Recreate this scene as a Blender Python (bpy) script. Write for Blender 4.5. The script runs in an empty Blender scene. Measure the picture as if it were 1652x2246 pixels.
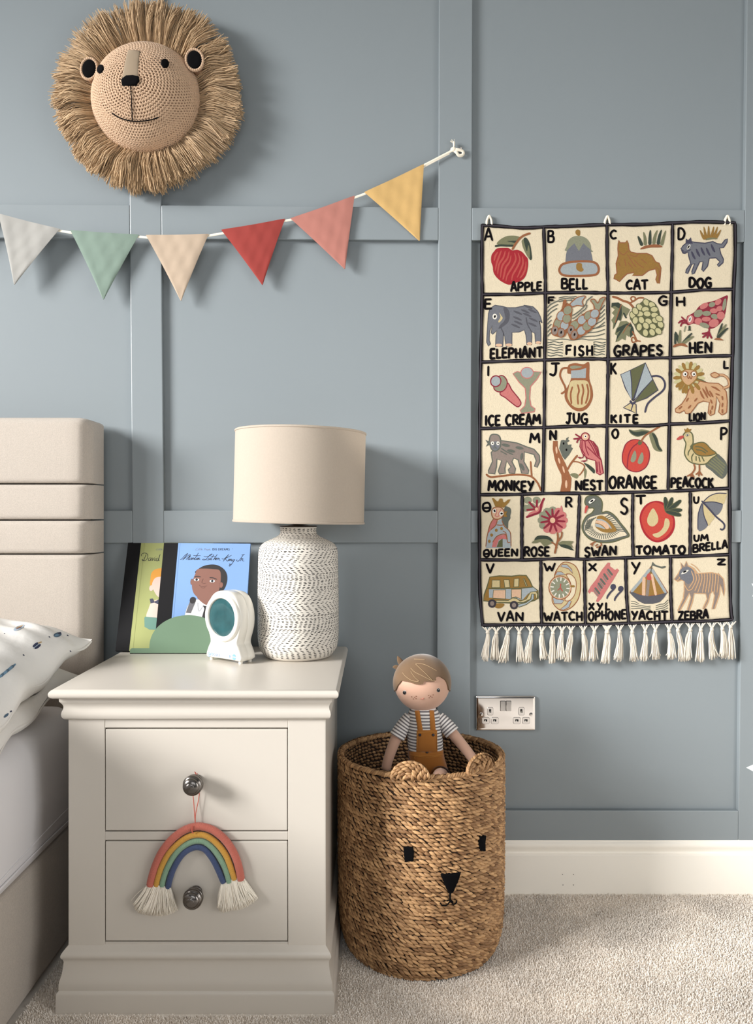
import bpy, bmesh, math, random
import numpy as np
from mathutils import Vector, Matrix
from mathutils.geometry import tessellate_polygon
from mathutils.bvhtree import BVHTree

random.seed(7)
rng = np.random.default_rng(7)
PI = math.pi
scene = bpy.context.scene
COL = scene.collection

# ------------------------------------------------------------------ camera
F = 1683.0            # focal length in pixels of the 1652 x 2246 frame
CX, CY = 826.0, 1123.0
CAM_Y, CAM_Z = -1.85, 0.9156
cam_d = bpy.data.cameras.new('camera')
cam_d.sensor_fit = 'VERTICAL'
cam_d.sensor_height = 24.0
cam_d.lens = 24.0 * F / 2246.0
cam_d.clip_start = 0.02
cam = bpy.data.objects.new('camera', cam_d)
cam.location = (0, CAM_Y, CAM_Z)
cam.rotation_euler = (PI / 2, 0, 0)
COL.objects.link(cam)
scene.camera = cam

# ------------------------------------------------------------------ view, world, daylight
scene.view_settings.view_transform = 'Standard'
scene.view_settings.look = 'None'
scene.view_settings.exposure = 0.0
scene.view_settings.gamma = 1.0
scene.view_settings.use_curve_mapping = False
scene.cycles.max_bounces = 8
scene.cycles.diffuse_bounces = 6
scene.cycles.use_denoising = True
scene.cycles.caustics_reflective = False
scene.cycles.caustics_refractive = False
scene.cycles.sample_clamp_indirect = 8.0

world = bpy.data.worlds.new('daylight')
scene.world = world
world.use_nodes = True
bg = world.node_tree.nodes['Background']
bg.inputs['Color'].default_value = (0.80, 0.90, 1.0, 1)
bg.inputs['Strength'].default_value = 0.6

# room: left wall X=-3.2, right wall X=1.9, far wall Y=0, near wall Y=-3.8, ceiling 3.1
RX0, RX1, RY0, RY1, RH = -3.2, 1.9, -3.8, 0.0, 3.1
WIN_Y0, WIN_Y1, WIN_Z0, WIN_Z1 = -3.3, -0.9, 0.75, 2.96         # wide window in the left wall
WB_X0, WB_X1, WB_Z0, WB_Z1 = -1.2, 0.9, 0.95, 2.2              # window in the wall behind the camera
WR_Y0, WR_Y1, WR_Z0, WR_Z1 = -2.6, -1.2, 0.25, 1.75             # low window added in the right wall for fill light
def area(name, loc, aim, sx, sy, power, color, spread=180):
    l = bpy.data.lights.new(name, 'AREA')
    l.shape = 'RECTANGLE'; l.size = sx; l.size_y = sy
    l.energy = power; l.color = color; l.spread = math.radians(spread)
    o = bpy.data.objects.new(name, l)
    o.location = loc
    o.rotation_euler = Vector(aim).to_track_quat('-Z', 'Y').to_euler()
    COL.objects.link(o)
    return o
# the sky seen through the left window, high outside, and the softer one behind the camera
area('daylight_window_left', (-7.2, -3.95, 3.6), (7.4, 3.7, -2.7), 3.0, 2.8, 226, (1.0, 0.985, 0.965), 60)
area('daylight_window_behind', ((WB_X0 + WB_X1) / 2, RY0 - 0.12, (WB_Z0 + WB_Z1) / 2), (0, 1, -.25), WB_X1 - WB_X0, WB_Z1 - WB_Z0, 17, (0.97, 0.985, 1.0))
area('added_fill_right', (RX1 + .10, -1.9, 1.0), (-1, .5, -.3), 1.5, 1.4, 29, (1.0, .975, .94))  # added soft fill from the right, lifts the low dark areas

# ------------------------------------------------------------------ helpers
def P(px, py, Y):
    """photo pixel -> point on the plane at depth Y"""
    s = F / (Y - CAM_Y)
    return ((px - CX) / s, Y, CAM_Z - (py - CY) / s)
def PX(px, Y): return (px - CX) * (Y - CAM_Y) / F
def PZ(py, Y): return CAM_Z - (py - CY) * (Y - CAM_Y) / F
CAMP = Vector((0, CAM_Y, CAM_Z))
def ray(px, py): return Vector(((px - CX) / F, 1.0, -(py - CY) / F)).normalized()

def lin(c):
    return tuple(((v / 255) / 12.92 if v / 255 <= 0.04045 else ((v / 255 + 0.055) / 1.055) ** 2.4) for v in c[:3]) + (1.0,)

MATS = {}
def mat(name, rgb, rough=0.6, metal=0.0, bump=None, var=None, island=0.0, rgb2=None, sheen=0.0, spec=0.5, sub=None, coat=0.0, coords='Object', trans=0.0):
    """bump=(kind, scale, strength[, distance]); var=(scale, amount) mottled colour; island = colour change from strand to strand"""
    if name in MATS: return MATS[name]
    m = bpy.data.materials.new(name); m.use_nodes = True
    nt = m.node_tree; N = nt.nodes; L = nt.links
    b = N['Principled BSDF']
    b.inputs['Roughness'].default_value = rough
    b.inputs['Metallic'].default_value = metal
    b.inputs['Specular IOR Level'].default_value = spec
    b.inputs['Sheen Weight'].default_value = sheen
    b.inputs['Coat Weight'].default_value = coat
    if sub: b.inputs['Subsurface Weight'].default_value = sub; b.inputs['Subsurface Radius'].default_value = (0.01, 0.006, 0.004)
    c = lin(rgb)
    b.inputs['Base Color'].default_value = c
    tc = N.new('ShaderNodeTexCoord')
    src = None
    if island or rgb2:
        c2 = lin(rgb2) if rgb2 else tuple(v * (1 - island) for v in c[:3]) + (1,)
        g = N.new('ShaderNodeNewGeometry')
        mx = N.new('ShaderNodeMix'); mx.data_type = 'RGBA'
        mx.inputs[6].default_value = c; mx.inputs[7].default_value = c2
        L.new(g.outputs['Random Per Island'], mx.inputs[0]); src = mx.outputs[2]
    if var:
        nz = N.new('ShaderNodeTexNoise'); nz.inputs['Scale'].default_value = var[0]; nz.inputs['Detail'].default_value = 4
        L.new(tc.outputs[coords], nz.inputs['Vector'])
        mr = N.new('ShaderNodeMapRange'); mr.inputs[1].default_value = 0.25; mr.inputs[2].default_value = 0.75
        mr.inputs[3].default_value = 1 - var[1]; mr.inputs[4].default_value = 1 + var[1]
        L.new(nz.outputs['Fac'], mr.inputs[0])
        mm = N.new('ShaderNodeMix'); mm.data_type = 'RGBA'; mm.blend_type = 'MULTIPLY'; mm.inputs[0].default_value = 1
        if src: L.new(src, mm.inputs[6])
        else: mm.inputs[6].default_value = c
        cc = N.new('ShaderNodeCombineColor')
        for i in range(3): L.new(mr.outputs[0], cc.inputs[i])
        L.new(cc.outputs[0], mm.inputs[7]); src = mm.outputs[2]
    if src: L.new(src, b.inputs['Base Color'])
    if bump:
        kind, sc, st = bump[:3]; dist = bump[3] if len(bump) > 3 else 0.002
        if kind == 'noise':
            t = N.new('ShaderNodeTexNoise'); t.inputs['Scale'].default_value = sc; t.inputs['Detail'].default_value = 6; o = t.outputs['Fac']
            L.new(tc.outputs[coords], t.inputs['Vector'])
        elif kind == 'weave':      # crossed threads along X and Z
            def wav(d):
                w = N.new('ShaderNodeTexWave'); w.bands_direction = d; w.inputs['Scale'].default_value = sc
                w.inputs['Distortion'].default_value = 1.2; w.inputs['Detail'].default_value = 2
                L.new(tc.outputs[coords], w.inputs['Vector']); return w
            w1, w2 = wav('X'), wav('Z')
            a = N.new('ShaderNodeMath'); a.operation = 'ADD'
            L.new(w1.outputs['Fac'], a.inputs[0]); L.new(w2.outputs['Fac'], a.inputs[1]); o = a.outputs[0]
        else:                      # 'wave' slanted rib
            w = N.new('ShaderNodeTexWave'); w.bands_direction = 'DIAGONAL'; w.inputs['Scale'].default_value = sc
            w.inputs['Distortion'].default_value = 1.0; L.new(tc.outputs[coords], w.inputs['Vector']); o = w.outputs['Fac']
        bp = N.new('ShaderNodeBump'); bp.inputs['Strength'].default_value = st; bp.inputs['Distance'].default_value = dist
        L.new(o, bp.inputs['Height']); L.new(bp.outputs[0], b.inputs['Normal'])
    if trans:                      # thin cloth lets some light through
        tl = N.new('ShaderNodeBsdfTranslucent'); tl.inputs['Color'].default_value = c
        ms = N.new('ShaderNodeMixShader'); ms.inputs[0].default_value = trans
        out = N['Material Output']
        L.new(b.outputs[0], ms.inputs[1]); L.new(tl.outputs[0], ms.inputs[2]); L.new(ms.outputs[0], out.inputs['Surface'])
    MATS[name] = m
    return m

class MB:
    """collects geometry for ONE mesh object"""
    def __init__(s): s.v = []; s.f = []; s.m = []; s.uv = []
    def add(s, verts, faces, mi=0, uvs=None):
        o = len(s.v); s.v.extend(tuple(p) for p in verts)
        s.uv.extend(uvs if uvs is not None else [(0, 0)] * len(verts))
        for f in faces: s.f.append(tuple(i + o for i in f)); s.m.append(mi)
    def box(s, x0, x1, y0, y1, z0, z1, mi=0):
        v = [(x, y, z) for x in (x0, x1) for y in (y0, y1) for z in (z0, z1)]
        s.add(v, [(0, 1, 3, 2), (4, 6, 7, 5), (0, 4, 5, 1), (2, 3, 7, 6), (0, 2, 6, 4), (1, 5, 7, 3)], mi)
    def hexa(s, q0, q1, mi=0):
        """two quads (same winding) joined"""
        s.add(list(q0) + list(q1), [(3, 2, 1, 0), (4, 5, 6, 7), (0, 1, 5, 4), (1, 2, 6, 5), (2, 3, 7, 6), (3, 0, 4, 7)], mi)
    def loft(s, rings, mi=0, closed=True, cap0=True, cap1=True, uvs=None):
        n = len(rings[0]); v = [p for r in rings for p in r]; f = []
        for i in range(len(rings) - 1):
            for j in range(n if closed else n - 1):
                k = (j + 1) % n
                f.append((i * n + j, i * n + k, (i + 1) * n + k, (i + 1) * n + j))
        if closed and cap0: f.append(tuple(reversed(range(n))))
        if closed and cap1: f.append(tuple(range((len(rings) - 1) * n, len(rings) * n)))
        s.add(v, f, mi, uvs)
    def tube(s, pts, r, n=8, mi=0, caps=True, flat=1.0, uvl=True):
        pts = [Vector(p) for p in pts]; m = len(pts)
        rad = r if hasattr(r, '__len__') else [r] * m
        t0 = (pts[1] - pts[0]).normalized()
        up = Vector((0, 0, 1)) if abs(t0.z) < 0.9 else Vector((0, 1, 0))
        nrm = (up - t0 * up.dot(t0)).normalized()
        rings = []; uvs = []; ln = 0
        for i, p in enumerate(pts):
            t = (pts[min(i + 1, m - 1)] - pts[max(i - 1, 0)]).normalized()
            nrm = (nrm - t * nrm.dot(t)).normalized(); bi = t.cross(nrm)
            if i: ln += (p - pts[i - 1]).length
            rings.append([p + (nrm * math.cos(a) + bi * math.sin(a) * flat) * rad[i] for a in [2 * PI * k / n for k in range(n)]])
            uvs += [(k / n, ln) for k in range(n)]
        s.loft(rings, mi, True, caps, caps, uvs)
    def lathe(s, prof, n=48, mi=0, c=(0, 0, 0), cap0=True, cap1=True):
        rings = [[(c[0] + r * math.cos(2 * PI * k / n), c[1] + r * math.sin(2 * PI * k / n), c[2] + z) for k in range(n)] for r, z in prof]
        s.loft(rings, mi, True, cap0, cap1)
    def ball(s, c, r, nu=16, nv=10, mi=0, M=None):
        rx, ry, rz = r if hasattr(r, '__len__') else (r, r, r)
        rings = []
        for i in range(nv + 1):
            th = PI * (0.02 + 0.96 * i / nv) - PI / 2
            rings.append([(rx * math.cos(th) * math.cos(2 * PI * k / nu), ry * math.cos(th) * math.sin(2 * PI * k / nu), rz * math.sin(th)) for k in range(nu)])
        if M: rings = [[tuple(M @ Vector(p)) for p in q] for q in rings]
        s.loft([[(c[0] + p[0], c[1] + p[1], c[2] + p[2]) for p in q] for q in rings], mi)
    def build(s, name, mats, parent=None, smooth=True, bevel=0.0, sharp=35, seg=2, label=None, uv=False):
        me = bpy.data.meshes.new(name)
        me.from_pydata(s.v, [], s.f)
        if not isinstance(mats, (list, tuple)): mats = [mats]
        for m in mats: me.materials.append(m)
        if any(s.m): me.polygons.foreach_set('material_index', s.m)
        if uv:
            L = me.uv_layers.new(name='UVMap')
            idx = np.empty(len(me.loops), dtype=np.int32); me.loops.foreach_get('vertex_index', idx)
            L.data.foreach_set('uv', np.array(s.uv, dtype=np.float32)[idx].ravel())
        me.polygons.foreach_set('use_smooth', [smooth] * len(s.f))
        me.update()
        o = bpy.data.objects.new(name, me); COL.objects.link(o)
        if smooth and sharp: 
            me.set_sharp_from_angle(angle=math.radians(sharp))
        if bevel:
            b = o.modifiers.new('bevel', 'BEVEL'); b.width = bevel; b.segments = seg; b.limit_method = 'ANGLE'; b.angle_limit = math.radians(40)
            b.harden_normals = False
        if parent: o.parent = parent; o.matrix_parent_inverse = parent.matrix_world.inverted()
        if label: o['label'] = label
        return o

def raw_mesh(name, V, Fq, mats, parent=None, smooth=True, sharp=0):
    """big numpy meshes, all faces with the same number of corners"""
    V = np.asarray(V, dtype=np.float32); Fq = np.asarray(Fq, dtype=np.int32); k = Fq.shape[1]
    me = bpy.data.meshes.new(name)
    me.vertices.add(len(V)); me.vertices.foreach_set('co', V.ravel())
    me.loops.add(Fq.size); me.loops.foreach_set('vertex_index', Fq.ravel())
    me.polygons.add(len(Fq)); me.polygons.foreach_set('loop_start', np.arange(0, Fq.size, k, dtype=np.int32))
    me.update(calc_edges=True)
    me.validate()
    me.polygons.foreach_set('use_smooth', [smooth] * len(me.polygons))
    if not isinstance(mats, (list, tuple)): mats = [mats]
    for m in mats: me.materials.append(m)
    o = bpy.data.objects.new(name, me); COL.objects.link(o)
    if parent: o.parent = parent; o.matrix_parent_inverse = parent.matrix_world.inverted()
    return o

def thing(name, label, cat, loc=(0, 0, 0), group=None):
    o = bpy.data.objects.new(name, None); o.empty_display_size = 0.05
    o.location = loc; COL.objects.link(o)
    o.matrix_world = Matrix.Translation(loc)
    tag(o, label, cat, group)
    return o
def merge_into(o, mb, mats, M=None):
    """adds surface pattern (print, stitching) to a part's own mesh"""
    base = len(o.data.materials)
    me = bpy.data.meshes.new('pattern'); me.from_pydata(mb.v, [], mb.f)
    me.polygons.foreach_set('material_index', [i + base for i in mb.m])
    for m in mats: o.data.materials.append(m)
    if M: me.transform(M)
    bm = bmesh.new(); bm.from_mesh(o.data); bm.from_mesh(me); bm.to_mesh(o.data); bm.free()
    bpy.data.meshes.remove(me)
def tag(o, label, cat, group=None):
    o['label'] = label; o['category'] = cat
    if group: o['group'] = group
    return o
def struct(o, label=None):
    o['kind'] = 'structure'
    if label: o['label'] = label
    return o
def crom(pts, n=6, closed=False):
    """smooth curve through points (any dimension)"""
    A = [np.array(p, dtype=float) for p in pts]
    m = len(A)
    if m < 3 and not closed: 
        return [tuple(A[0] + (A[-1] - A[0]) * i / n) for i in range(n + 1)]
    out = []
    rngi = range(m) if closed else range(m - 1)
    for i in rngi:
        if closed: p0, p1, p2, p3 = A[(i - 1) % m], A[i], A[(i + 1) % m], A[(i + 2) % m]
        else: p0, p1, p2, p3 = A[max(i - 1, 0)], A[i], A[i + 1], A[min(i + 2, m - 1)]
        for k in range(n):
            t = k / n
            out.append(tuple(0.5 * (2 * p1 + (p2 - p0) * t + (2 * p0 - 5 * p1 + 4 * p2 - p3) * t * t + (3 * p1 - p0 - 3 * p2 + p3) * t ** 3)))
    if not closed: out.append(tuple(A[-1]))
    return out
def bvh_of(o):
    me = o.data
    M = o.matrix_world
    return BVHTree.FromPolygons([M @ v.co for v in me.vertices], [tuple(p.vertices) for p in me.polygons])
def rrect(x0, x1, z0, z1, r, n=5):
    """rounded rectangle outline, counter-clockwise"""
    out = []
    for cx, cz, a0 in ((x1 - r, z1 - r, 0), (x0 + r, z1 - r, 90), (x0 + r, z0 + r, 180), (x1 - r, z0 + r, 270)):
        for k in range(n + 1):
            a = math.radians(a0 + 90 * k / n); out.append((cx + r * math.cos(a), cz + r * math.sin(a)))
    return out

# flat artwork (embroidery, printing): polygons and strokes laid on a surface in layers
class Art:
    def __init__(s, surf, step=0.00002, base=0.0003):
        """surf(px, py, off) -> 3D point lifted by off from the surface"""
        s.surf = surf; s.mb = MB(); s.cols = []; s.lay = 0; s.step = step; s.base = base; s.o = (0, 0); s.k = 1.0
    def frame(s, ox, oy, k): s.o = (ox, oy); s.k = k; s.lay = 0
    def mi(s, m):
        if m not in s.cols: s.cols.append(m)
        return s.cols.index(m)
    def pt(s, p, off): return s.surf(s.o[0] + p[0] / s.k, s.o[1] + p[1] / s.k, off)
    def fill(s, m, pts, smooth=True, ol=None, ow=8):
        q = crom(pts, 5, True) if smooth else [tuple(p) for p in pts]
        s.lay += 1; off = s.base + s.lay * s.step
        tris = tessellate_polygon([[Vector((x, y, 0)) for x, y in q]])
        V = [s.pt(p, off) for p in q]; F2 = []
        for t in tris:
            a, b, c = [Vector((q[i][0], q[i][1])) for i in t]
            F2.append(t if (b - a).cross(c - a) < 0 else (t[0], t[2], t[1]))   # face the room
        s.mb.add(V, F2, s.mi(m))
        if ol: s.line(ol, list(pts) + [pts[0], pts[1]] if smooth else list(pts) + [pts[0]], ow, smooth)
    def line(s, m, pts, w, smooth=True, raise_=0.000015, taper=None, layer=True):
        q = crom(pts, 6) if smooth and len(pts) > 2 else [tuple(p) for p in pts]
        if len(q) == 2: q = [tuple(np.array(q[0]) + (np.array(q[1]) - np.array(q[0])) * t) for t in (0, .08, .3, .5, .7, .92, 1)]
        if layer: s.lay += 1
        off = s.base + s.lay * s.step
        n = len(q); V = []; F2 = []
        for i in range(n):
            a = np.array(q[max(i - 1, 0)]); b = np.array(q[min(i + 1, n - 1)])
            d = b - a; l = math.hypot(*d) or 1; d = d / l; nn = np.array((-d[1], d[0]))
            ww = w / 2
            if taper: ww *= taper(i / (n - 1))
            c = np.array(q[i])
            if i == 0: c = c - d * ww * 0.5
            if i == n - 1: c = c + d * ww * 0.5
            e = 0.55 if i in (0, n - 1) else 1
            V += [s.pt(c - nn * ww * e, off), s.pt(c, off + raise_), s.pt(c + nn * ww * e, off)]
        for i in range(n - 1):
            for j in range(2): F2.append((i * 3 + j, i * 3 + j + 1, i * 3 + j + 4, i * 3 + j + 3))
        s.mb.add(V, F2, s.mi(m))
    def ell(s, m, cx, cy, rx, ry, rot=0, n=20, ol=None, ow=8):
        a0 = math.radians(rot); ca, sa = math.cos(a0), math.sin(a0)
        q = [(cx + rx * math.cos(t) * ca - ry * math.sin(t) * sa, cy + rx * math.cos(t) * sa + ry * math.sin(t) * ca) for t in [2 * PI * k / n for k in range(n)]]
        s.fill(m, q, False)
        if ol: s.line(ol, q + [q[0]], ow, False)

GL = {  # hand lettering: strokes in a unit box, y down
 'A': [[(0, 1), (.42, 0), (.58, .02), (1, 1)], [(.18, .64), (.84, .62)]],
 'B': [[(.08, 0), (.06, 1)], [(.08, .03), (.7, .05), (.85, .25), (.6, .45), (.1, .47)], [(.3, .47), (.85, .52), (.98, .75), (.75, .97), (.06, .98)]],
 'C': [[(.95, .12), (.55, .0), (.12, .3), (.08, .65), (.4, .97), (.95, .9)]],
 'D': [[(.08, 0), (.06, 1)], [(.08, .02), (.6, .05), (.97, .4), (.85, .78), (.5, .98), (.06, .99)]],
 'E': [[(.1, 0), (.06, 1)], [(.1, .02), (.95, .0)], [(.08, .48), (.82, .46)], [(.06, .99), (.97, .96)]],
 'F': [[(.1, 0), (.08, 1)], [(.1, .02), (1, .0)], [(.1, .48), (.85, .45)]],
 'G': [[(.92, .12), (.5, .0), (.1, .3), (.08, .68), (.42, .98), (.88, .88), (.92, .55)], [(.52, .56), (1, .54)]],
 'H': [[(.08, 0), (.1, 1)], [(.9, 0), (.92, 1)], [(.1, .53), (.9, .5)]],
 'I': [[(.5, 0), (.45, 1)]],
 'J': [[(.2, .02), (1, .0)], [(.66, .02), (.64, .7), (.4, .98), (.05, .86)]],
 'K': [[(.1, 0), (.08, 1)], [(.9, .02), (.14, .55)], [(.32, .46), (.98, .98)]],
 'L': [[(.14, 0), (.1, .98)], [(.1, .98), (.95, .93)]],
 'M': [[(.02, 1), (.16, 0)], [(.16, 0), (.5, .68)], [(.5, .68), (.86, 0)], [(.86, 0), (.98, 1)]],
 'N': [[(.08, 1), (.1, 0)], [(.1, 0), (.88, .98)], [(.88, .98), (.92, 0)]],
 'O': [[(.5, 0), (.12, .25), (.05, .6), (.35, .98), (.75, .92), (.96, .5), (.8, .12), (.5, 0)]],
 'P': [[(.12, 0), (.08, 1)], [(.12, .03), (.7, .04), (.95, .26), (.68, .5), (.12, .56)]],
 'Q': [[(.5, .02), (.08, .2), (.04, .7), (.35, .98), (.8, .9), (.96, .5), (.78, .1), (.5, .02)], [(.2, .6), (1.0, .58)]],
 'R': [[(.12, 0), (.08, 1)], [(.12, .03), (.7, .04), (.92, .25), (.68, .47), (.12, .52)], [(.4, .5), (.98, .98)]],
 'S': [[(.9, .12), (.5, .0), (.14, .2), (.3, .42), (.75, .56), (.92, .78), (.55, .99), (.06, .84)]],
 'T': [[(0, .04), (1, .0)], [(.5, .03), (.52, 1)]],
 'U': [[(.08, 0), (.1, .65), (.4, .98), (.78, .85), (.92, .4), (.92, 0)]],
 'V': [[(.02, 0), (.48, .98)], [(.48, .98), (.98, 0)]],
 'W': [[(0, .02), (.26, .98)], [(.26, .98), (.5, .4)], [(.5, .4), (.72, .98)], [(.72, .98), (1, 0)]],
 'X': [[(.05, 0), (.95, 1)], [(.95, .02), (.05, .98)]],
 'Y': [[(.04, 0), (.48, .5)], [(.98, 0), (.3, 1)]],
 'Z': [[(.06, .04), (.94, .02)], [(.94, .02), (.1, .95)], [(.1, .95), (.98, .96)]],
}
GW = {'I': .28, 'M': 1.25, 'W': 1.3, 'E': .8, 'L': .72, 'F': .8, 'S': .8, 'J': .8, 'O': 1.0, 'N': 1.05, ' ': .45}
def word(art, m, txt, x0, y0, x1, y1, w=24, slope=0.0, jit=0.05, gap=.26):
    tot = sum(GW.get(c, .92) for c in txt) + gap * (len(txt) - 1)
    u = (x1 - x0) / tot; x = x0; h = y1 - y0
    r = random.Random(txt + str(x0))
    for c in txt:
        g = GW.get(c, .92) * u
        if c != ' ':
            jy = r.uniform(-jit, jit) * h; js = 1 + r.uniform(-jit, jit)
            for st in GL[c]:
                pts = [(x + a * g, y0 + jy + b * h * js + slope * (x + a * g - x0)) for a, b in st]
                art.line(m, pts, w, smooth=len(pts) > 2)
        x += g + gap * u

# ------------------------------------------------------------------ materials
M_WALL = mat('blue_grey_wall_paint', (131, 139, 143), .42, bump=('noise', 900, .05, .0004), var=(1.2, .015))
M_WHITE = mat('white_room_paint', (215, 213, 208), .8)
M_ROOM = mat('pale_grey_room_paint', (128, 130, 132), .8)
M_SKIRT = mat('cream_gloss_paint', (250, 245, 235), .35, bump=('noise', 60, .06, .0006))
M_NIGHT = mat('stone_painted_wood', (200, 193, 183), .34, bump=('noise', 500, .04, .0003), var=(3, .012))
M_CARPET = mat('beige_carpet', (238, 231, 222), .95, var=(7, .16), sheen=.2)
M_HEADB = mat('oatmeal_linen_upholstery', (194, 183, 171), .9, bump=('weave', 330, .55, .0009), var=(450, .12), sheen=.3)
M_SHEET = mat('white_cotton_sheet', (226, 224, 226), .85, bump=('noise', 40, .05, .002))
M_PILLOW = mat('white_cotton_pillowcase', (232, 229, 224), .85, bump=('noise', 22, .35, .006))
M_DARK = mat('shadow_gap', (18, 16, 15), .9)
M_KNOB = mat('antique_pewter', (118, 113, 109), .22, metal=1.0)
M_CHROME = mat('polished_chrome', (232, 226, 222), .09, metal=1.0)

# ------------------------------------------------------------------ the room
def room_box(name, x0, x1, y0, y1, z0, z1, m, label=None):
    b = MB(); b.box(x0, x1, y0, y1, z0, z1)
    return struct(b.build(name, m, smooth=False), label)
room_box('wall_back', RX0 - .1, RX1 + .1, 0, .1, -.05, RH, M_WALL, 'blue-grey painted wall behind the panelling battens')
room_box('floor', RX0 - .1, RX1 + .1, RY0 - .1, .1, -.1, 0, M_CARPET)
room_box('ceiling', RX0 - .1, RX1 + .1, RY0 - .1, .1, RH, RH + .1, M_WHITE)
def wall_hole(name, axis, a0, a1, b0, b1, h0, h1, t0, t1):
    b = MB()
    def bx(p0, p1, z0, z1):
        if axis == 'Y': b.box(t0, t1, p0, p1, z0, z1)
        else: b.box(p0, p1, t0, t1, z0, z1)
    bx(a0, b0, 0, RH); bx(b1, a1, 0, RH); bx(b0, b1, 0, h0); bx(b0, b1, h1, RH)
    struct(b.build(name, M_ROOM, smooth=False))
wall_hole('wall_left', 'Y', RY0, 0, WIN_Y0, WIN_Y1, WIN_Z0, WIN_Z1, RX0 - .1, RX0)
wall_hole('wall_front', 'X', RX0 - .1, RX1 + .1, WB_X0, WB_X1, WB_Z0, WB_Z1, RY0 - .1, RY0)
wall_hole('wall_right', 'Y', RY0, 0, WR_Y0, WR_Y1, WR_Z0, WR_Z1, RX1, RX1 + .1)
def window(name, axis, p0, p1, z0, z1, t):
    b = MB()
    def bx(a0, a1, c0, c1, w=.03):
        if axis == 'Y': b.box(t - w, t + w, a0, a1, c0, c1)
        else: b.box(a0, a1, t - w, t + w, c0, c1)
    f = .05
    bx(p0, p0 + f, z0, z1); bx(p1 - f, p1, z0, z1); bx(p0 + f, p1 - f, z0, z0 + f); bx(p0 + f, p1 - f, z1 - f, z1)
    mid = (p0 + p1) / 2; bx(mid - .03, mid + .03, z0 + f, z1 - f)
    struct(b.build(name, M_WHITE, smooth=False, bevel=.004))
window('window_1', 'Y', WIN_Y0, WIN_Y1, WIN_Z0, WIN_Z1, RX0 - .05)
window('added_fill_window', 'Y', WR_Y0, WR_Y1, WR_Z0, WR_Z1, RX1 + .05)  # frame of the unseen opening added for the right-hand fill
window('window_2', 'X', WB_X0, WB_X1, WB_Z0, WB_Z1, RY0 - .05)

# panelling battens, each measured on its own (they are not quite plumb)
BT = -.0125
trim_no = [0]
def batten(q):
    trim_no[0] += 1
    front = [(PX(x, BT), BT, PZ(y, BT)) for x, y in q]
    back = [(p[0], .002, p[2]) for p in front]
    b = MB(); b.hexa(back, front)
    struct(b.build('trim_%d' % trim_no[0], M_WALL, smooth=False, bevel=.0018, seg=2))
YT, YB = -330, 1850
vert = []
for l0, ls, r0, rs in ((-393, .008, -322, .009), (280.5, .0085, 349.5, .0088), (963.5, -.003, 1037, -.0035), (1639, -.0105, 1716, -.011), (2318, -.011, 2394, -.011)):
    vert.append((lambda y, a=l0, b=ls: a + b * y, lambda y, a=r0, b=rs: a + b * y))
for lf, rf in vert:
    batten([(lf(YT), YT), (rf(YT), YT), (rf(YB), YB), (lf(YB), YB)])
rails = [(lambda x: 447 + .008 * x, lambda x: 521.5 + .0055 * x), (lambda x: 1120 - .0005 * x, lambda x: 1191.5 - .001 * x), (lambda x: 1775.5 + .0018 * x, lambda x: 1850)]
for ft, fb in rails:
    xs = [(-1300, lambda y: -1300)]
    for i in range(len(vert) + 1):
        xl = (lambda y: -1300) if i == 0 else vert[i - 1][1]
        xr = (lambda y: 2540) if i == len(vert) else vert[i][0]
        a, b_ = xl(ft(0)), xr(ft(0))
        batten([(xl(ft(a)) , ft(a)), (xr(ft(b_)), ft(b_)), (xr(fb(b_)), fb(b_)), (xl(fb(a)), fb(a))])

# skirting boards
def skirting(name, x0, x1):
    prof = [(0, 0), (-.018, 0), (-.018, .0955), (-.0165, .0972), (-.0125, .0985), (-.0118, .102), (-.0135, .108), (-.0165, .113), (-.0172, .118),
            (-.0160, .1235), (-.0138, .1262), (-.0135, .1295), (-.011, .1310), (0, .1315)]
    b = MB(); b.loft([[(x, y, z) for y, z in prof] for x in (x0, x1)], 0)
    for px, py in ((1234, 1918), (1258, 1918), (1235, 1941), (1258, 1941)):     # small nail holes
        c = P(px, py, -.0181); b.lathe([(.0009, 0), (.0001, 0.0001)], 8, 1, c=(0, 0, 0)) if False else None
        b.add([(c[0] + .0011 * math.cos(t), c[1] - .0001, c[2] + .0011 * math.sin(t)) for t in [2 * PI * k / 8 for k in range(8)]], [tuple(range(8))], 1)
    return struct(b.build(name, [M_SKIRT, M_DARK], sharp=25), 'cream moulded skirting board along the blue wall')
skirting('baseboard_back', RX0, RX1)
room_box('baseboard_left', RX0, RX0 + .018, RY0, -.02, 0, .13, M_SKIRT)
room_box('baseboard_right', RX1 - .018, RX1, RY0, -.02, 0, .13, M_SKIRT)

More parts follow.
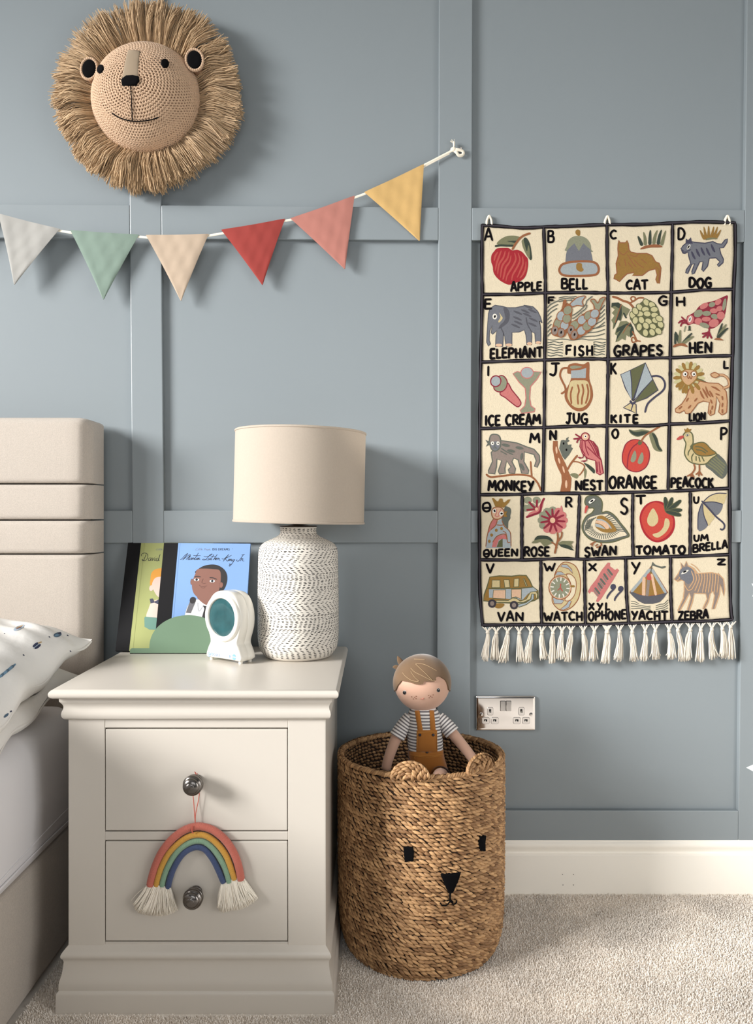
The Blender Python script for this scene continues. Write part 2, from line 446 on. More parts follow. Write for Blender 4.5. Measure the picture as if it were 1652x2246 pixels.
# carpet pile: short twisted tufts
def carpet_pile():
    sp = .0028
    xs = np.arange(-.72, 1.02, sp); ys = np.arange(-.80, -.0205, sp)
    X, Y = np.meshgrid(xs, ys); X = X.ravel(); Y = Y.ravel()
    n0 = len(X)
    X = X + rng.uniform(-.45, .45, n0) * sp; Y = Y + rng.uniform(-.45, .45, n0) * sp
    keep = ~((X > -.592) & (X < -.071) & (Y > -.4585)) & ~((X < -.645) & (Y > -2)) & ~(((X - .0955) ** 2 + (Y + .2) ** 2) < .158 ** 2)
    keep &= (X > -.72 ) & ((np.abs(X) / np.maximum(Y - CAM_Y, .1)) < .56) & (CAM_Z / np.maximum(Y - CAM_Y, .1) < .74)
    X, Y = X[keep], Y[keep]; n = len(X)
    r = rng.uniform(.0009, .0016, n); h = rng.uniform(.0026, .0054, n)
    lx = rng.normal(0, .0014, n); ly = rng.normal(-.0004, .0014, n); a0 = rng.uniform(0, 6.28, n)
    V = np.zeros((n, 8, 3))
    for k in range(4):
        a = a0 + k * PI / 2
        V[:, k] = np.stack([X + r * np.cos(a), Y + r * np.sin(a), np.full(n, -.001)], 1)
        V[:, 4 + k] = np.stack([X + lx + .62 * r * np.cos(a + .8), Y + ly + .62 * r * np.sin(a + .8), h + (k % 2) * .0012], 1)
    base = np.arange(n)[:, None, None] * 8
    f = np.array([[0, 1, 5, 4], [1, 2, 6, 5], [2, 3, 7, 6], [3, 0, 4, 7], [4, 5, 6, 7]])[None]
    m = mat('carpet_yarn', (250, 244, 236), .95, rgb2=(222, 212, 200), var=(6, .16), sheen=.15)
    o = raw_mesh('carpet_pile', V.reshape(-1, 3), (base + f).reshape(-1, 4), m, smooth=False)
    o['kind'] = 'stuff'; tag(o, 'short twisted beige pile of the fitted carpet', 'carpet')
carpet_pile()

# ------------------------------------------------------------------ bed
BX = -.65
bed = thing('bed', 'upholstered oatmeal bed with channelled headboard at the left edge', 'bed', (-1.3, -1.1, 0))
def headboard():
    b = MB()
    zt = 1.131
    seams = [(zt, PZ(1061, -.115)), (PZ(1061, -.115), PZ(1141, -.115)), (PZ(1141, -.115), PZ(1216, -.115)), (PZ(1216, -.115), .30)]
    yb, yf = -.022, -.116
    for k, (z1, z0) in enumerate(seams):
        g = .0016; z1_, z0_ = z1 - (0 if k == 0 else g), z0 + g
        # section through depth (y,z), swept along X with a rounded right end
        def sec(ins, dz):
            rr = .012; pts = []
            top_r = .02 if k == 0 else .010
            yy = yf + ins
            pts += [(yb, z0_), (yb, z1_ - (dz if k == 0 else 0))]
            for a in range(5):
                t = a / 4 * PI / 2; pts.append((yy + top_r - top_r * math.sin(t), z1_ - (dz if k == 0 else 0) - top_r + top_r * math.cos(t)))
            for a in range(5):
                t = a / 4 * PI / 2; pts.append((yy + rr - rr * math.cos(t), z0_ + rr - rr * math.sin(t)))
            return pts
        rings = []
        for x in (-2.02, -1.6, -1.2, -.9, -.75, -.70): rings.append([(x, y, z) for y, z in sec(0, 0)])
        R = .036
        for a in range(1, 9):
            t = a / 8 * PI / 2
            rings.append([(BX - R + R * math.sin(t), min(y + (R * (1 - math.cos(t)) if y < -.06 else 0), -.022), z - (.012 * (1 - math.cos(t)) if (k == 0 and z > z1_ - .03) else 0)) for y, z in sec(0, 0)])
        b.loft(rings, 0)
    b.box(-2.01, BX - .03, -.075, -.025, .0, 1.10, 0)
    b.build('headboard', M_HEADB, bed, sharp=50)
headboard()
b = MB(); b.box(-2.0, BX, -2.05, -.118, .012, .246)
b.build('bed_base', M_HEADB, bed, bevel=.008, seg=3)

def mattress():
    x0, x1, y0, y1, z0, z1 = -1.985, -.648, -2.03, -.122, .247, .492
    b = MB(); rings = []
    prof = [(0.018, z0), (.004, z0 + .006), (0, z0 + .03), (-.004, .36), (0, .43), (.006, .455), (.018, .475), (.036, .487), (.06, z1), (.2, z1 + .002)]
    for ins, z in prof:
        r = max(.07 - ins, .03)
        q = rrect(x0 + ins, x1 - ins, y0 + ins, y1 - ins, r, 6)
        rings.append([(x, y, z) for x, y in q])
    b.loft(rings, 0, True, True, True)
    # gathered folds of the fitted sheet near the lower corner
    for k in range(2):
        zz = .264 + k * .020
        b.tube([(x1 + .0005, -.15 - .9 * t, zz - .02 * t + .012 * math.sin(4 * t + k)) for t in [i / 14 for i in range(15)]], [.0006 + .0016 * math.sin(PI * i / 14) for i in range(15)], 6)
    return b.build('mattress', M_SHEET, sharp=60)
tag(mattress(), 'thick mattress in a smooth white fitted sheet on the bed', 'mattress')

def pillow_fn(c, L, W, T, tilt, yaw=0, seed=1, sag=0.0, wr=.004, roll=0):
    R = Matrix.Translation(c) @ Matrix.Rotation(yaw, 4, 'Z') @ Matrix.Rotation(tilt, 4, 'X') @ Matrix.Rotation(roll, 4, 'Y')
    rr = np.random.default_rng(seed)
    wv = [(rr.uniform(6, 20), rr.uniform(-12, 12), rr.uniform(0, 6.28)) for _ in range(7)]
    def fn(u, v, side):
        au, av = abs(u), abs(v)
        e = (max(0, 1 - au ** 3.4) * max(0, 1 - av ** 3.2)) ** .5
        pin = 1 - .075 * (1 - au ** 2) * av ** 2 - 0
        pin2 = 1 - .05 * (1 - av ** 2) * au ** 2
        x, y = u * L / 2 * pin2, v * W / 2 * pin
        z = side * T / 2 * e
        w = sum(math.sin(a * u + b_ * v + p) for a, b_, p in wv) / 7
        z += wr * w * (.4 + e) * side + wr * .8 * math.sin(9 * v + 3 * u) * (au ** 6)
        z += wr * .45 * math.sin(23 * v + 7 * u + seed) * max(0, au - .35) * e + wr * .35 * math.sin(17 * (u + v) + 5 * v * v + seed) * e * av
        z -= sag * max(0, u - .55) ** 2
        return R @ Vector((x, y, z))
    return fn
def pillow(name, fn, m, label, cat='pillow', group=None, mats=None, n=56):
    b = MB()
    V = []; F2 = []
    for side in (1, -1):
        o = len(V)
        for i in range(n + 1):
            for j in range(n + 1):
                V.append(fn(math.sin(PI / 2 * (-1 + 2 * i / n)), math.sin(PI / 2 * (-1 + 2 * j / n)), side))
        for i in range(n):
            for j in range(n):
                q = (o + i * (n + 1) + j, o + (i + 1) * (n + 1) + j, o + (i + 1) * (n + 1) + j + 1, o + i * (n + 1) + j + 1)
                F2.append(q if side > 0 else q[::-1])
    b.add(V, F2)
    o = b.build(name, [m], sharp=0)
    return tag(o, label, cat, group)
fn_up = pillow_fn((-1.000, -.385, .596), .74, .46, .155, math.radians(14), math.radians(-2), 11, .06, .012)
up = pillow('pillow', fn_up, M_PILLOW, 'white pillow printed with blue feathers, on top against the headboard', group='pillows on the bed')
fn_low = pillow_fn((-1.008, -.425, .540), .725, .48, .125, math.radians(12), 0, 3, .13, .009)
low = pillow('pillow', fn_low, M_PILLOW, 'plain white pillow lying on the mattress underneath the patterned one', group='pillows on the bed')
def squash():
    """the lower pillow gives way under the upper one and lies on the mattress"""
    bu = bvh_of(up)
    for v in low.data.vertices:
        h = bu.ray_cast(Vector((v.co.x, v.co.y, .40)), Vector((0, 0, 1)))
        if h[0] is not None: v.co.z = min(v.co.z, h[0].z - .003)
        edge = max(0, v.co.x + .70)                          # the mattress edge rolls off
        v.co.z = max(v.co.z, .4955 - edge * .55)
squash()

# ------------------------------------------------------------------ nightstand
NX0, NX1, NF, NB = -.5685, -.0935, -.435, -.022
nst = thing('nightstand', 'stone-painted two-drawer nightstand between the bed and the basket', 'nightstand', (-.33, -.23, 0))
def rect_loft(b, prof, x0=NX0, x1=NX1, yf=NF, yb=NB, mi=0):
    rings = []
    for z, o in prof:
        ov = o if not isinstance(o, tuple) else o
        ox, oy = (ov, ov) if not isinstance(ov, tuple) else ov
        rings.append([(x0 - ox, yb, z), (x0 - ox, yf - oy, z), (x1 + ox, yf - oy, z), (x1 + ox, yb, z)])
    b.loft(rings, mi)
# body with face frame
b = MB()
DZ = [(.3269, .5161), (.1234, .3092)]
DX0, DX1 = -.5013, -.1632
b.box(NX0, DX0, NF, NB, .10, .545); b.box(DX1, NX1, NF, NB, .10, .545)
b.box(DX0, DX1, NF + .0006, NB, .5161 + .0012, .545); b.box(DX0, DX1, NF + .0006, NB, .3092 + .0012, .3269 - .0012); b.box(DX0, DX1, NF + .0006, NB, .10, .1234 - .0012)
b.box(DX0, DX1, NF + .018, NB, .12, .52, 1)
b.build('cabinet_body', [M_NIGHT, M_DARK], nst, smooth=False, bevel=.0012)
# cornice and top
b = MB()
rect_loft(b, [(z_, o_ * .70) for z_, o_ in ((.5325, .0), (.5335, .004), (.5355, .009), (.5395, .0125), (.5445, .0138), (.5495, .0125), (.5535, .0098), (.5575, .0090), (.5615, .0102), (.5655, .0138), (.5685, .0172), (.5725, .0175), (.5765, .0175))])
b.build('cornice', M_NIGHT, nst, sharp=50)
b = MB()
pr = []
for k in range(11):
    a = -PI / 2 + PI * k / 10
    pr.append((.5852 + .0086 * math.sin(a), (.0165 + .0086 * math.cos(a), .0215 + .0086 * math.cos(a))))
rect_loft(b, pr, yb=-.0135)
b.build('top_panel', M_NIGHT, nst, sharp=50, bevel=.004, seg=3)
# plinth
b = MB()
rect_loft(b, [(z_, o_ * .70) for z_, o_ in ((0, .0235), (.033, .0235), (.0365, .0225), (.039, .0195), (.0405, .0178), (.0415, .0182), (.0506, .0182), (.056, .0172), (.062, .0148), (.068, .0126), (.076, .0105), (.083, .0092), (.0895, .0088), (.094, .0102), (.0965, .0130), (.0995, .0150), (.103, .0148), (.106, .0130), (.110, .0085), (.1135, .004), (.1165, 0), (.118, -.001))], yb=-.0195)
b.build('plinth', M_NIGHT, nst, sharp=40)
def knob(z, parent):
    b = MB(); xk = (DX0 + DX1) / 2
    N = 36; M_ = 72
    prof = [(0.0, .0105), (.002, .0115), (.004, .0112), (.0055, .008), (.0075, .0068), (.010, .0070)]
    rings = []
    for y, r in prof: rings.append([(xk + r * math.cos(2 * PI * k / N), NF - y, z + r * math.sin(2 * PI * k / N)) for k in range(N)])
    for i in range(M_ + 1):
        t = i / M_; th = PI * (.10 + .895 * t)
        y = .0265 - .0185 * math.cos(th); rb = .0186 * math.sin(th) ** .85
        ring = []
        for k in range(N):
            a = 2 * PI * k / N
            ph = (t * 4.6 + k / N) % 1.0
            ridge = math.sqrt(max(0, 1 - (2 * ph - 1) ** 2))
            r = rb * (1 + .0) - .0040 * (1 - ridge) * min(1, rb / .006)
            r = max(r, .0004)
            ring.append((xk + r * math.cos(a), NF - y, z + r * math.sin(a)))
        rings.append(ring)
    b.loft(rings[::-1])
    return b.build('knob', M_KNOB, parent, sharp=70, label='spiral pewter knob')
for z0, z1 in DZ:
    b = MB(); g = .0012
    b.box(DX0 + g, DX1 - g, NF + .0002, NF + .3, z0 + g, z1 - g)
    d = b.build('drawer', M_NIGHT, nst, smooth=False, bevel=.0016, seg=2)
    knob((z0 + z1) / 2, d)

# ------------------------------------------------------------------ table lamp
TOPZ = .5938
M_CERAM = mat('chalky_white_ceramic', (216, 210, 200), .62, var=(26, .05), bump=('noise', 70, .12, .001))
M_DASH = mat('ink_dash_glaze', (14, 13, 17), .75, spec=.2)
M_BRONZE = mat('dark_bronze_metal', (66, 58, 52), .35, metal=.9)
M_SHADE = mat('natural_linen_shade', (208, 196, 182), .9, trans=.42, bump=('weave', 560, .2, .0005), var=(300, .05), sub=.0)
M_SHADEIN = mat('lampshade_lining', (232, 226, 218), .8, trans=.42)
LX, LY = PX(654.5, -.135), -.135
lamp = thing('table_lamp', 'table lamp with dash-patterned white ceramic base and linen drum shade', 'lamp', (LX, LY, TOPZ))
def lamp_base():
    prof = [(.060, .0), (.068, .0008), (.074, .004), (.080, .0105), (.0855, .020), (.0885, .031), (.0898, .045), (.0902, .08), (.0900, .13), (.0894, .18), (.0886, .222),
            (.0874, .236), (.0848, .2445), (.0790, .2515), (.0700, .257), (.060, .2615), (.0500, .266), (.0435, .2705), (.0405, .2755), (.0398, .281), (.0408, .287), (.041, .2895)]
    sp = crom([(r, z) for r, z in prof], 4)
    b = MB(); b.lathe(sp, 96, 0, cap1=True)
    zs = np.array([p[1] for p in sp]); rs = np.array([p[0] for p in sp])
    # arc length -> (r,z) so that dashes also follow the shoulder
    al = np.concatenate([[0], np.cumsum(np.hypot(np.diff(rs), np.diff(zs)))])
    i0 = int(np.argmax(zs > .008)); s0 = al[i0]; s1 = al[-1] - .003
    def srf(s, a, off):
        r = np.interp(s, al, rs); z = np.interp(s, al, zs)
        dr = np.interp(s + .001, al, rs) - np.interp(s - .001, al, rs); dz = np.interp(s + .001, al, zs) - np.interp(s - .001, al, zs)
        l = math.hypot(dr, dz) or 1
        return ((r + off * dz / l) * math.cos(a), (r + off * dz / l) * math.sin(a), z - off * dr / l)
    def dash(s, a, ln, h, sl):
        r = float(np.interp(s, al, rs)); da = ln / r; V = []
        for i in range(5):
            t = i / 4; hh = h / 2 * (.55 if i in (0, 4) else 1)
            aa = a + da * (t - .5); ss = s + sl * (t - .5)
            V += [srf(ss - hh, aa, .00035), srf(ss + hh, aa, .00035)]
        b.add(V, [(2 * i, 2 * i + 2, 2 * i + 3, 2 * i + 1) for i in range(4)], 1)
    s = s0; row = 0; R = random.Random(5)
    # zones measured up the body (metres from the foot): chevron / rings / straight rows
    shift = 0.0
    while s < s1:
        z = float(np.interp(s, al, zs)); r = float(np.interp(s, al, rs))
        t = z
        if t < .0625: kind, mid = 'chev', .034
        elif t < .071: kind = 'ring'
        elif t < .0905: kind = 'rows'
        elif t < .1035: kind = 'ring'
        elif t < .150: kind, mid = 'chev', .128
        elif t < .158: kind = 'ring'
        elif t < .178: kind = 'rows'
        elif t < .189: kind = 'ring'
        elif t < .236: kind, mid = 'chev', .213
        elif t < .268: kind = 'ring'
        else: kind = 'rows'
        gap, ln, h = (.0122, .0057, .0013)
        if kind == 'ring': gap, ln = .0090, .0056; h = .0012
        if kind == 'rows': gap, ln = .0100, .0056; h = .0013
        if t > .243 and t < .268: h = .0009
        n = max(12, int(round(2 * PI * r / gap)))
        if kind == 'chev': shift += (.0031 if t > mid else -.0031) / r
        elif kind == 'ring': shift = (row % 2) * .5 * 2 * PI / n + R.uniform(-.05, .05)
        else: shift += R.uniform(-.02, .02)
        wob = R.uniform(0, 6.28)
        for k in range(n):
            a = 2 * PI * k / n + shift + R.uniform(-.06, .06) * gap / r
            if R.random() < .015: continue
            dash(s + .0007 * math.sin(2 * a + wob) + R.uniform(-.0002, .0002), a, ln * R.uniform(.72, 1.2), h * R.uniform(.75, 1.2), R.uniform(-.0012, .0012))
        s += .0034 if kind != 'ring' else .0030; row += 1
    o = b.build('lamp_base', [M_CERAM, M_DASH], None, sharp=60)
    o.parent = lamp
    b = MB(); b.lathe([(.0415, .2885), (.0422, .2898), (.041, .2912), (.024, .2918), (.0205, .293), (.013, .2945), (.0125, .302), (.0135, .3035), (.0135, .309), (.011, .310), (.0105, .345)], 40)
    o = b.build('lamp_fitting', M_BRONZE, None, sharp=40); o.parent = lamp
lamp_base()
def shade():
    b = MB(); R, h = .1452, .2035; z0 = .2975
    n = 96
    out = [(R + .0008, 0), (R + .0016, .001), (R + .0016, .004), (R, .0052), (R - .0004, h - .0052), (R + .0012, h - .004), (R + .0012, h - .001), (R, h)]
    inn = [(R - .003, h), (R - .0028, 0)]
    prof = out + inn + [out[0]]
    rings = [[(r * math.cos(2 * PI * k / n), r * math.sin(2 * PI * k / n), z) for k in range(n)] for r, z in prof]
    b.loft(rings[:-1] + [rings[0]], 0, True, False, False)
    b.m = [1 if i >= 8 * n and i < 9 * n else m for i, m in enumerate(b.m)]
    # spider ring and arms that hold the shade on the fitting
    for k in range(3):
        a = k * 2 * PI / 3 + .4
        b.tube([(.012 * math.cos(a), .012 * math.sin(a), .035), (.14 * math.cos(a), .14 * math.sin(a), .02), ((R - .005) * math.cos(a), (R - .005) * math.sin(a), .007)], .0010, 6, 2)
    b.lathe([(.017, .033), (.017, .038), (.013, .038), (.013, .033)], 24, 2)
    o = b.build('lamp_shade', [M_SHADE, M_SHADEIN, M_BRONZE], None, sharp=50)
    o.parent = lamp; o.location = (.0015, 0, z0); o.rotation_euler = (0, math.radians(1.3), 0)
    b = MB(); b.lathe([(.012, 0), (.0145, .01), (.0145, .03), (.026, .06), (.03, .082), (.024, .1), (.01, .11), (.002, .112)], 24)
    o = b.build('light_bulb', mat('frosted_bulb_glass', (240, 238, 232), .4), None); o.parent = lamp; o.location = (0, 0, .345)
shade()

# ------------------------------------------------------------------ picture books and their holder
M_BLACKCLOTH = mat('black_book_cloth', (13, 12, 15), .75, spec=.25, bump=('noise', 700, .15, .0004))
M_BLUE = mat('cornflower_cover', (122, 156, 204), .42)
M_LIME = mat('lime_cover', (160, 165, 104), .42)
M_PAGES = mat('page_paper', (238, 232, 220), .9)
C = lambda n, *rgb, r=.5: mat(n, rgb, r)
K_INK = C('printing_ink', 14, 15, 26); K_SKIN = C('printed_brown_skin', 128, 88, 76); K_HAIR = C('printed_charcoal', 36, 33, 35)
K_WHITE = C('printed_white', 214, 214, 214); K_GREY = C('printed_grey', 96, 94, 98); K_PINK = C('printed_pale_skin', 218, 192, 178)
K_ORANGE = C('printed_orange', 214, 148, 50); K_TEAL = C('printed_teal', 98, 138, 124); K_NAVY = C('printed_navy', 54, 56, 78); K_LINE = C('printed_dark_line', 86, 54, 46); K_EDGE=C('printed_soft_line', 120, 126, 140)
BW, BH, BT2 = .2035, .251, .0095
def book(name, label, cover, lx, by, tilt, lean, H, spine_w, draw):
    """lower left front corner at (lx, by, z); tilt in the cover's plane, lean back"""
    t = thing(name, label, 'book', (lx + .1, by, TOPZ + .002), group='hardback picture books in the green holder')
    M = Matrix.Translation((lx, by, TOPZ + .0018 + BW * math.sin(tilt))) @ Matrix.Rotation(-lean, 4, 'X') @ Matrix.Rotation(tilt, 4, 'Y')
    def tr(o):
        o.data.transform(M)
    b = MB(); b.box(0.001, BW - .003, .0016, BT2 - .0016, .003, H - .003)
    o = b.build('page_block', M_PAGES, None, smooth=False); tr(o); o.parent = t; o.matrix_parent_inverse = t.matrix_world.inverted()
    b = MB()
    for y0, y1 in ((0, .0016), (BT2 - .0016, BT2)):
        b.box(spine_w, BW, y0, y1, 0, H, 0); b.box(0.0, spine_w, y0 - .0001, y1, 0, H, 1)
    b.box(-.0014, .0016, 0, BT2, 0, H, 1)
    # hinge groove beside the spine: its shade is painted as a darker strip
    o = b.build('cover', [cover, M_BLACKCLOTH], None, smooth=False, bevel=0); tr(o); o.parent = t; o.matrix_parent_inverse = t.matrix_world.inverted()
    # printing: (u right, v down from the top) in millimetres on the front board
    art = Art(lambda px, py, off: tuple(M @ Vector((px / 1000, -off, H - py / 1000))), step=.00003, base=.00012)
    draw(art, spine_w * 1000)
    merge_into(o, art.mb, art.cols)
    return t
def small_caps(art, m, txt, x, y, h, w, adv):
    for c in txt:
        if c != ' ':
            gw = GW.get(c, .92) * h * .72
            for st in GL[c]: art.line(m, [(x + a * gw, y + q * h) for a, q in st], w, len(st) > 2, .00002, layer=False)
            x += gw + adv
        else: x += h * .5
    return x
def strokes(art, m, lst, ox, oy, k, w):
    for st in lst: art.line(m, [(ox + x * k, oy + y * k) for x, y in st], w, True, .00002, layer=False)
LITTLE = [[(40, 0), (16, 18), (4, 44), (30, 40), (52, 40)], [(58, 22), (54, 40), (62, 40)], [(60, 12), (60, 13)], [(82, 4), (70, 40), (80, 40)], [(66, 20), (92, 16)], [(102, 4), (90, 40), (100, 40)], [(96, 20), (112, 16)],
          [(124, 2), (112, 40), (122, 40)], [(124, 32), (138, 26), (130, 22), (124, 36), (140, 40)], [(188, 8), (172, 46)], [(172, 10), (200, 2), (206, 14), (182, 26)], [(206, 34), (218, 28), (210, 24), (206, 38), (222, 38)],
          [(236, 24), (226, 32), (232, 40), (242, 30), (236, 24)], [(252, 26), (242, 58)], [(250, 26), (264, 28), (254, 40)], [(280, 4), (268, 40), (278, 40)], [(280, 34), (294, 28), (286, 24), (280, 38), (298, 40)], [(304, 38), (300, 48)]]
def draw_blue(art, sw):
    art.frame(0, 0, 1)
    # crop units of the cover photograph: 1652 px over 180 px -> about 9.82 mm per 88 crop px
    k = .1165; ox, oy = sw - 74 * k, -12 * k
    art.lay = 1
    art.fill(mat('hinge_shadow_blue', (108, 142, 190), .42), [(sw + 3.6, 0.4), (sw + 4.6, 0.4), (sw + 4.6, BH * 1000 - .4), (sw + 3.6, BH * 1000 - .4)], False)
    strokes(art, K_EDGE, LITTLE, ox + 432 * k, oy + 114 * k, k * 1.02, .5)
    x = small_caps(art, K_INK, 'BIG DREAMS', ox + 780 * k, oy + 114 * k, 43 * k, .75, 1.25)
    art.ell(K_INK, ox + 1187 * k, oy + 124 * k, .6, .6)
    T = [[(140, 352), (170, 345), (230, 270), (284, 232), (190, 366)], [(196, 360), (300, 268), (338, 262), (258, 358)], [(262, 352), (346, 276), (300, 350), (312, 358), (330, 348)],
         [(372, 318), (340, 330), (334, 356), (360, 350), (384, 318), (372, 350), (384, 354)], [(384, 354), (404, 316), (410, 330), (430, 326), (414, 348), (432, 354)], [(500, 214), (436, 340), (446, 356), (470, 340)], [(398, 272), (548, 272)],
         [(478, 322), (462, 350), (478, 352)], [(490, 300), (493, 302)], [(478, 352), (504, 318), (494, 356), (528, 316), (520, 350), (546, 340)],
         [(612, 286), (660, 296), (740, 268), (782, 236), (740, 250), (660, 350), (612, 364), (592, 352), (620, 342), (690, 364), (720, 358)], [(722, 318), (704, 350), (722, 356), (752, 318), (742, 354), (758, 354)],
         [(816, 242), (764, 344), (776, 356), (790, 350)], [(756, 290), (850, 290)], [(884, 242), (812, 358), (850, 318), (850, 356), (866, 352)], [(862, 340), (888, 326), (876, 314), (860, 350), (892, 352)],
         [(892, 352), (912, 316), (914, 330), (934, 326), (920, 352), (954, 366)],
         [(982, 328), (1030, 334), (1116, 240)], [(1116, 240), (1012, 386)], [(1172, 258), (1050, 328)], [(1050, 328), (1090, 376), (1110, 372)], [(1128, 330), (1110, 368), (1124, 372)], [(1138, 308), (1141, 310)],
         [(1124, 372), (1152, 332), (1144, 372), (1178, 334), (1172, 374), (1190, 366)], [(1240, 346), (1206, 346), (1196, 374), (1222, 372), (1246, 344), (1200, 420), (1160, 478), (1140, 482), (1150, 452), (1172, 450)], [(1136, 434), (1160, 440)],
         [(1376, 248), (1440, 240)], [(1412, 246), (1340, 356), (1312, 380), (1284, 368), (1292, 346)], [(1384, 318), (1360, 374)], [(1366, 356), (1390, 326), (1412, 330), (1396, 356), (1412, 374), (1424, 372)], [(1436, 372), (1438, 374)]]
    art.lay = 4
    strokes(art, K_INK, T, ox, oy, k, 1.05)
    # plain cartoon speaker: head, hair, collar, tie, microphone (drawn in the second crop's units)
    k2 = 1.0 / 4.1; 
    def q(pts): return [(sw + 3 + (x - 680) * .233, (y - 168) * .233) for x, y in pts]
    art.lay = 6
    art.fill(K_WHITE, q([(790, 950), (800, 870), (830, 790), (900, 745), (1010, 770), (1080, 790), (1200, 850), (1260, 960), (1270, 1130), (790, 1130)]), ol=K_EDGE, ow=.5)
    art.fill(K_SKIN, q([(915, 720), (1080, 720), (1060, 770), (1000, 800), (925, 750)]))
    art.fill(K_HAIR, q([(870, 480), (900, 430), (970, 396), (1060, 390), (1130, 420), (1175, 470), (1190, 540), (1175, 620), (1130, 690), (1090, 700), (1060, 500)]))
    art.ell(K_SKIN, *q([(836, 568)])[0], 2.8, 7, ol=K_LINE, ow=.4)
    art.fill(K_SKIN, q([(868, 480), (884, 440), (940, 432), (1040, 436), (1110, 452), (1126, 540), (1118, 640), (1090, 710), (1020, 742), (940, 740), (870, 690), (842, 610), (850, 540)]))
    art.ell(K_SKIN, *q([(1134, 598)])[0], 4.2, 6.6, ol=K_LINE, ow=.4)
    for cx in (884, 1042):
        art.ell(K_WHITE, *q([(cx, 547 + (cx > 1000) * 12)])[0], 6.2, 3.2); art.ell(K_INK, *q([(cx, 546 + (cx > 1000) * 12)])[0], 2.9, 3.0)
    art.line(K_HAIR, q([(860, 518), (890, 512), (922, 518)]), 2.0); art.line(K_HAIR, q([(1014, 524), (1046, 526), (1084, 540)]), 2.0)
    art.line(K_LINE, q([(950, 535), (938, 572), (956, 584), (980, 580)]), .7)
    art.line(K_LINE, q([(916, 602), (940, 616), (990, 608)]), .9); art.line(K_LINE, q([(934, 624), (956, 630), (976, 624)]), .6)
    art.line(K_EDGE, q([(912, 775), (930, 864), (975, 798)]), .6)
    art.fill(K_HAIR, q([(968, 808), (1022, 812), (1008, 840), (1000, 960), (960, 960), (984, 838)]), False)
    art.fill(K_GREY, q([(834, 770), (886, 780), (850, 884), (804, 880)]), False)
    art.ell(K_HAIR, *q([(862, 755)])[0], 7, 8)
def draw_lime(art, sw):
    art.frame(0, 0, 1)
    def q(pts): return [(sw + (x - 328 + max(0, y - 380) * .13) * .228, (y - 152) * .228) for x, y in pts]
    art.lay = 1
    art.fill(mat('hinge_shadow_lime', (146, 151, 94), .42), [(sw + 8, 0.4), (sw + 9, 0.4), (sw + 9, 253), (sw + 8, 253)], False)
    x0, y0 = q([(490, 212)])[0]
    strokes(art, K_EDGE, LITTLE[:10], x0, y0, .11, .5)
    D = [[(392, 282), (374, 346), (356, 340)], [(350, 300), (346, 280), (372, 266), (404, 276), (414, 310), (398, 344), (376, 348), (356, 334)],
         [(448, 318), (428, 322), (424, 344), (440, 346), (452, 318), (446, 344), (460, 340)], [(462, 316), (466, 346), (484, 314)], [(494, 318), (488, 346), (502, 342)], [(497, 302), (498, 303)],
         [(524, 320), (508, 324), (506, 344), (522, 346), (540, 280)], [(540, 280), (528, 342), (540, 344)]]
    art.lay = 4
    strokes(art, K_INK, [q(s) for s in D], 0, 0, 1, 1.2)
    art.lay = 6
    art.fill(K_ORANGE, q([(452, 620), (446, 540), (458, 480), (500, 440), (580, 430), (650, 470), (660, 560), (600, 600)]))
    art.fill(K_PINK, q([(470, 650), (462, 590), (500, 530), (580, 520), (650, 560), (660, 660), (600, 730), (520, 730)]))
    art.ell(K_PINK, *q([(452, 640)])[0], 5, 7)
    art.fill(K_PINK, q([(400, 950), (420, 850), (450, 790), (520, 760), (640, 800), (680, 960), (560, 980)]))
    art.fill(K_NAVY, q([(432, 752), (462, 748), (480, 780), (540, 750), (540, 820), (480, 790), (440, 800)]), False)
    art.fill(K_TEAL, q([(372, 950), (380, 938), (600, 950), (600, 1070), (420, 1068), (372, 1040)]), False)
book('picture_book', 'blue hardback with black spine, script title and cartoon man with microphone, in front', M_BLUE, PX(339, -.105), -.1066, math.radians(.6), math.radians(17), .2560, .0325, draw_blue)
book('picture_book', 'lime green hardback with black spine, partly behind the blue book', M_LIME, PX(255, -.092), -.0940, math.radians(.6), math.radians(18.5), .2585, .0300, draw_lime)
M_SAGEMETAL = mat('sage_powder_coated_steel', (106, 132, 108), .5, bump=('noise', 900, .08, .0003))
def holder():
    y = -.1085; th = .0016
    xl, xr = PX(285, y), PX(540, y); cx, r = PX(413, y), .0885
    out = [(xl, 0), (xr, 0), (xr, .0105), (cx + r, .0115)]
    out = [(xl, 0), (xr, 0), (xr, .009), (xr - .004, .0125), (cx + r + .004, .0125)]
    for k in range(41):
        a = PI * k / 40; out.append((cx + r * math.cos(a), .0125 + .075 * math.sin(a) ** .92))
    out += [(cx - r - .004, .0125), (xl + .004, .0125), (xl, .009)]
    b = MB(); n = len(out)
    b.add([(x, y, TOPZ + z + .0001) for x, z in out] + [(x, y + th, TOPZ + z + .0001) for x, z in out],
          [tuple(range(n)), tuple(reversed(range(n, 2 * n)))] + [(i, i + n, (i + 1) % n + n, (i + 1) % n) for i in range(n)])
    b.box(xl, xr, y, y + .060, TOPZ + .0001, TOPZ + .0015)
    b.box(xl, xr, y + .0585, y + .060, TOPZ + .0001, TOPZ + .05)
    tag(b.build('book_holder', M_SAGEMETAL, None, sharp=30), 'sage green metal book holder with a half-round front on the nightstand', 'book holder')
holder()

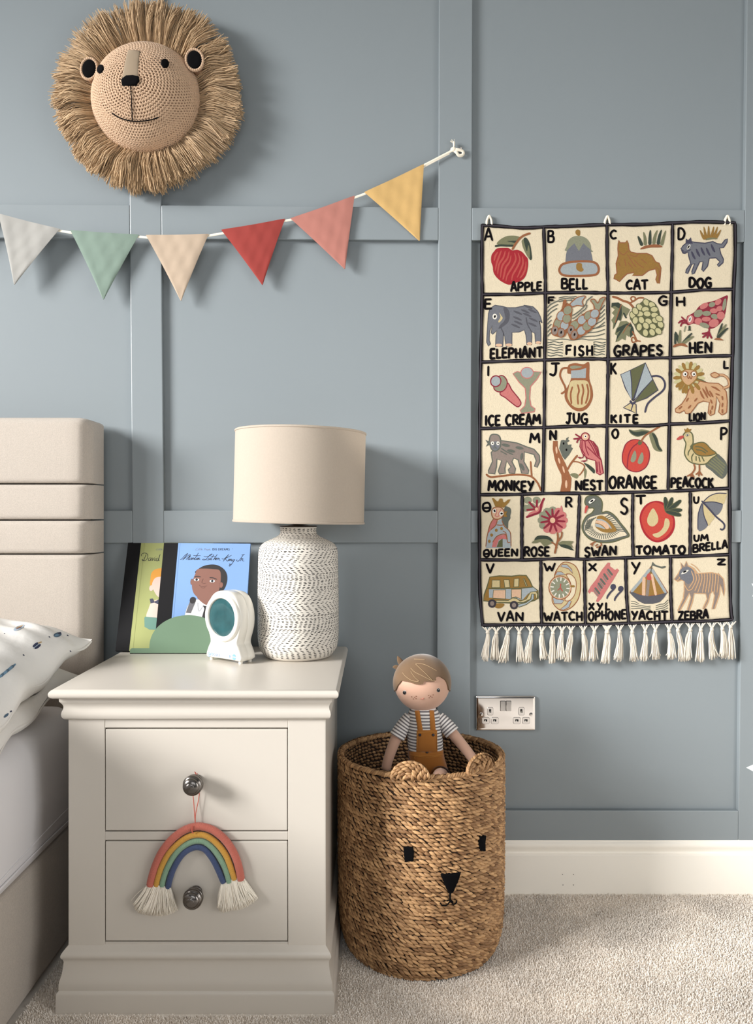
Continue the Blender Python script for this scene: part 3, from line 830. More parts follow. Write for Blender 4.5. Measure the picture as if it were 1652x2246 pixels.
# ------------------------------------------------------------------ sleep-training clock
M_PLASTIC = mat('glossy_white_plastic', (226, 223, 214), .28, coat=.3)
M_SCREEN = mat('teal_display', (44, 80, 84), .12, var=(45, .22))
M_BTN = mat('blue_button_print', (112, 156, 212), .4); M_GREY = mat('grey_blue_print', (128, 148, 182), .4)
def clock():
    yaw = math.radians(-35)
    px, py = -.2945, -.2315          # right front foot on the nightstand top
    t = thing('sleep_clock', 'small white egg-shaped clock with an oval teal screen beside the lamp', 'clock', (px - .03, py + .05, TOPZ))
    # local frame: x along the front to the right, y back, z up; origin at front right foot
    M = Matrix.Translation((px, py, TOPZ)) @ Matrix.Rotation(yaw, 4, 'Z')
    W = .106
    # outline of the body (x from the centre, z)
    half = [(.0, .0065), (.043, .0055), (.0495, .006), (.0530, .0095), (.0530, .016), (.0495, .025), (.0450, .034), (.0412, .041), (.0418, .049), (.0465, .062), (.0505, .076), (.0522, .093), (.0505, .111), (.0448, .128), (.0350, .142), (.0205, .1510), (0, .1535)]
    hs = crom(half, 5)
    outl = [(x, z) for x, z in hs] + [(-x, z) for x, z in hs[::-1]][1:-1]
    D = .047; xc = -W / 2 + .012
    def loc(x, y, z): return tuple(M @ Vector((x + xc, y, z)))
    cz = .075
    rings = []
    for y, k in ((0, .950), (.0008, .967), (.0035, .99), (.008, 1.0), (.022, 1.0), (.0232, .985), (.0244, 1.0), (.037, .985), (.044, .95), (D, .88)):
        off = (1 - k) * .048
        rr = []
        n = len(outl)
        for i, (x, z) in enumerate(outl):
            a, c = outl[i - 1], outl[(i + 1) % n]
            d = (c[0] - a[0], c[1] - a[1]); l = math.hypot(*d) or 1
            nx, nz = d[1] / l, -d[0] / l
            rr.append(loc(x - nx * off, y, z - nz * off))
        rings.append(rr)
    b = MB(); b.loft(rings, 0)
    body = o = b.build('clock_body', M_PLASTIC, None, sharp=60); o.parent = t; o.matrix_parent_inverse = t.matrix_world.inverted()
    # raised oval bezel, screen set in it
    ez, ex, ecz = .0465, .0455, .0965
    N = 64
    b = MB(); rings = []
    for y, k in ((.008, 1.13), (.0, 1.125), (-.0040, 1.11), (-.0065, 1.08), (-.0078, 1.0), (-.0075, .93), (-.0058, .885), (-.0035, .87), (.002, .86)):
        rings.append([loc(ex * k * math.cos(2 * PI * i / N), y, ecz + ez * k * math.sin(2 * PI * i / N) ) for i in range(N)])
    b.loft(rings, 0, True, False, False)
    o = b.build('bezel', M_PLASTIC, None, sharp=60); o.parent = t; o.matrix_parent_inverse = t.matrix_world.inverted()
    b = MB(); rings = []
    for y, k in ((-.0025, .875), (-.0032, .80), (-.0036, .5), (-.0038, .15)):
        rings.append([loc(ex * k * math.cos(2 * PI * i / N), y, ecz + ez * k * math.sin(2 * PI * i / N)) for i in range(N)])
    b.loft(rings, 0, True, False, True)
    o = b.build('screen', M_SCREEN, None); o.parent = t; o.matrix_parent_inverse = t.matrix_world.inverted()
    for fx, fy in ((-.045, .010), (.042, .010), (-.041, .038), (.041, .038)):
        b = MB(); b.lathe([(.0042, 0), (.0045, .001), (.0045, .008)], 16)
        o = b.build('foot', M_PLASTIC, None); o.data.transform(Matrix.Translation(loc(fx, fy, 0))); o.parent = t; o.matrix_parent_inverse = t.matrix_world.inverted()
    art = Art(lambda x, y, off: loc(x / 1000, .0000 - off, y / 1000), step=.00004, base=.0003)
    art.frame(0, 0, 1)
    lt = [[(6, 3), (3, 1), (1, 4), (4, 6), (6, 3), (6, 8), (3, 9.5), (1, 8.5)], [(8.5, 6.5), (8.7, 2.5), (11, 1.5)], [(13, 2), (12, 4), (14, 6), (16, 4), (15, 2), (13, 2)]]
    lt2 = [[(20.5, 2.2), (18.5, 2.2), (18, 4.6), (20.6, 6)], [(22.6, -1), (22.5, 6)], [(25, 2), (24.2, 4), (25.6, 6), (27, 4), (26.4, 2), (25, 2)], [(31, 2.2), (29.2, 2.2), (28.7, 4.6), (31, 6)], [(33, -1), (33, 6)], [(35.8, 2), (33.3, 4), (36, 6)]]
    for m, L in ((M_BTN, lt), (M_GREY, lt2)):
        for st in L: art.line(m, [(-47 + x * 1.05, 18.0 - y * 1.05) for x, y in st], 1.15, True, .00003, layer=False)
    art.ell(M_GREY, 20, 15, 2.2, 3.2); 
    for s_ in (1, -1):
        art.fill(M_BTN, [(33 + 5.4 * math.cos(a), 14.8 + s_ * (.9 + 5.4 * math.sin(a))) for a in [PI * i / 14 for i in range(15)]], False)
    merge_into(body, art.mb, art.cols)
clock()

# ------------------------------------------------------------------ rainbow hanging from the upper knob
def rainbow():
    Y = NF - .0085
    t = thing('rainbow_hanging', 'rope rainbow with cream tassels hanging from the upper drawer knob', 'wall hanging', (PX(428, Y), Y, PZ(1943, Y)))
    q = lambda x, y, Yy=Y: P(260 + x / 4.859, 1680 + y / 4.859, Yy)
    arcs = [('coral', (186, 102, 86), 42, [(337, 1278), (352, 1200), (395, 1060), (460, 920), (560, 790), (680, 695), (800, 648), (905, 648), (1020, 690), (1130, 780), (1210, 890), (1260, 1000), (1290, 1110), (1308, 1215)]),
            ('mustard', (198, 148, 60), 34, [(403, 1278), (420, 1195), (462, 1070), (530, 940), (620, 840), (720, 765), (820, 732), (920, 740), (1010, 790), (1090, 870), (1150, 960), (1190, 1060), (1220, 1150), (1240, 1208)]),
            ('sage', (126, 156, 130), 33, [(465, 1280), (480, 1200), (515, 1100), (575, 985), (650, 890), (740, 825), (830, 797), (915, 808), (990, 860), (1050, 930), (1100, 1010), (1140, 1090), (1165, 1170), (1182, 1240)]),
            ('navy', (62, 76, 112), 33, [(528, 1300), (545, 1215), (580, 1110), (635, 1005), (700, 925), (780, 877), (850, 866), (920, 890), (975, 950), (1020, 1020), (1060, 1100), (1095, 1180), (1123, 1245)])]
    for nm, rgb, rad, pts in arcs:
        m = mat('wrapped_%s_cotton' % nm, rgb, .85, sheen=.3, bump=('noise', 700, .3, .0006))
        c = crom([q(x, y) for x, y in pts], 40)
        L = [Vector(p) for p in c]; d = [0]
        for i in range(1, len(L)): d.append(d[-1] + (L[i] - L[i - 1]).length)
        r0 = rad / 4.859 * (Y - CAM_Y) / F
        pitch = .0019
        nn = int(d[-1] / pitch) * 4
        xs = np.linspace(0, d[-1], nn)
        arr = np.array(L); pp = np.stack([np.interp(xs, d, arr[:, i]) for i in range(3)], 1)
        rr = [r0 * (1 - .11 * (1 - abs(math.sin(PI * x / pitch)))) * (1 if 4 < i < nn - 5 else .93) for i, x in enumerate(xs)]
        b = MB(); b.tube(pp, rr, 14)
        b.build('%s_arch' % nm, m, t, sharp=0, label='%s wrapped rope arch' % {'coral': 'coral pink', 'mustard': 'mustard yellow', 'sage': 'sage green', 'navy': 'navy blue'}[nm])
    M_CORD = mat('coral_cord', (192, 96, 80), .8)
    b = MB()
    top = (PX(434, NF - .008), NF - .008, (DZ[0][0] + DZ[0][1]) / 2)
    cx = (DX0 + DX1) / 2; zk = (DZ[0][0] + DZ[0][1]) / 2
    def cord(dx): 
        e = q(818, 640); 
        return [(e[0], e[1], e[2]), (e[0] - .0005 + dx * .2, Y + .001, e[2] + .022), (cx + .001 + dx, Y + .002, zk - .03), (cx + dx * 1.5, NF - .008, zk - .004), (cx + dx * .9, NF - .008, zk + .006), (cx + .001, NF - .0085, zk + .0085)]
    b.tube(crom(cord(-.0052), 6), .0008, 6); b.tube(crom(cord(.0052), 6), .0008, 6)
    e = q(805, 640)
    b.tube(crom([(e[0] - .001, Y - .0082, e[2] + .004), (e[0] - .0015, Y - .0086, e[2] - .006), (e[0] + .0005, Y - .0076, e[2] - .010)], 4), .0011, 6)
    b.ball((cx + .002, NF - .0095, zk + .0100), .0022, 8, 6)
    for k in range(5): b.tube([(cx + .002, NF - .0095, zk + .011), (cx + .002 + .003 * math.cos(k), NF - .011 - .002 * math.sin(k * 2), zk + .016 + .001 * k % 3)], .00045, 4)
    b.build('hanging_cord', M_CORD, t)
    M_TAS = mat('cream_cotton_thread', (246, 238, 224), .9, island=.10)
    def tuft(pts_top, pts_bot, seed, stray=None):
        r = random.Random(seed); b = MB()
        T = crom(pts_top, 10); B = crom(pts_bot, 10)
        def at(Cv, u):
            f = u * (len(Cv) - 1); i = min(int(f), len(Cv) - 2); f -= i
            return (Cv[i][0] * (1 - f) + Cv[i + 1][0] * f, Cv[i][1] * (1 - f) + Cv[i + 1][1] * f)
        for k in range(430):
            u = r.random(); a = at(T, u); c = at(B, min(1, max(0, u + r.gauss(0, .035))))
            k_ = r.uniform(.90, 1.0); c = (a[0] + (c[0] - a[0]) * k_, a[1] + (c[1] - a[1]) * k_)
            dep = r.uniform(-.0055, .0055)
            bow = r.gauss(0, 14)
            mid = ((a[0] + c[0]) / 2 + bow * .6 + (c[0] - a[0]) * -.06, (a[1] + c[1]) / 2)
            b.tube(crom([q(a[0], a[1] - 6, Y + dep * .5), q(mid[0], mid[1], Y + dep * 1.0 - .001), q(c[0], c[1], Y + dep * 1.25 + .0005)], 3), [.00075] * 6 + [.0006], 4)
        if stray: b.tube(crom([q(*p, Y - .002) for p in stray], 4), .00045, 4)
        b.build('tassel', M_TAS, t, sharp=0)
    tuft([(300, 1278), (400, 1276), (470, 1285), (555, 1305)], [(150, 1480), (200, 1560), (300, 1590), (430, 1606), (560, 1580), (630, 1540)], 1, [(290, 1285), (200, 1360), (130, 1440)])
    tuft([(1100, 1245), (1160, 1245), (1230, 1205), (1340, 1205)], [(1050, 1515), (1100, 1565), (1200, 1545), (1300, 1530), (1400, 1490), (1490, 1415)], 2)
rainbow()

# ------------------------------------------------------------------ crocheted lion head on the wall
def lion():
    YB = -.030
    cx, cz = PX(323, YB), PZ(221, YB)
    t = thing('lion_wall_head', 'round crocheted lion face with a tan yarn mane hanging high on the wall', 'wall decoration', (cx, 0, cz))
    M_CRO = mat('peach_crochet_cotton', (202, 170, 140), .9, island=.10, sheen=.25, bump=('noise', 900, .25, .0006))
    M_CORE = mat('crochet_shadow_yarn', (150, 118, 92), .95)
    M_MANE = mat('tan_yarn_strand', (206, 176, 138), .9, rgb2=(166, 136, 100), sheen=.2)
    M_FELT = mat('black_felt', (9, 8, 10), .95, spec=.1)
    M_BROW = mat('taupe_yarn', (156, 138, 116), .95, bump=('wave', 500, .4, .0008))
    R, Hh = .1285, .090
    def dome(phi, a, off=0):     # phi 0 at the nose tip, pi/2 at the rim
        r = (R + off) * math.sin(phi); return Vector((cx + r * math.cos(a), YB - (Hh + off) * math.cos(phi), cz + r * math.sin(a)))
    def dome_n(phi, a):
        return Vector((math.sin(phi) * math.cos(a) / R, -math.cos(phi) / Hh, math.sin(phi) * math.sin(a) / R)).normalized()
    b = MB(); N = 64; rings = [[tuple(dome(PI / 2 * (.02 + .98 * i / 20), 2 * PI * k / N, -.0022)) for k in range(N)] for i in range(21)]
    rings.append([(p[0], -.004, p[2]) for p in rings[-1]])
    b.loft(rings, 1)
    core_faces = [(MB, 0)]
    core = MB(); core.loft([[tuple(dome(PI / 2 * (.02 + .98 * i / 20), 2 * PI * k / N, .0012)) for k in range(N)] for i in range(21)])
    # stitches: two leaning plump loops per stitch, in a spiral round the nose tip
    V = []; F2 = []
    nr = 27; r_ = random.Random(2)
    for i in range(1, nr):
        phi = PI / 2 * (i + .35) / nr; rad = R * math.sin(phi)
        step = R * PI / 2 / nr
        n = max(5, int(2 * PI * rad / .0068))
        for k in range(n):
            a = 2 * PI * (k + .5 * (i % 2)) / n + phi * .6 + r_.uniform(-.05, .05) / n
            c = dome(phi, a); nn = dome_n(phi, a)
            ta = Vector((-math.sin(a), 0, math.cos(a))); tr = nn.cross(ta).normalized()
            for sgn in (-1, 1):
                cc = c + ta * sgn * .0016
                ax = (tr + ta * sgn * .55).normalized(); bx = nn.cross(ax)
                base = len(V); nu, nv = 6, 5
                sc = r_.uniform(.9, 1.1)
                for u in range(nu + 1):
                    tt = -1 + 2 * u / nu; w = math.sqrt(max(.04, 1 - tt * tt))
                    for v_ in range(nv):
                        an = PI * v_ / (nv - 1)
                        V.append(cc + ax * tt * step * .60 * sc + bx * math.cos(an) * .0020 * w * sc + nn * (math.sin(an) * .0021 * w * sc - .0006))
                for u in range(nu):
                    for v_ in range(nv - 1):
                        F2.append((base + u * nv + v_, base + u * nv + v_ + 1, base + (u + 1) * nv + v_ + 1, base + (u + 1) * nv + v_))
    b.add(V, F2, 0)
    b.build('face', [M_CRO, M_CORE], t, sharp=0)
    bv = BVHTree.FromPolygons([Vector(p) for p in core.v], core.f)
    def hit(px, py, off):
        d = ray(px, py); h = bv.ray_cast(CAMP, d)
        if h[0] is None:
            s = (YB - .03 - CAM_Y) / d.y; return tuple(CAMP + d * s)
        nn = h[1] if h[1].dot(d) < 0 else -h[1]
        return tuple(h[0] + nn * off)
    def patch(name, m, pts, thick=.0022, label=None, smooth=True):
        """pad of felt or yarn following the dome, pts in the zoomed crop (origin 80,0, scale 3.304)"""
        q = crom(pts, 5, True) if smooth else [tuple(p) for p in pts]
        c = np.mean(np.array(pts), 0); b2 = MB(); rings = []
        for k, off in ((1.0, -.001), (1.0, thick * .6), (.93, thick), (.7, thick * 1.1), (.4, thick * 1.15), (.12, thick * 1.15)):
            rings.append([hit(80 + (c[0] + (x - c[0]) * k) / 3.304, (c[1] + (y - c[1]) * k) / 3.304, off) for x, y in q])
        b2.loft(rings, 0, True, False, True)
        return b2.build(name, m, t, sharp=0, label=label)
    def cordline(name, pts, r):
        b2 = MB(); b2.tube([hit(80 + x / 3.304, y / 3.304, .0022) for x, y in crom(pts, 6)], r, 8); return b2
    patch('nose_bridge', M_BROW, [(665, 368), (705, 364), (750, 371), (742, 450), (736, 560), (680, 575), (622, 590), (634, 500), (650, 420)], .0016, 'taupe strip down the forehead', False)
    patch('nose', M_FELT, [(616, 578), (652, 550), (700, 548), (742, 556), (748, 590), (722, 620), (680, 624), (622, 622)], .0035, 'black nose', False)
    b2 = cordline('m', [(684, 620), (690, 700), (694, 790), (698, 874)], .0011)
    b3 = cordline('m', [(552, 820), (585, 842), (630, 862), (700, 878), (760, 878), (830, 868), (886, 850)], .0013)
    b2.add(b3.v, b3.f); b2.build('mouth', M_FELT, t, sharp=0, label='black stitched mouth')
    for c, rx, ry, rot in (((466, 503), 20, 33, .35), ((931, 462), 28, 33, -.5)):
        e = [(c[0] + rx * math.cos(a) * math.cos(rot) - ry * math.sin(a) * math.sin(rot), c[1] + rx * math.cos(a) * math.sin(rot) + ry * math.sin(a) * math.cos(rot)) for a in [2 * PI * k / 16 for k in range(16)]]
        patch('eye', M_FELT, e, .0030, None, False)
    # ears
    for c, rx, ry, rot, dep in (((383, 500), 62, 82, -.12, -.070), ((1146, 435), 66, 82, .15, -.070)):
        px, py = 80 + c[0] / 3.304, c[1] / 3.304
        o = Vector(P(px, py, dep)); s = (dep - CAM_Y) / F / 3.304
        def ep(k, a, y): 
            x0, z0 = rx * s * k * math.cos(a), ry * s * k * math.sin(a)
            return (o.x + x0 * math.cos(rot) - z0 * math.sin(rot), o.y + y, o.z + x0 * math.sin(rot) + z0 * math.cos(rot))
        N = 40
        b2 = MB()
        nst = 26                                   # crocheted rim of plump stitches
        for k in range(nst):
            a = 2 * PI * k / nst
            M = Matrix.Rotation(-(a + rot), 4, 'Y')
            b2.ball(ep(.93, a, 0), (.0034, .0044, .0038), 10, 7, 0, M)
        b2.loft([[ep(k, 2 * PI * i / N, y) for i in range(N)] for k, y in ((.98, .006), (.95, .001), (.75, .001), (.2, .001))], 1, True, True, True)
        b2.loft([[ep(k, 2 * PI * i / N, y) for i in range(N)] for k, y in ((.55, .004), (.95, .035))], 1, True, True, True)
        ear = b2.build('ear', [M_CRO, M_CORE], t, sharp=0)
        b2 = MB(); b2.loft([[ep(k, 2 * PI * i / N, y) for i in range(N)] for k, y in ((.80, .001), (.78, -.0025), (.7, -.0035), (.3, -.0035), (.06, -.0035))], 0, True, False, True)
        b2.build('inner_ear', M_FELT, ear, sharp=0, label='black felt inner ear')
    # mane: knotted bundles of yarn round the rim
    r_ = random.Random(9)
    outer = [(0, .228), (20, .226), (45, .238), (62, .236), (80, .230), (100, .226), (118, .226), (135, .224), (160, .222), (180, .220), (200, .214), (222, .212), (245, .216), (262, .224), (270, .214), (280, .226), (292, .212), (310, .208), (325, .216), (345, .225), (360, .228)]
    oa = [a for a, _ in outer]; orr = [v for _, v in outer]
    Vs = []; Fs = []
    nb = 150
    for i in range(nb):
        a0 = 2 * PI * i / nb
        lay = r_.choice((0, 0, 1, 2)) 
        bend = r_.gauss(0, .035)
        bl = r_.uniform(.965, 1.02)
        for sidx in range(34):
            da = r_.gauss(0, .026)
            a1 = a0 + r_.gauss(0, .012); a2 = a0 + da * .9 + bend * .35; a3 = a0 + da * 1.25 + bend
            deg = math.degrees(a3) % 360
            Ro = float(np.interp(deg, oa, orr)) * bl * r_.uniform(.95, 1.015)
            Ri = .121
            y1 = YB + r_.uniform(-.012, .006); y2 = YB - .016 - lay * .006 + r_.gauss(0, .006); y3 = YB - .006 - lay * .004 + r_.gauss(0, .010)
            y3 = min(y3, -.012); y2 = min(y2, -.012); y1 = min(y1, -.008)
            rm = Ri + (Ro - Ri) * .5
            droop = .006 * abs(math.cos(a3))
            pts = [Vector((cx + Ri * math.cos(a1), y1, cz + Ri * math.sin(a1))), Vector((cx + rm * math.cos(a2), y2, cz + rm * math.sin(a2) + .001)), Vector((cx + Ro * math.cos(a3), y3, cz + Ro * math.sin(a3) - droop))]
            c = [Vector(p) for p in crom(pts, 3)]
            rad = .00082 * r_.uniform(.75, 1.3)
            base = len(Vs)
            for j, p in enumerate(c):
                tg = (c[min(j + 1, len(c) - 1)] - c[max(j - 1, 0)]).normalized()
                n1 = tg.cross(Vector((0, 1, 0))).normalized(); n2 = tg.cross(n1)
                rr = rad * (1 if j < len(c) - 1 else .85)
                for q_ in range(4):
                    an = PI / 2 * q_ + .6; Vs.append(p + (n1 * math.cos(an) + n2 * math.sin(an)) * rr)
            for j in range(len(c) - 1):
                for q_ in range(4):
                    k2 = (q_ + 1) % 4; Fs.append((base + j * 4 + q_, base + j * 4 + k2, base + (j + 1) * 4 + k2, base + (j + 1) * 4 + q_))
    for i in range(nb):        # knots of the bundles at the rim
        a = 2 * PI * (i + .5) / nb
        base = len(Vs); c = Vector((cx + .1285 * math.cos(a), YB - .003, cz + .1285 * math.sin(a)))
        nu, nv = 6, 4
        for u in range(nu + 1):
            th = PI * (.05 + .9 * u / nu)
            for v_ in range(6):
                an = 2 * PI * v_ / 6
                Vs.append(c + Vector((.0045 * math.cos(th) * math.cos(a) , 0, .0045 * math.cos(th) * math.sin(a))) + Vector((-math.sin(a) * math.cos(an), math.sin(an), math.cos(a) * math.cos(an))) * .0034 * math.sin(th))
        for u in range(nu):
            for v_ in range(6):
                k2 = (v_ + 1) % 6; Fs.append((base + u * 6 + v_, base + u * 6 + k2, base + (u + 1) * 6 + k2, base + (u + 1) * 6 + v_))
    raw_mesh('mane', np.array([tuple(p) for p in Vs]), Fs, M_MANE, t)
lion()

# ------------------------------------------------------------------ bunting
def bunting():
    M_TAPE = mat('cream_cotton_tape', (233, 224, 206), .85)
    def depth(px): return float(np.interp(px, [-400, 0, 300, 960, 1000], [-.020, -.036, -.030, -.020, -.019]))
    fl = [('pale grey', (164, 162, 157), [(-4, 468), (131, 502), (31, 626)]), ('sage green', (124, 143, 131), [(154, 504.5), (305, 514.6), (227, 658.5)]),
          ('cream', (186, 166, 145), [(320, 515.5), (458, 513), (397, 661.5)]), ('brick red', (152, 54, 47), [(485, 504), (625.5, 479.6), (576, 626.5)]),
          ('dusky pink', (180, 118, 106), [(637, 479), (778, 429), (757, 591.5)]), ('mustard yellow', (202, 165, 104), [(799, 421.5), (930, 359.7), (921, 530)]),
          ('dusty blue', (150, 160, 170), [(-160, 405), (-30, 462), (-140, 600)])]
    t = thing('bunting', 'string of coloured cotton triangle flags tied to the wall batten', 'bunting', P(500, 500, -.02))
    order = [6, 0, 1, 2, 3, 4, 5]
    cordpts = [(-420, 235), (-160, 407), (-30, 464), (-4, 472), (131, 506), (154, 510), (305, 519), (324, 521), (457, 517), (487, 512), (626, 484), (639, 482), (776, 434), (801, 425), (929, 363), (960, 347), (985, 334), (994, 329)]
    b = MB(); 
    for i in range(len(cordpts) - 1):
        a, c = cordpts[i], cordpts[i + 1]
        pa, pc = Vector(P(*a, depth(a[0]))), Vector(P(*c, depth(c[0])))
        b.tube([pa + (pc - pa) * k / 4 for k in range(5)], .0028, 8, flat=.3)
    a, c = Vector(P(929, 367, depth(929))), Vector(P(986, 337, -.0185))
    b.tube([a, c], .0016, 6, flat=.5)
    # knot, frayed end and loop over the pin
    K = Vector(P(995, 328, -.0195))
    b.ball(K, (.0075, .005, .0062), 14, 10)
    b.tube(crom([K, K + Vector((.001, -.002, .008)), K + Vector((.0005, -.003, .0165))], 4), [.0042, .004, .0036, .003, .0034, .0038, .0042, .0048, .005], 10, flat=.6)
    for k in range(9): 
        a0 = random.uniform(-.9, .9); b.tube([K + Vector((a0 * .004, -.003, .015)), K + Vector((a0 * .010, -.004 + random.uniform(-.002, .002), .020 + random.uniform(-.003, .003)))], .0004, 4)
    b.tube(crom([K + Vector((.002, 0, -.001)), K + Vector((.007, -.003, -.0015)), K + Vector((.0195, -.002, -.0035)), K + Vector((.0235, -.001, -.0085)), K + Vector((.0205, 0, -.0135)), K + Vector((.0125, -.001, -.0145)), K + Vector((.0065, -.003, -.008)), K + Vector((.002, -.001, -.003))], 5), .0036, 8, flat=.45)
    b.build('tape_cord', M_TAPE, t, sharp=60)
    b = MB(); p = Vector(P(1009, 335, 0))
    b.tube([(p.x, -.011, p.z), (p.x, -.024, p.z)], [.0012, .0012], 8); b.ball((p.x, -.025, p.z), (.0024, .0014, .0024), 10, 6)
    b.build('wall_pin', M_CHROME, t)
    for idx in order:
        nm, rgb, (A, B, Cc) = fl[idx]
        rib = nm == 'mustard yellow'
        m = mat('%s_cotton' % nm.replace(' ', '_'), rgb, .9, bump=('wave', 300, .4, .0006) if rib else ('weave', 700, .35, .0005), var=(40, .035), sheen=.15)
        r_ = random.Random(idx)
        b = MB(); n = 22; ya = depth(A[0]); yb = depth(B[0]); yc = min((ya + yb) / 2 + .006, -.016)
        if idx in (0, 1, 6): yc = (ya + yb) / 2 + .001
        ph = [r_.uniform(0, 6.28) for _ in range(4)]
        def s(u, v, side):      # u along the top 0..1, v towards the tip 0..1
            lx = A[0] + (Cc[0] - A[0]) * v; ly = A[1] + (Cc[1] - A[1]) * v
            rx = B[0] + (Cc[0] - B[0]) * v; ry = B[1] + (Cc[1] - B[1]) * v
            bul = math.sin(PI * v) * 2.2
            lx -= bul * -.6; rx += bul * -.6 * (.4 if idx > 3 else 1)
            px = lx + (rx - lx) * u; py = ly + (ry - ly) * u + (1 - v) * 1.2 * math.sin(PI * u)
            y = (ya + (yb - ya) * u) * (1 - v) + yc * v
            X_, Y_ = (u - .5) * (1 - v) , v
            wr = .0010 * math.sin(7 * X_ + ph[0] + 2 * v) * (1 - v) + .0004 * math.sin(23 * X_ + ph[1] - 9 * v) + .0003 * math.sin(19 * v + ph[2] + 31 * X_)
            e = min(u, 1 - u) * 8; e = min(1, e) * min(1, (1 - v) * 12 + .15)
            return Vector(P(px, py, y - wr - .0025 * (1 - v))) + Vector((0, side * -.0017 * e ** .5 - side * .0003, 0))
        for side in (1, -1):
            V = []; F2 = []
            for j in range(n + 1):
                v = j / n * .985
                for i in range(n + 1): V.append(s(i / n, v, side))
            for j in range(n):
                for i in range(n):
                    q = (j * (n + 1) + i, (j + 1) * (n + 1) + i, (j + 1) * (n + 1) + i + 1, j * (n + 1) + i + 1)
                    F2.append(q if side > 0 else q[::-1])
            b.add(V, F2)
        rim = [(i / n, 0) for i in range(n)] + [(1, j / n * .985) for j in range(n)] + [(1 - i / n, .985) for i in range(n)] + [(0, .985 - j / n * .985) for j in range(n)]
        rv = [s(u, v, 1) for u, v in rim] + [s(u, v, -1) for u, v in rim]; k = len(rim)
        b.add(rv, [(i, (i + 1) % k, (i + 1) % k + k, i + k) for i in range(k)])
        b.build('flag', m, t, sharp=50, label='%s triangle flag' % nm)
bunting()

# ------------------------------------------------------------------ double wall socket
def socket():
    s0 = thing('wall_socket', 'polished chrome double switched socket on the wall above the basket', 'socket', P(1109, 1565, 0))
    q = lambda x, y: (1020 + x / 8.26, 1490 + y / 8.26)
    y0 = -.0065
    x0, z1 = PX(q(200, 0)[0], y0), PZ(q(0, 303)[1], y0); x1, z0 = PX(q(1278, 0)[0], y0), PZ(q(0, 930)[1], y0)
    b = MB()
    rings = []
    for ins, y in ((0, 0.0), (0, -.0042), (.0005, -.0056), (.0016, -.0066), (.0032, -.0071), (.0055, -.0073)):
        rings.append([(x, y, z) for x, z in rrect(x0 + ins, x1 - ins, z0 + ins, z1 - ins, max(.0032 - ins * .3, .0015), 4)])
    b.loft(rings, 0)
    b.build('face_plate', M_CHROME, s0, sharp=20)
    M_ACC = mat('satin_nickel_insert', (226, 220, 216), .22, metal=.9)
    def q3(x, y, Y=-.0073): a = q(x, y); return PX(a[0], Y), PZ(a[1], Y)
    def insert(xa, xb, ya, yb, slot):
        ax, az = q3(xa, yb); bx, bz = q3(xb, ya)
        b = MB(); b.loft([[(x, y, z) for x, z in rrect(ax + i, bx - i, az + i, bz - i, .0038, 5)] for i, y in ((0, -.007), (0, -.0079), (.0003, -.0082))], 0)
        b.loft([[(x, y, z) for x, z in rrect(ax - .0004, bx + .0004, az - .0004, bz + .0004, .0040, 5)] for y in (-.0072, -.0074)], 1)
        sx0, sz0 = q3(slot[0], slot[3]); sx1, sz1 = q3(slot[1], slot[2])
        b.add([(sx0, -.0083, sz0), (sx1, -.0083, sz0), (sx1, -.0083, sz1), (sx0, -.0083, sz1)], [(0, 1, 2, 3)], 1)
        b.add([(sx0 + .0006, -.0084, sz0), (sx0 + (sx1 - sx0) * .55, -.0084, sz0), (sx0 + (sx1 - sx0) * .5, -.0084, sz0 + (sz1 - sz0) * .7)], [(0, 1, 2)], 2)
        b.build('pin_shutter', [M_ACC, M_DARK, mat('shutter_white', (214, 208, 198), .5)], s0, sharp=20)
    for dx in (0, 566):
        insert(405 + dx, 512 + dx, 507, 650, (435 + dx, 474 + dx, 540, 605))
        insert(308 + dx, 443 + dx, 688, 805, (345 + dx, 403 + dx, 722, 762)); insert(474 + dx, 608 + dx, 688, 805, (511 + dx, 568 + dx, 722, 762))
    for xa in (643, 745):
        ax, az = q3(xa, 572); bx, bz = q3(xa + 90, 390)
        b = MB(); b.loft([[(x, y, z) for x, z in rrect(ax - .0006, bx + .0006, az - .0006, bz + .0006, .0014, 4)] for y in (-.0072, -.0076)], 1)
        b.loft([[(x, y + (.0012 * ((z - az) / (bz - az)) if y < -.008 else 0), z) for x, z in rrect(ax + i, bx - i, az + i, bz - i, .0012, 4)] for i, y in ((0, -.0072), (0, -.0102), (.0006, -.0111))], 0)
        b.build('rocker_switch', [M_CHROME, M_DARK], s0, sharp=20)
    for xa in (297, 1197):
        cx, cz = q3(xa, 633)
        b = MB(); N = 20
        b.loft([[(cx + r * math.cos(2 * PI * k / N), y, cz + r * math.sin(2 * PI * k / N)) for k in range(N)] for r, y in ((.0042, -.0072), (.0042, -.0078), (.0032, -.0084), (.0006, -.0087))], 0)
        b.box(cx - .0032, cx + .0032, -.0089, -.0083, cz - .0005, cz + .0005, 1)
        b.build('screw', [M_CHROME, M_DARK], s0, sharp=20)
socket()

# ------------------------------------------------------------------ star stickers at the right edge
def star(px, py, r, rot, label):
    c = P(px, py, BT); out = []
    for k in range(10):
        a = rot + PI * k / 5; rr = r if k % 2 == 0 else r * .5
        out.append((c[0] + rr * math.cos(a), c[2] + rr * math.sin(a)))
    b = MB(); b.add([(x, BT - .0001, z) for x, z in out] + [(x, BT - .0005, z) for x, z in out], [tuple(range(10)), tuple(reversed(range(10, 20)))] + [(i, (i + 1) % 10, (i + 1) % 10 + 10, i + 10) for i in range(10)])
    tag(b.build('star_sticker', mat('white_vinyl', (236, 238, 240), .5), smooth=False), label, 'wall sticker', 'white star stickers at the right edge')
star(1669, 1293, .0265, PI * .8 + .06, 'white star sticker at the right edge, level with the bottom of the alphabet panel')
star(1668, 1685, .034, PI * .985, 'white star sticker at the right edge, lower down near the skirting')

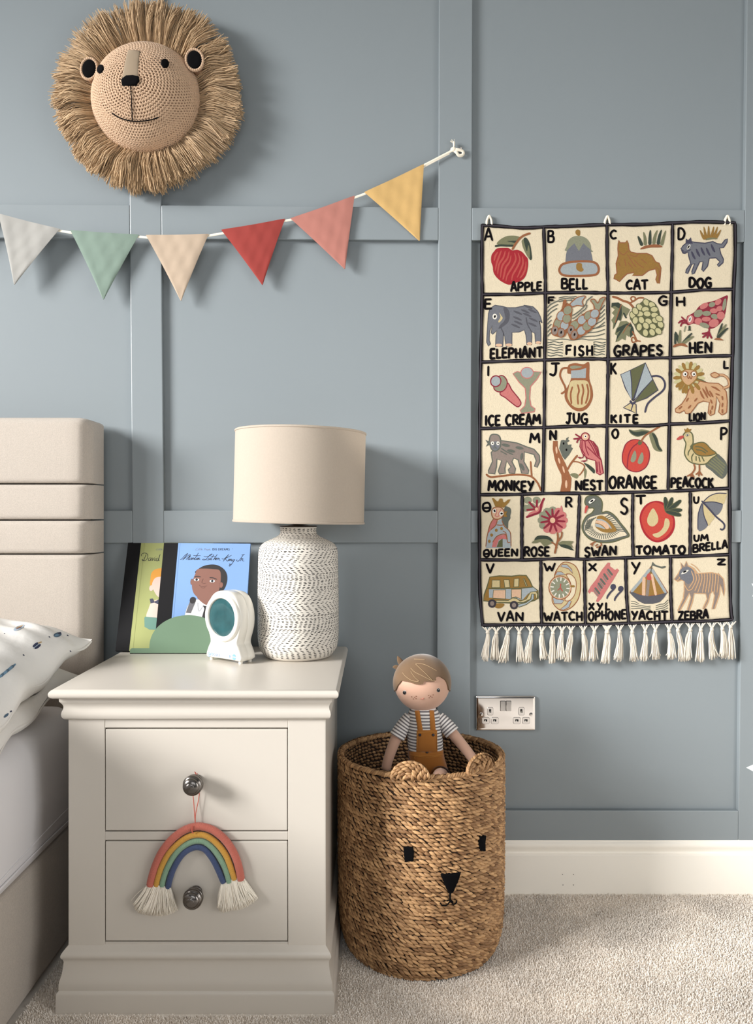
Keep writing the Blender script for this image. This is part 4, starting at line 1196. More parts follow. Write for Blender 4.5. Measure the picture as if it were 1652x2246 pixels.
# ------------------------------------------------------------------ embroidered alphabet panel
def wool(name, *rgb): return mat('wool_' + name, tuple(v * .84 for v in rgb), .92, bump=('noise', 420, .45, .0009), var=(260, .09), sheen=.15)
W_CREAM = mat('wool_cream_ground', (202, 189, 163), .92, bump=('noise', 330, .6, .0012), var=(230, .05), sheen=.15)
W_BLACK = mat('wool_black', (13, 10, 13), .95, spec=.1, bump=('noise', 420, .4, .0008)); W_BORD = wool('aubergine', 50, 43, 53); W_RED = wool('red', 172, 16, 34); W_CORAL = wool('coral', 196, 78, 70)
W_OLIVE = wool('olive', 126, 126, 92); W_DGREEN = wool('dark_green', 48, 60, 46); W_BROWN = wool('brown', 156, 94, 54); W_SLATE = wool('slate', 116, 118, 126)
W_LGREY = wool('light_grey', 168, 176, 178); W_SAGE = wool('sage', 146, 148, 122); W_MUST = wool('mustard', 156, 116, 46); W_TAN = wool('tan', 216, 196, 146)
W_PINK = wool('pink', 208, 120, 116); W_NAVY = wool('navy', 62, 60, 82); W_MAROON = wool('maroon', 142, 22, 48); W_GRAPE = wool('grape', 208, 200, 150)
W_PEACH = wool('peach', 232, 190, 156); W_GGREY = wool('green_grey', 98, 102, 92); W_WHITE = wool('white', 244, 240, 228); W_TAUPE = wool('taupe', 146, 130, 120)
W_ORANGE = wool('tomato', 204, 66, 52); W_LION = wool('lion', 214, 170, 126); W_DGREY = wool('dark_grey', 86, 86, 94); W_MOSS = wool('moss', 96, 98, 62); W_SKY = wool('pale_blue', 172, 182, 186)
TY = -.0185
def tap_y(x, z): return TY
def tap(px, py, off):
    x, _, z = P(px, py, TY); return (x, tap_y(x, z) - off, z)
tapestry = thing('alphabet_wall_panel', 'cream embroidered alphabet panel with picture squares and knotted fringe on the wall', 'wall hanging', P(1331, 1372, 0))
OUT_L = [(1058, 496), (1057, 540), (1057, 600), (1058, 645), (1056, 730), (1054.5, 790), (1053, 860), (1052.5, 940), (1052, 1010), (1051, 1085), (1051.5, 1160), (1052, 1230), (1053, 1300), (1058, 1368)]
OUT_R = [(1612, 491), (1612.5, 560), (1609, 640), (1608, 700), (1607, 780), (1605.5, 800), (1603, 920), (1600, 1020), (1600, 1080), (1601, 1150), (1601, 1220), (1602, 1300), (1604, 1345), (1606.5, 1358)]
OUT_T = [(1056, 495), (1090, 496), (1146, 500), (1200, 498), (1240, 497), (1330, 493), (1407, 493), (1474, 490), (1533, 487), (1612, 489)]
OUT_B = [(1057, 1370.5), (1127, 1370), (1189, 1369.5), (1283, 1370), (1374, 1367), (1475, 1363.5), (1542, 1362.5), (1606, 1359)]
def cloth():
    b = MB(); nx, nz = 60, 90
    L = np.array(OUT_L); R = np.array(OUT_R); T = np.array(OUT_T); B = np.array(OUT_B)
    def edge(A, t, ax): 
        q = A[:, ax]; tt = (A[:, ax] - A[0, ax]) / (A[-1, ax] - A[0, ax]); o = 1 - ax
        return float(np.interp(t, tt, A[:, o]))
    V = []
    for side in (0, 1):
        for j in range(nz + 1):
            v = j / nz
            for i in range(nx + 1):
                u = i / nx
                x = edge(L, v, 1) * (1 - u) + edge(R, v, 1) * u
                y = edge(T, u, 0) * (1 - v) + edge(B, u, 0) * v
                V.append(tap(x, y, 0 if side == 0 else -.0042))
    n1 = (nx + 1) * (nz + 1); F2 = []
    for j in range(nz):
        for i in range(nx):
            q = (j * (nx + 1) + i, (j + 1) * (nx + 1) + i, (j + 1) * (nx + 1) + i + 1, j * (nx + 1) + i + 1)
            F2.append(q); F2.append(tuple(k + n1 for k in q[::-1]))
    rim = [i for i in range(nx)] + [j * (nx + 1) + nx for j in range(nz)] + [nz * (nx + 1) + nx - i for i in range(nx)] + [(nz - j) * (nx + 1) for j in range(nz)]
    k = len(rim)
    for i in range(k): F2.append((rim[i], rim[(i + 1) % k], rim[(i + 1) % k] + n1, rim[i] + n1))
    b.add(V, F2)
    return b
art = Art(tap, step=.000025, base=.0003)
art.cols = [W_CREAM]
art.mb = cloth()
K = 5.1625
def c1(): art.frame(1030, 460, K)
def c2(): art.frame(1310, 460, K)
def c3(): art.frame(1030, 780, K)
def c4(): art.frame(1310, 780, K)
def c5(): art.frame(1030, 1070, K)
def c6(): art.frame(1310, 1070, K)
f, ln, el = art.fill, art.line, art.ell
def wobble(w): 
    ph = random.uniform(0, 6); return lambda t: 1 + .10 * math.sin(47 * t + ph) + .06 * math.sin(103 * t + 2 * ph)
# --- A apple
c1()
f(W_OLIVE, [(310, 390), (345, 340), (420, 300), (500, 293), (560, 305), (585, 320), (560, 345), (520, 380), (505, 400), (400, 400)])
ln(W_DGREEN, [(292, 412), (350, 405), (420, 407), (500, 408)], 24); f(W_DGREEN, [(428, 355), (530, 350), (560, 335), (520, 375), (470, 367)])
f(W_OLIVE, [(590, 355), (620, 330), (640, 330), (665, 380), (690, 420), (702, 520), (705, 560), (688, 570), (650, 520), (610, 440)])
f(W_DGREEN, [(612, 330), (645, 320), (685, 390), (706, 520), (704, 560), (680, 560), (684, 470), (665, 400), (652, 470), (632, 420)])
f(W_RED, [(280, 470), (315, 438), (400, 432), (445, 436), (485, 460), (540, 455), (590, 475), (640, 530), (660, 560), (662, 640), (640, 740), (590, 800), (500, 835), (450, 850), (400, 835), (330, 790), (275, 720), (262, 640), (245, 590), (248, 520)])
for s in ([(318, 480), (290, 530), (278, 580)], [(360, 465), (335, 530), (310, 600), (290, 690)], [(405, 468), (385, 540), (335, 620), (318, 730)], [(448, 475), (430, 550), (370, 640), (350, 770)], [(470, 520), (455, 590), (410, 660), (385, 770), (375, 790)],
          [(510, 490), (525, 560), (490, 640), (430, 740), (412, 810)], [(550, 490), (570, 570), (540, 650), (490, 740), (478, 800)], [(600, 530), (605, 610), (580, 680), (540, 770)], [(640, 590), (632, 670), (600, 740), (570, 775)]):
    ln(W_CORAL, s, 22, taper=lambda t: .45 + .55 * math.sin(PI * min(1, max(0, t))))
ln(W_BROWN, [(485, 450), (520, 390), (570, 325), (620, 290), (685, 268)], 24)
word(art, W_BLACK, 'A', 172, 225, 258, 345, 24); word(art, W_BLACK, 'APPLE', 470, 830, 815, 925, 25, slope=-.04)
# --- B bell
c1()
f(W_SAGE, [(1100, 470), (1098, 420), (1120, 350), (1165, 310), (1220, 296), (1280, 303), (1335, 335), (1370, 390), (1378, 450), (1380, 480)])
f(W_SLATE, [(1085, 600), (1092, 510), (1105, 460), (1150, 415), (1188, 380), (1215, 430), (1240, 468), (1265, 420), (1290, 380), (1330, 420), (1370, 450), (1385, 520), (1400, 600)], False)
f(W_LGREY, [(1016, 680), (1040, 628), (1110, 600), (1230, 586), (1350, 586), (1430, 606), (1462, 660), (1452, 715), (1400, 742), (1240, 750), (1100, 748), (1038, 728)], ol=W_BROWN, ow=26)
f(W_MUST, [(1215, 610), (1270, 610), (1275, 650), (1292, 680), (1270, 702), (1235, 695), (1210, 670)])
f(W_MUST, [(1205, 235), (1228, 225), (1252, 240), (1250, 290), (1222, 292), (1200, 265)])
word(art, W_BLACK, 'B', 888, 238, 955, 370, 25); word(art, W_BLACK, 'BELL', 1042, 785, 1335, 900, 27)
# --- C cat
c2()
f(W_MUST, [(245, 350), (262, 375), (320, 375), (338, 350), (352, 385), (360, 450), (380, 480), (450, 495), (560, 495), (620, 520), (660, 590), (700, 605), (722, 660), (715, 740), (705, 835), (682, 830), (665, 790), (680, 740), (660, 670), (580, 690), (510, 745), (440, 745), (400, 745), (420, 710), (340, 725), (300, 760), (250, 815), (225, 795), (190, 780), (200, 740), (225, 720), (215, 610), (240, 520), (235, 440), (238, 390)], False, ol=W_BROWN, ow=13)
for s in ([(245, 470), (295, 510), (350, 465)], [(345, 510), (400, 600), (440, 650)], [(420, 570), (470, 620), (530, 660)], [(370, 510), (430, 530), (470, 500)], [(240, 590), (262, 640)], [(310, 560), (325, 640)], [(500, 560), (560, 610)], [(350, 600), (400, 660)], [(660, 650), (700, 690), (695, 820)]):
    ln(W_BROWN, s, 9)
for i, (a, b_, cc) in enumerate((((505, 400), (480, 340), (462, 300)), ((545, 395), (540, 320), (525, 255)), ((595, 390), (598, 300), (602, 232)), ((640, 385), (655, 300), (680, 235)), ((690, 390), (705, 300), (728, 230)), ((730, 395), (750, 320), (775, 240)))):
    ln(W_DGREEN if i % 2 == 0 else W_OLIVE, [a, b_, cc], 38, taper=lambda t: 1.0 - .75 * t * t)
f(W_BROWN, [(488, 450), (530, 415), (620, 395), (700, 398), (740, 420), (700, 428), (600, 430)])
word(art, W_BLACK, 'C', 148, 232, 218, 325, 24); word(art, W_BLACK, 'CAT', 330, 808, 570, 908, 26, slope=-.03)
# --- D dog
c2()
f(W_SLATE, [(950, 440), (975, 405), (1010, 380), (1060, 360), (1110, 370), (1220, 380), (1310, 360), (1360, 385), (1410, 390), (1450, 340), (1475, 330), (1470, 370), (1430, 430), (1385, 435), (1400, 500), (1430, 560), (1425, 600), (1375, 645), (1360, 625), (1390, 590), (1345, 545), (1270, 550), (1250, 640), (1200, 700), (1185, 680), (1200, 590), (1160, 590), (1100, 720), (1075, 730), (1072, 700), (1105, 610), (1070, 620), (1025, 725), (1003, 715), (1010, 680), (1060, 610), (1035, 520), (1030, 480), (980, 492), (965, 470)], False, ol=W_NAVY, ow=12)
f(W_NAVY, [(1000, 385), (1005, 325), (1030, 345), (1062, 312), (1072, 360), (1085, 385)], False)
for x, y in ((1088, 520), (1140, 490), (1195, 475), (1255, 480), (1310, 440)): ln(W_NAVY, [(x - 18, y - 45), (x, y), (x + 22, y + 40)], 26, taper=lambda t: .5 + .5 * math.sin(PI * t))
el(W_WHITE, 1036, 422, 15, 32, 30); el(W_BLACK, 1034, 424, 8, 22, 30)
ln(W_NAVY, [(945, 440), (985, 470), (1030, 465), (1060, 450)], 8); ln(W_NAVY, [(958, 455), (975, 490), (1005, 490)], 18)
for i, (a, b_) in enumerate((((1215, 330), (1165, 232)), ((1235, 325), (1208, 195)), ((1262, 320), (1262, 185)), ((1290, 320), (1320, 192)), ((1315, 322), (1362, 195)), ((1335, 325), (1400, 228)))):
    ln(W_MUST, [a, ((a[0] + b_[0]) / 2, (a[1] + b_[1]) / 2 + 8), b_], 34, taper=lambda t: 1.0 - .8 * t * t)
f(W_OLIVE, [(1225, 345), (1260, 320), (1330, 318), (1362, 332), (1300, 335)])
word(art, W_BLACK, 'D', 915, 205, 990, 340, 25); word(art, W_BLACK, 'DOG', 1042, 775, 1290, 880, 29)
# --- E elephant
c1()
f(W_SLATE, [(205, 1290), (215, 1180), (230, 1120), (290, 1082), (370, 1095), (430, 1110), (520, 1110), (640, 1085), (720, 1100), (770, 1150), (800, 1210), (822, 1285), (790, 1260), (805, 1330), (808, 1480), (800, 1520), (750, 1515), (740, 1400), (700, 1380), (705, 1440), (700, 1530), (650, 1530), (640, 1420), (620, 1360), (560, 1385), (480, 1390), (478, 1540), (415, 1550), (405, 1480), (385, 1400), (375, 1550), (295, 1550), (300, 1430), (310, 1370), (260, 1410), (245, 1395), (258, 1310), (225, 1380), (222, 1480), (238, 1520), (215, 1545), (195, 1500), (200, 1400)], False, ol=W_DGREY, ow=11)
f(W_DGREY, [(385, 1110), (430, 1120), (455, 1180), (445, 1260), (400, 1310), (330, 1350), (345, 1310), (385, 1270), (405, 1230), (395, 1170)])
f(W_TAN, [(335, 1165), (360, 1200), (375, 1230), (340, 1275), (325, 1265), (350, 1215)])
el(W_WHITE, 286, 1210, 26, 32); el(W_BLACK, 287, 1210, 11, 17, 15)
for x, y in ((545, 1165), (630, 1150), (710, 1145), (540, 1230), (650, 1190), (550, 1280), (720, 1245), (520, 1315), (710, 1300), (660, 1100)): ln(W_DGREY, [(x - 45, y - 18), (x, y), (x + 48, y + 22)], 24, taper=lambda t: .4 + .6 * math.sin(PI * t))
for x, y, w in ((332, 1535, 38), (445, 1532, 36), (678, 1517, 28), (778, 1505, 30)): el(W_PEACH, x, y, w, 17)
ln(W_DGREY, [(385, 1400), (360, 1350), (345, 1330)], 9); ln(W_DGREY, [(640, 1220), (655, 1300), (705, 1390)], 9)
word(art, W_BLACK, 'E', 170, 1015, 248, 1122, 25); word(art, W_BLACK, 'ELEPHANT', 235, 1578, 822, 1685, 27, slope=-.03)
# --- F fish
c1()
M_WAVE = W_GGREY
for k in range(7):    # water lines under the fish
    y = 1470 + k * 30
    if y < 1500: ln(M_WAVE, [(885 + i * 66, y + 7 * math.sin(i * 1.9 + k)) for i in range(11)], 11)
    else:
        ln(M_WAVE, [(885 + i * 34, y + 7 * math.sin(i * 1.7 + k)) for i in range(6)], 11); 
        if y > 1540: ln(M_WAVE, [(1410 + i * 30, y - 10 + 7 * math.sin(i * 1.7 + k)) for i in range(5)], 11)
        else: ln(M_WAVE, [(1350 + i * 38, y + 2 + 7 * math.sin(i * 1.7 + k)) for i in range(6)], 11)
for k in range(8):
    ln(M_WAVE, [(1530, 1080 + k * 48), (1490, 1130 + k * 44), (1450, 1150 + k * 45), (1400, 1215 + k * 34)] if k < 5 else [(1530, 1080 + k * 46), (1440, 1120 + k * 44), (1350, 1140 + k * 42), (1240, 1160 + k * 41)], 11)
for k in range(8): ln(M_WAVE, [(884, 1112 + k * 46), (906, 1084 + k * 46), (945 - k * 3, 1058 + k * 45), (1010 - k * 10, 1030 + k * 44)] if k < 3 else [(884, 1112 + k * 46), (904, 1086 + k * 46), (926, 1066 + k * 46)], 11)
for k in range(3): ln(M_WAVE, [(1010, 1000 + k * 22), (1080, 985 + k * 20), (1140, 990 + k * 20), (1210 - k * 25, 982 + k * 20)], 10)
for k in range(0, 5, 2): ln(M_WAVE, [(1390 - k * 30, 980 + k * 50), (1330 - k * 8, 1030 + k * 45), (1310 - k * 20, 1080 + k * 38), (1240 - k * 15, 1150 + k * 28), (1165, 1200 + k * 18)], 11)
def fish(pts, head, scales, tail, tailc):
    f(tailc, tail, ol=W_BROWN, ow=11); f(W_BROWN, pts)
    for (x, y, c, r) in scales: el(c, x, y, 47, 55, r, ol=W_BROWN, ow=8)
    for (x, y) in head: el(W_TAUPE, x, y, 38, 52, 10, ol=W_BROWN, ow=9); el(W_BLACK, x + 2, y - 5, 10, 17, 15)
fish([(930, 1380), (955, 1270), (1020, 1160), (1070, 1080), (1110, 1060), (1160, 1100), (1150, 1250), (1110, 1370), (1070, 1440), (1000, 1440), (940, 1420)], [(965, 1370), (1035, 1395)],
     [(1000, 1290, W_SAGE, 15), (1035, 1205, W_LGREY, 15), (1075, 1310, W_LGREY, 20), (1100, 1235, W_SAGE, 15), (1110, 1140, W_SAGE, 35)], [(1130, 1075), (1210, 1000), (1310, 980), (1275, 1040), (1285, 1090), (1220, 1085), (1160, 1100)], W_LGREY)
f(W_BROWN, [(1050, 1090), (1062, 1030), (1090, 1020), (1095, 1070), (1040, 1140)])
fish([(1110, 1380), (1150, 1310), (1230, 1220), (1320, 1160), (1400, 1130), (1470, 1150), (1460, 1230), (1390, 1350), (1300, 1420), (1210, 1470), (1140, 1470)], [(1145, 1365), (1185, 1420)],
     [(1185, 1310, W_SAGE, 40), (1265, 1370, W_LGREY, 40), (1270, 1250, W_LGREY, 40), (1330, 1320, W_SAGE, 40), (1345, 1200, W_SAGE, 40), (1385, 1270, W_LGREY, 40), (1415, 1180, W_LGREY, 40)], [(1420, 1140), (1405, 1080), (1370, 1030), (1410, 1015), (1450, 1060), (1480, 1010), (1535, 995), (1500, 1070), (1470, 1140)], W_SAGE)
f(W_CREAM, [(1070, 1500), (1200, 1490), (1400, 1500), (1400, 1650), (1240, 1668), (1080, 1665), (1065, 1580)], False)
word(art, W_BLACK, 'F', 890, 990, 955, 1062, 22); word(art, W_BLACK, 'FISH', 1090, 1545, 1392, 1650, 27, gap=.4)
# --- G grapes
c2()
ln(W_BROWN, [(175, 985), (230, 1000), (290, 1030), (360, 1055), (420, 1120), (440, 1150)], 26); ln(W_BROWN, [(365, 1060), (420, 1030), (470, 1000), (530, 1000)], 18); ln(W_BROWN, [(380, 1000), (400, 985), (430, 995), (425, 1030), (395, 1030), (378, 1005)], 16)
f(W_OLIVE, [(275, 1070), (300, 1090), (375, 1130), (350, 1175), (320, 1230), (300, 1170), (270, 1260), (230, 1250), (200, 1330), (175, 1360), (180, 1290), (160, 1250), (195, 1200), (165, 1170), (200, 1130), (160, 1105), (165, 1075), (230, 1075)], False)
f(W_DGREEN, [(165, 1055), (240, 1050), (275, 1075), (280, 1170), (265, 1260), (240, 1240), (180, 1350), (215, 1230), (250, 1120), (200, 1090), (160, 1105)], False)
ln(W_BROWN, [(275, 1070), (240, 1170), (205, 1280)], 10)
ln(W_DGREEN, [(300, 1170), (320, 1210), (330, 1225)], 20)
f(W_OLIVE, [(260, 1265), (330, 1260), (380, 1290), (395, 1340), (400, 1400), (360, 1440), (330, 1420), (320, 1480), (280, 1460), (240, 1490), (205, 1500), (230, 1430), (200, 1410), (215, 1350), (240, 1320)], False)
f(W_DGREEN, [(385, 1290), (410, 1340), (420, 1400), (375, 1450), (370, 1380), (385, 1330), (330, 1310), (230, 1460), (210, 1500), (225, 1430), (260, 1370), (210, 1400), (230, 1340), (330, 1290)], False)
ln(W_BROWN, [(380, 1280), (340, 1320), (290, 1400)], 10); ln(W_BROWN, [(400, 1380), (430, 1440), (450, 1480), (490, 1490)], 16); ln(W_BROWN, [(450, 1490), (400, 1500), (390, 1460), (410, 1445), (430, 1470), (440, 1490)], 15)
f(W_MOSS, [(370, 1220), (440, 1110), (540, 1020), (640, 1050), (690, 1120), (720, 1220), (750, 1290), (740, 1370), (640, 1440), (530, 1440), (450, 1370), (410, 1290)])
gr = [(555, 1050, 55), (480, 1105, 50), (620, 1080, 40), (545, 1130, 0), (645, 1130, 0), (400, 1195, 75), (480, 1180, 10), (565, 1180, 10), (650, 1195, 5), (430, 1255, 100), (500, 1250, 65), (580, 1265, 35), (660, 1255, 15), (475, 1330, 95), (550, 1315, 60), (630, 1325, 40), (715, 1300, 60), (545, 1395, 80), (620, 1390, 60), (690, 1375, 45), (430, 1150, 60), (700, 1235, 30)]
for x, y, r in gr: el(W_GRAPE, x, y, 43, 33, r, ol=W_MOSS, ow=9)
word(art, W_BLACK, 'G', 695, 980, 792, 1085, 25); word(art, W_BLACK, 'GRAPES', 190, 1540, 735, 1655, 28)
# --- H hen
c2()
f(W_MAROON, [(1010, 1250), (1020, 1205), (1060, 1185), (1110, 1150), (1160, 1090), (1230, 1055), (1330, 1030), (1420, 990), (1478, 972), (1470, 1050), (1445, 1200), (1390, 1290), (1310, 1345), (1230, 1340), (1160, 1310), (1090, 1290), (1030, 1310), (1005, 1280)])
el(W_PINK, 1056, 1245, 40, 52, 10); el(W_WHITE, 1052, 1240, 18, 36, 15); el(W_BLACK, 1050, 1240, 6, 20, 12)
for x, y, rx, ry, r, c in ((1145, 1175, 48, 35, -30, W_SAGE), (1210, 1090, 46, 26, -30, W_PINK), (1300, 1075, 34, 24, -20, W_SAGE), (1370, 1045, 38, 26, -40, W_PINK), (1240, 1175, 44, 26, 0, W_SAGE), (1320, 1145, 40, 24, 0, W_PINK), (1385, 1120, 34, 26, -20, W_PINK), (1440, 1075, 18, 62, 10, W_SAGE), (1145, 1265, 38, 34, 0, W_PINK), (1235, 1240, 46, 24, 0, W_PINK), (1330, 1210, 40, 24, 10, W_SAGE), (1400, 1200, 40, 40, 0, W_PINK), (1215, 1310, 52, 24, 18, W_SAGE), (1320, 1285, 52, 40, -20, W_PINK)):
    el(c, x, y, rx * 1.12, ry * 1.15, r)
for s in ([(1010, 1270), (960, 1255), (920, 1285)], [(1005, 1275), (960, 1290), (945, 1320)], [(1010, 1260), (975, 1235), (955, 1215)], [(1010, 1285), (980, 1280), (935, 1262)]): ln(W_MAROON, s, 18)
ln(W_MAROON, [(1270, 1340), (1265, 1390)], 18)
for e in ((1190, 1405), (1195, 1445), (1245, 1455), (1295, 1455)): ln(W_MAROON, [(1265, 1385), ((1265 + e[0]) / 2, (1395 + e[1]) / 2), e], 22)
ln(W_SAGE, [(1000, 1320), (985, 1380)], 14); ln(W_DGREEN, [(1045, 1320), (1045, 1360)], 24); ln(W_DGREEN, [(1025, 1365), (1060, 1365)], 10)
def grass(base, tips, cols):
    for i, tp in enumerate(tips): ln(cols[i % 2], [base, ((base[0] * .5 + tp[0] * .5), base[1] * .5 + tp[1] * .5 - 4), tp], 34, taper=lambda t: 1.0 - .6 * t * t)
grass((930, 1510), [(885, 1385), (940, 1365)], (W_DGREEN, W_OLIVE)); grass((965, 1520), [(1070, 1400), (1090, 1435)], (W_DGREEN, W_OLIVE)); ln(W_DGREEN, [(885, 1400), (882, 1520)], 26)
grass((1365, 1450), [(1415, 1290), (1460, 1300), (1480, 1340)], (W_DGREEN, W_OLIVE))
f(W_BROWN, [(862, 1560), (880, 1525), (980, 1515), (1022, 1555), (940, 1540)]); f(W_BROWN, [(1322, 1470), (1370, 1452), (1430, 1478), (1370, 1478)])
word(art, W_BLACK, 'H', 892, 990, 995, 1090, 25); word(art, W_BLACK, 'HEN', 1042, 1510, 1298, 1625, 27, slope=-.04)
# --- I ice cream
c3()
f(W_PINK, [(345, 425), (425, 310), (480, 390), (560, 490), (582, 545), (545, 580), (490, 545), (410, 480)], ol=W_MAROON, ow=12)
f(W_SAGE, [(275, 355), (330, 240), (385, 232), (425, 290), (415, 360), (370, 405), (310, 405)], ol=W_MAROON, ow=12)
el(W_LGREY, 297, 290, 58, 62, 20, ol=W_MAROON, ow=14)
f(W_SAGE, [(490, 205), (540, 180), (600, 195), (720, 180), (812, 185), (760, 270), (690, 350), (680, 480), (695, 570), (740, 600), (735, 635), (590, 655), (572, 620), (625, 570), (640, 480), (630, 370), (560, 300)], False, ol=W_PINK, ow=11)
el(W_LGREY, 652, 195, 70, 62, 0, ol=W_PINK, ow=10)
word(art, W_BLACK, 'I', 195, 120, 232, 226, 24); word(art, W_BLACK, 'ICE CREAM', 178, 682, 800, 790, 27, slope=-.02)
# --- J jug
c3()
f(W_BROWN, [(1110, 140), (1130, 100), (1200, 85), (1290, 98), (1355, 78), (1358, 260), (1390, 370), (1395, 480), (1340, 590), (1250, 632), (1160, 600), (1090, 510), (1080, 420), (1140, 290), (1150, 215), (1110, 200)])
f(W_LGREY, [(1150, 170), (1240, 165), (1322, 140), (1315, 255), (1150, 255)], False); f(W_SAGE, [(1140, 125), (1190, 112), (1272, 125), (1240, 140), (1160, 150)])
f(W_TAN, [(1150, 290), (1240, 280), (1330, 288), (1360, 360), (1365, 470), (1320, 560), (1240, 595), (1160, 560), (1110, 470), (1120, 380)])
for s in ([(1165, 355), (1145, 440), (1155, 545)], [(1225, 330), (1240, 400), (1225, 460), (1230, 550)], [(1275, 325), (1290, 400), (1275, 480), (1270, 550)], [(1330, 325), (1345, 400), (1335, 480), (1315, 540)]): ln(W_BROWN, s, 20)
ln(W_BROWN, [(1115, 140), (1050, 150), (1025, 220), (1050, 290), (1080, 350), (1085, 400), (1040, 430)], 22)
word(art, W_BLACK, 'J', 905, 92, 1015, 235, 27); word(art, W_BLACK, 'JUG', 1092, 655, 1335, 768, 27)
# --- K kite
c4()
f(W_SKY, [(265, 215), (375, 165), (390, 300), (395, 510), (320, 370)], False, ol=W_NAVY, ow=12); f(W_MOSS, [(375, 165), (545, 82), (490, 260), (400, 510), (390, 300)], False, ol=W_NAVY, ow=12)
f(W_SKY, [(545, 82), (630, 270), (520, 390), (410, 515)], False, ol=W_NAVY, ow=12); f(W_MOSS, [(630, 270), (690, 390), (560, 480), (410, 540), (520, 390)], False, ol=W_NAVY, ow=12)
f(W_TAN, [(295, 590), (385, 530), (440, 555), (442, 655), (380, 625)], False, ol=W_NAVY, ow=12); ln(W_NAVY, [(375, 515), (400, 545), (430, 525)], 26); ln(W_NAVY, [(405, 550), (385, 620)], 12)
ln(W_NAVY, [(620, 235), (680, 230), (740, 260), (768, 330), (740, 400), (640, 480), (570, 550), (542, 640)], 22)
word(art, W_BLACK, 'K', 152, 90, 215, 218, 25); word(art, W_BLACK, 'KITE', 156, 672, 462, 760, 27, gap=.5)
# --- L lion
c4()
for k in range(22):
    a = 2 * PI * k / 22
    ln(W_MUST if k % 2 else W_GRAPE, [(1040 + 88 * math.cos(a), 245 + 90 * math.sin(a)), (1040 + 130 * math.cos(a), 250 + 135 * math.sin(a)), (1040 + 172 * math.cos(a), 255 + 182 * math.sin(a))], 42, taper=lambda t: .55 + .45 * math.sin(PI * t * .95))
ln(W_MOSS, [(1130, 260), (1190, 280), (1230, 300)], 12)
f(W_LION, [(1120, 350), (1160, 290), (1260, 310), (1370, 315), (1420, 350), (1460, 410), (1472, 520), (1465, 640), (1440, 660), (1410, 672), (1375, 640), (1390, 540), (1350, 460), (1345, 540), (1325, 660), (1280, 680), (1255, 650), (1270, 530), (1200, 515), (1140, 540), (1050, 660), (1000, 655), (985, 620), (930, 650), (888, 640), (885, 605), (960, 545), (1010, 470), (1040, 380)], False, ol=W_BROWN, ow=11)
for k in range(4):
    a = PI * .25 + k * PI * .17; ln(W_MUST, [(1040 + 90 * math.cos(a), 250 + 90 * math.sin(a)), (1045 + 130 * math.cos(a), 262 + 130 * math.sin(a)), (1045 + 160 * math.cos(a), 270 + 160 * math.sin(a))], 42, taper=lambda t: .55 + .45 * math.sin(PI * t * .95))
f(W_LION, [(955, 190), (1000, 160), (1060, 160), (1120, 180), (1130, 240), (1100, 290), (1035, 338), (980, 310), (950, 250)], ol=W_MUST, ow=13)
for x in (993, 1092): el(W_WHITE, x, 210, 27, 30, 10, ol=W_BROWN, ow=6); el(W_BLACK, x + 4, 211, 9, 11)
ln(W_BROWN, [(1000, 175), (1030, 200), (1020, 240), (1035, 260), (1045, 235), (1060, 265), (1072, 235), (1058, 200), (1090, 175)], 10)
for s in ([(1225, 350), (1250, 420), (1285, 470)], [(1290, 350), (1340, 370), (1390, 405)], [(1165, 400), (1185, 450), (1210, 490)], [(1190, 370), (1225, 430), (1250, 480)], [(1270, 400), (1310, 470)]): ln(W_BROWN, s, 22, taper=lambda t: .3 + .7 * math.sin(PI * t))
for x, y, r in ((1020, 500, -60), (940, 590, -40), (1115, 500, -50), (1045, 580, -50), (1290, 520, 70), (1300, 590, 100), (1415, 480, 80), (1415, 560, 100), (1280, 640, 90), (1415, 630, 90), (1360, 440, 20)): el(W_BROWN, x, y, 26, 9, r)
ln(W_BROWN, [(1425, 370), (1490, 340), (1480, 270), (1430, 225), (1370, 220), (1330, 210)], 30); ln(W_LION, [(1425, 370), (1490, 340), (1480, 270), (1430, 225), (1370, 220), (1330, 210)], 17)
f(W_LION, [(1285, 210), (1330, 192), (1380, 222), (1340, 250), (1300, 240)], ol=W_BROWN, ow=10)
word(art, W_BLACK, 'L', 1428, 62, 1486, 148, 23); word(art, W_BLACK, 'LION', 1040, 658, 1222, 742, 23, slope=-.06)
# --- M monkey
c3()
ln(W_BROWN, [(190, 1345), (240, 1375), (350, 1365), (480, 1350), (600, 1350), (700, 1370), (770, 1440), (810, 1530)], 22); ln(W_BROWN, [(692, 1200), (698, 1290), (705, 1365)], 20)
f(W_TAUPE, [(345, 960), (420, 970), (540, 990), (640, 1030), (730, 1060), (790, 1130), (795, 1200), (765, 1265), (735, 1255), (755, 1190), (730, 1120), (620, 1090), (615, 1200), (670, 1300), (665, 1335), (590, 1330), (550, 1180), (500, 1160), (480, 1200), (520, 1280), (510, 1335), (450, 1330), (440, 1290), (470, 1260), (420, 1190), (400, 1280), (405, 1330), (340, 1340), (325, 1310), (365, 1190), (310, 1170), (305, 1260), (285, 1340), (215, 1330), (215, 1300), (260, 1200), (245, 1100)], False, ol=W_GGREY, ow=13)
f(W_GGREY, [(180, 955), (210, 965), (230, 960), (230, 1010), (185, 1030), (205, 995)], False)
f(W_TAUPE, [(225, 960), (240, 905), (280, 890), (330, 905), (352, 960), (345, 1040), (290, 1082), (245, 1050)], ol=W_GGREY, ow=14)
f(W_SLATE, [(245, 985), (330, 975), (335, 1040), (290, 1075), (255, 1045)])
for x in (260, 322): el(W_WHITE, x, 993, 18, 22); el(W_BLACK, x + 2, 993, 7, 9)
ln(W_GGREY, [(290, 990), (285, 1030), (300, 1040)], 8); ln(W_GGREY, [(270, 1045), (310, 1048)], 8)
for x, y in ((410, 1015), (565, 1045), (470, 1080)): el(W_GGREY, x, y, 46, 17, 10)
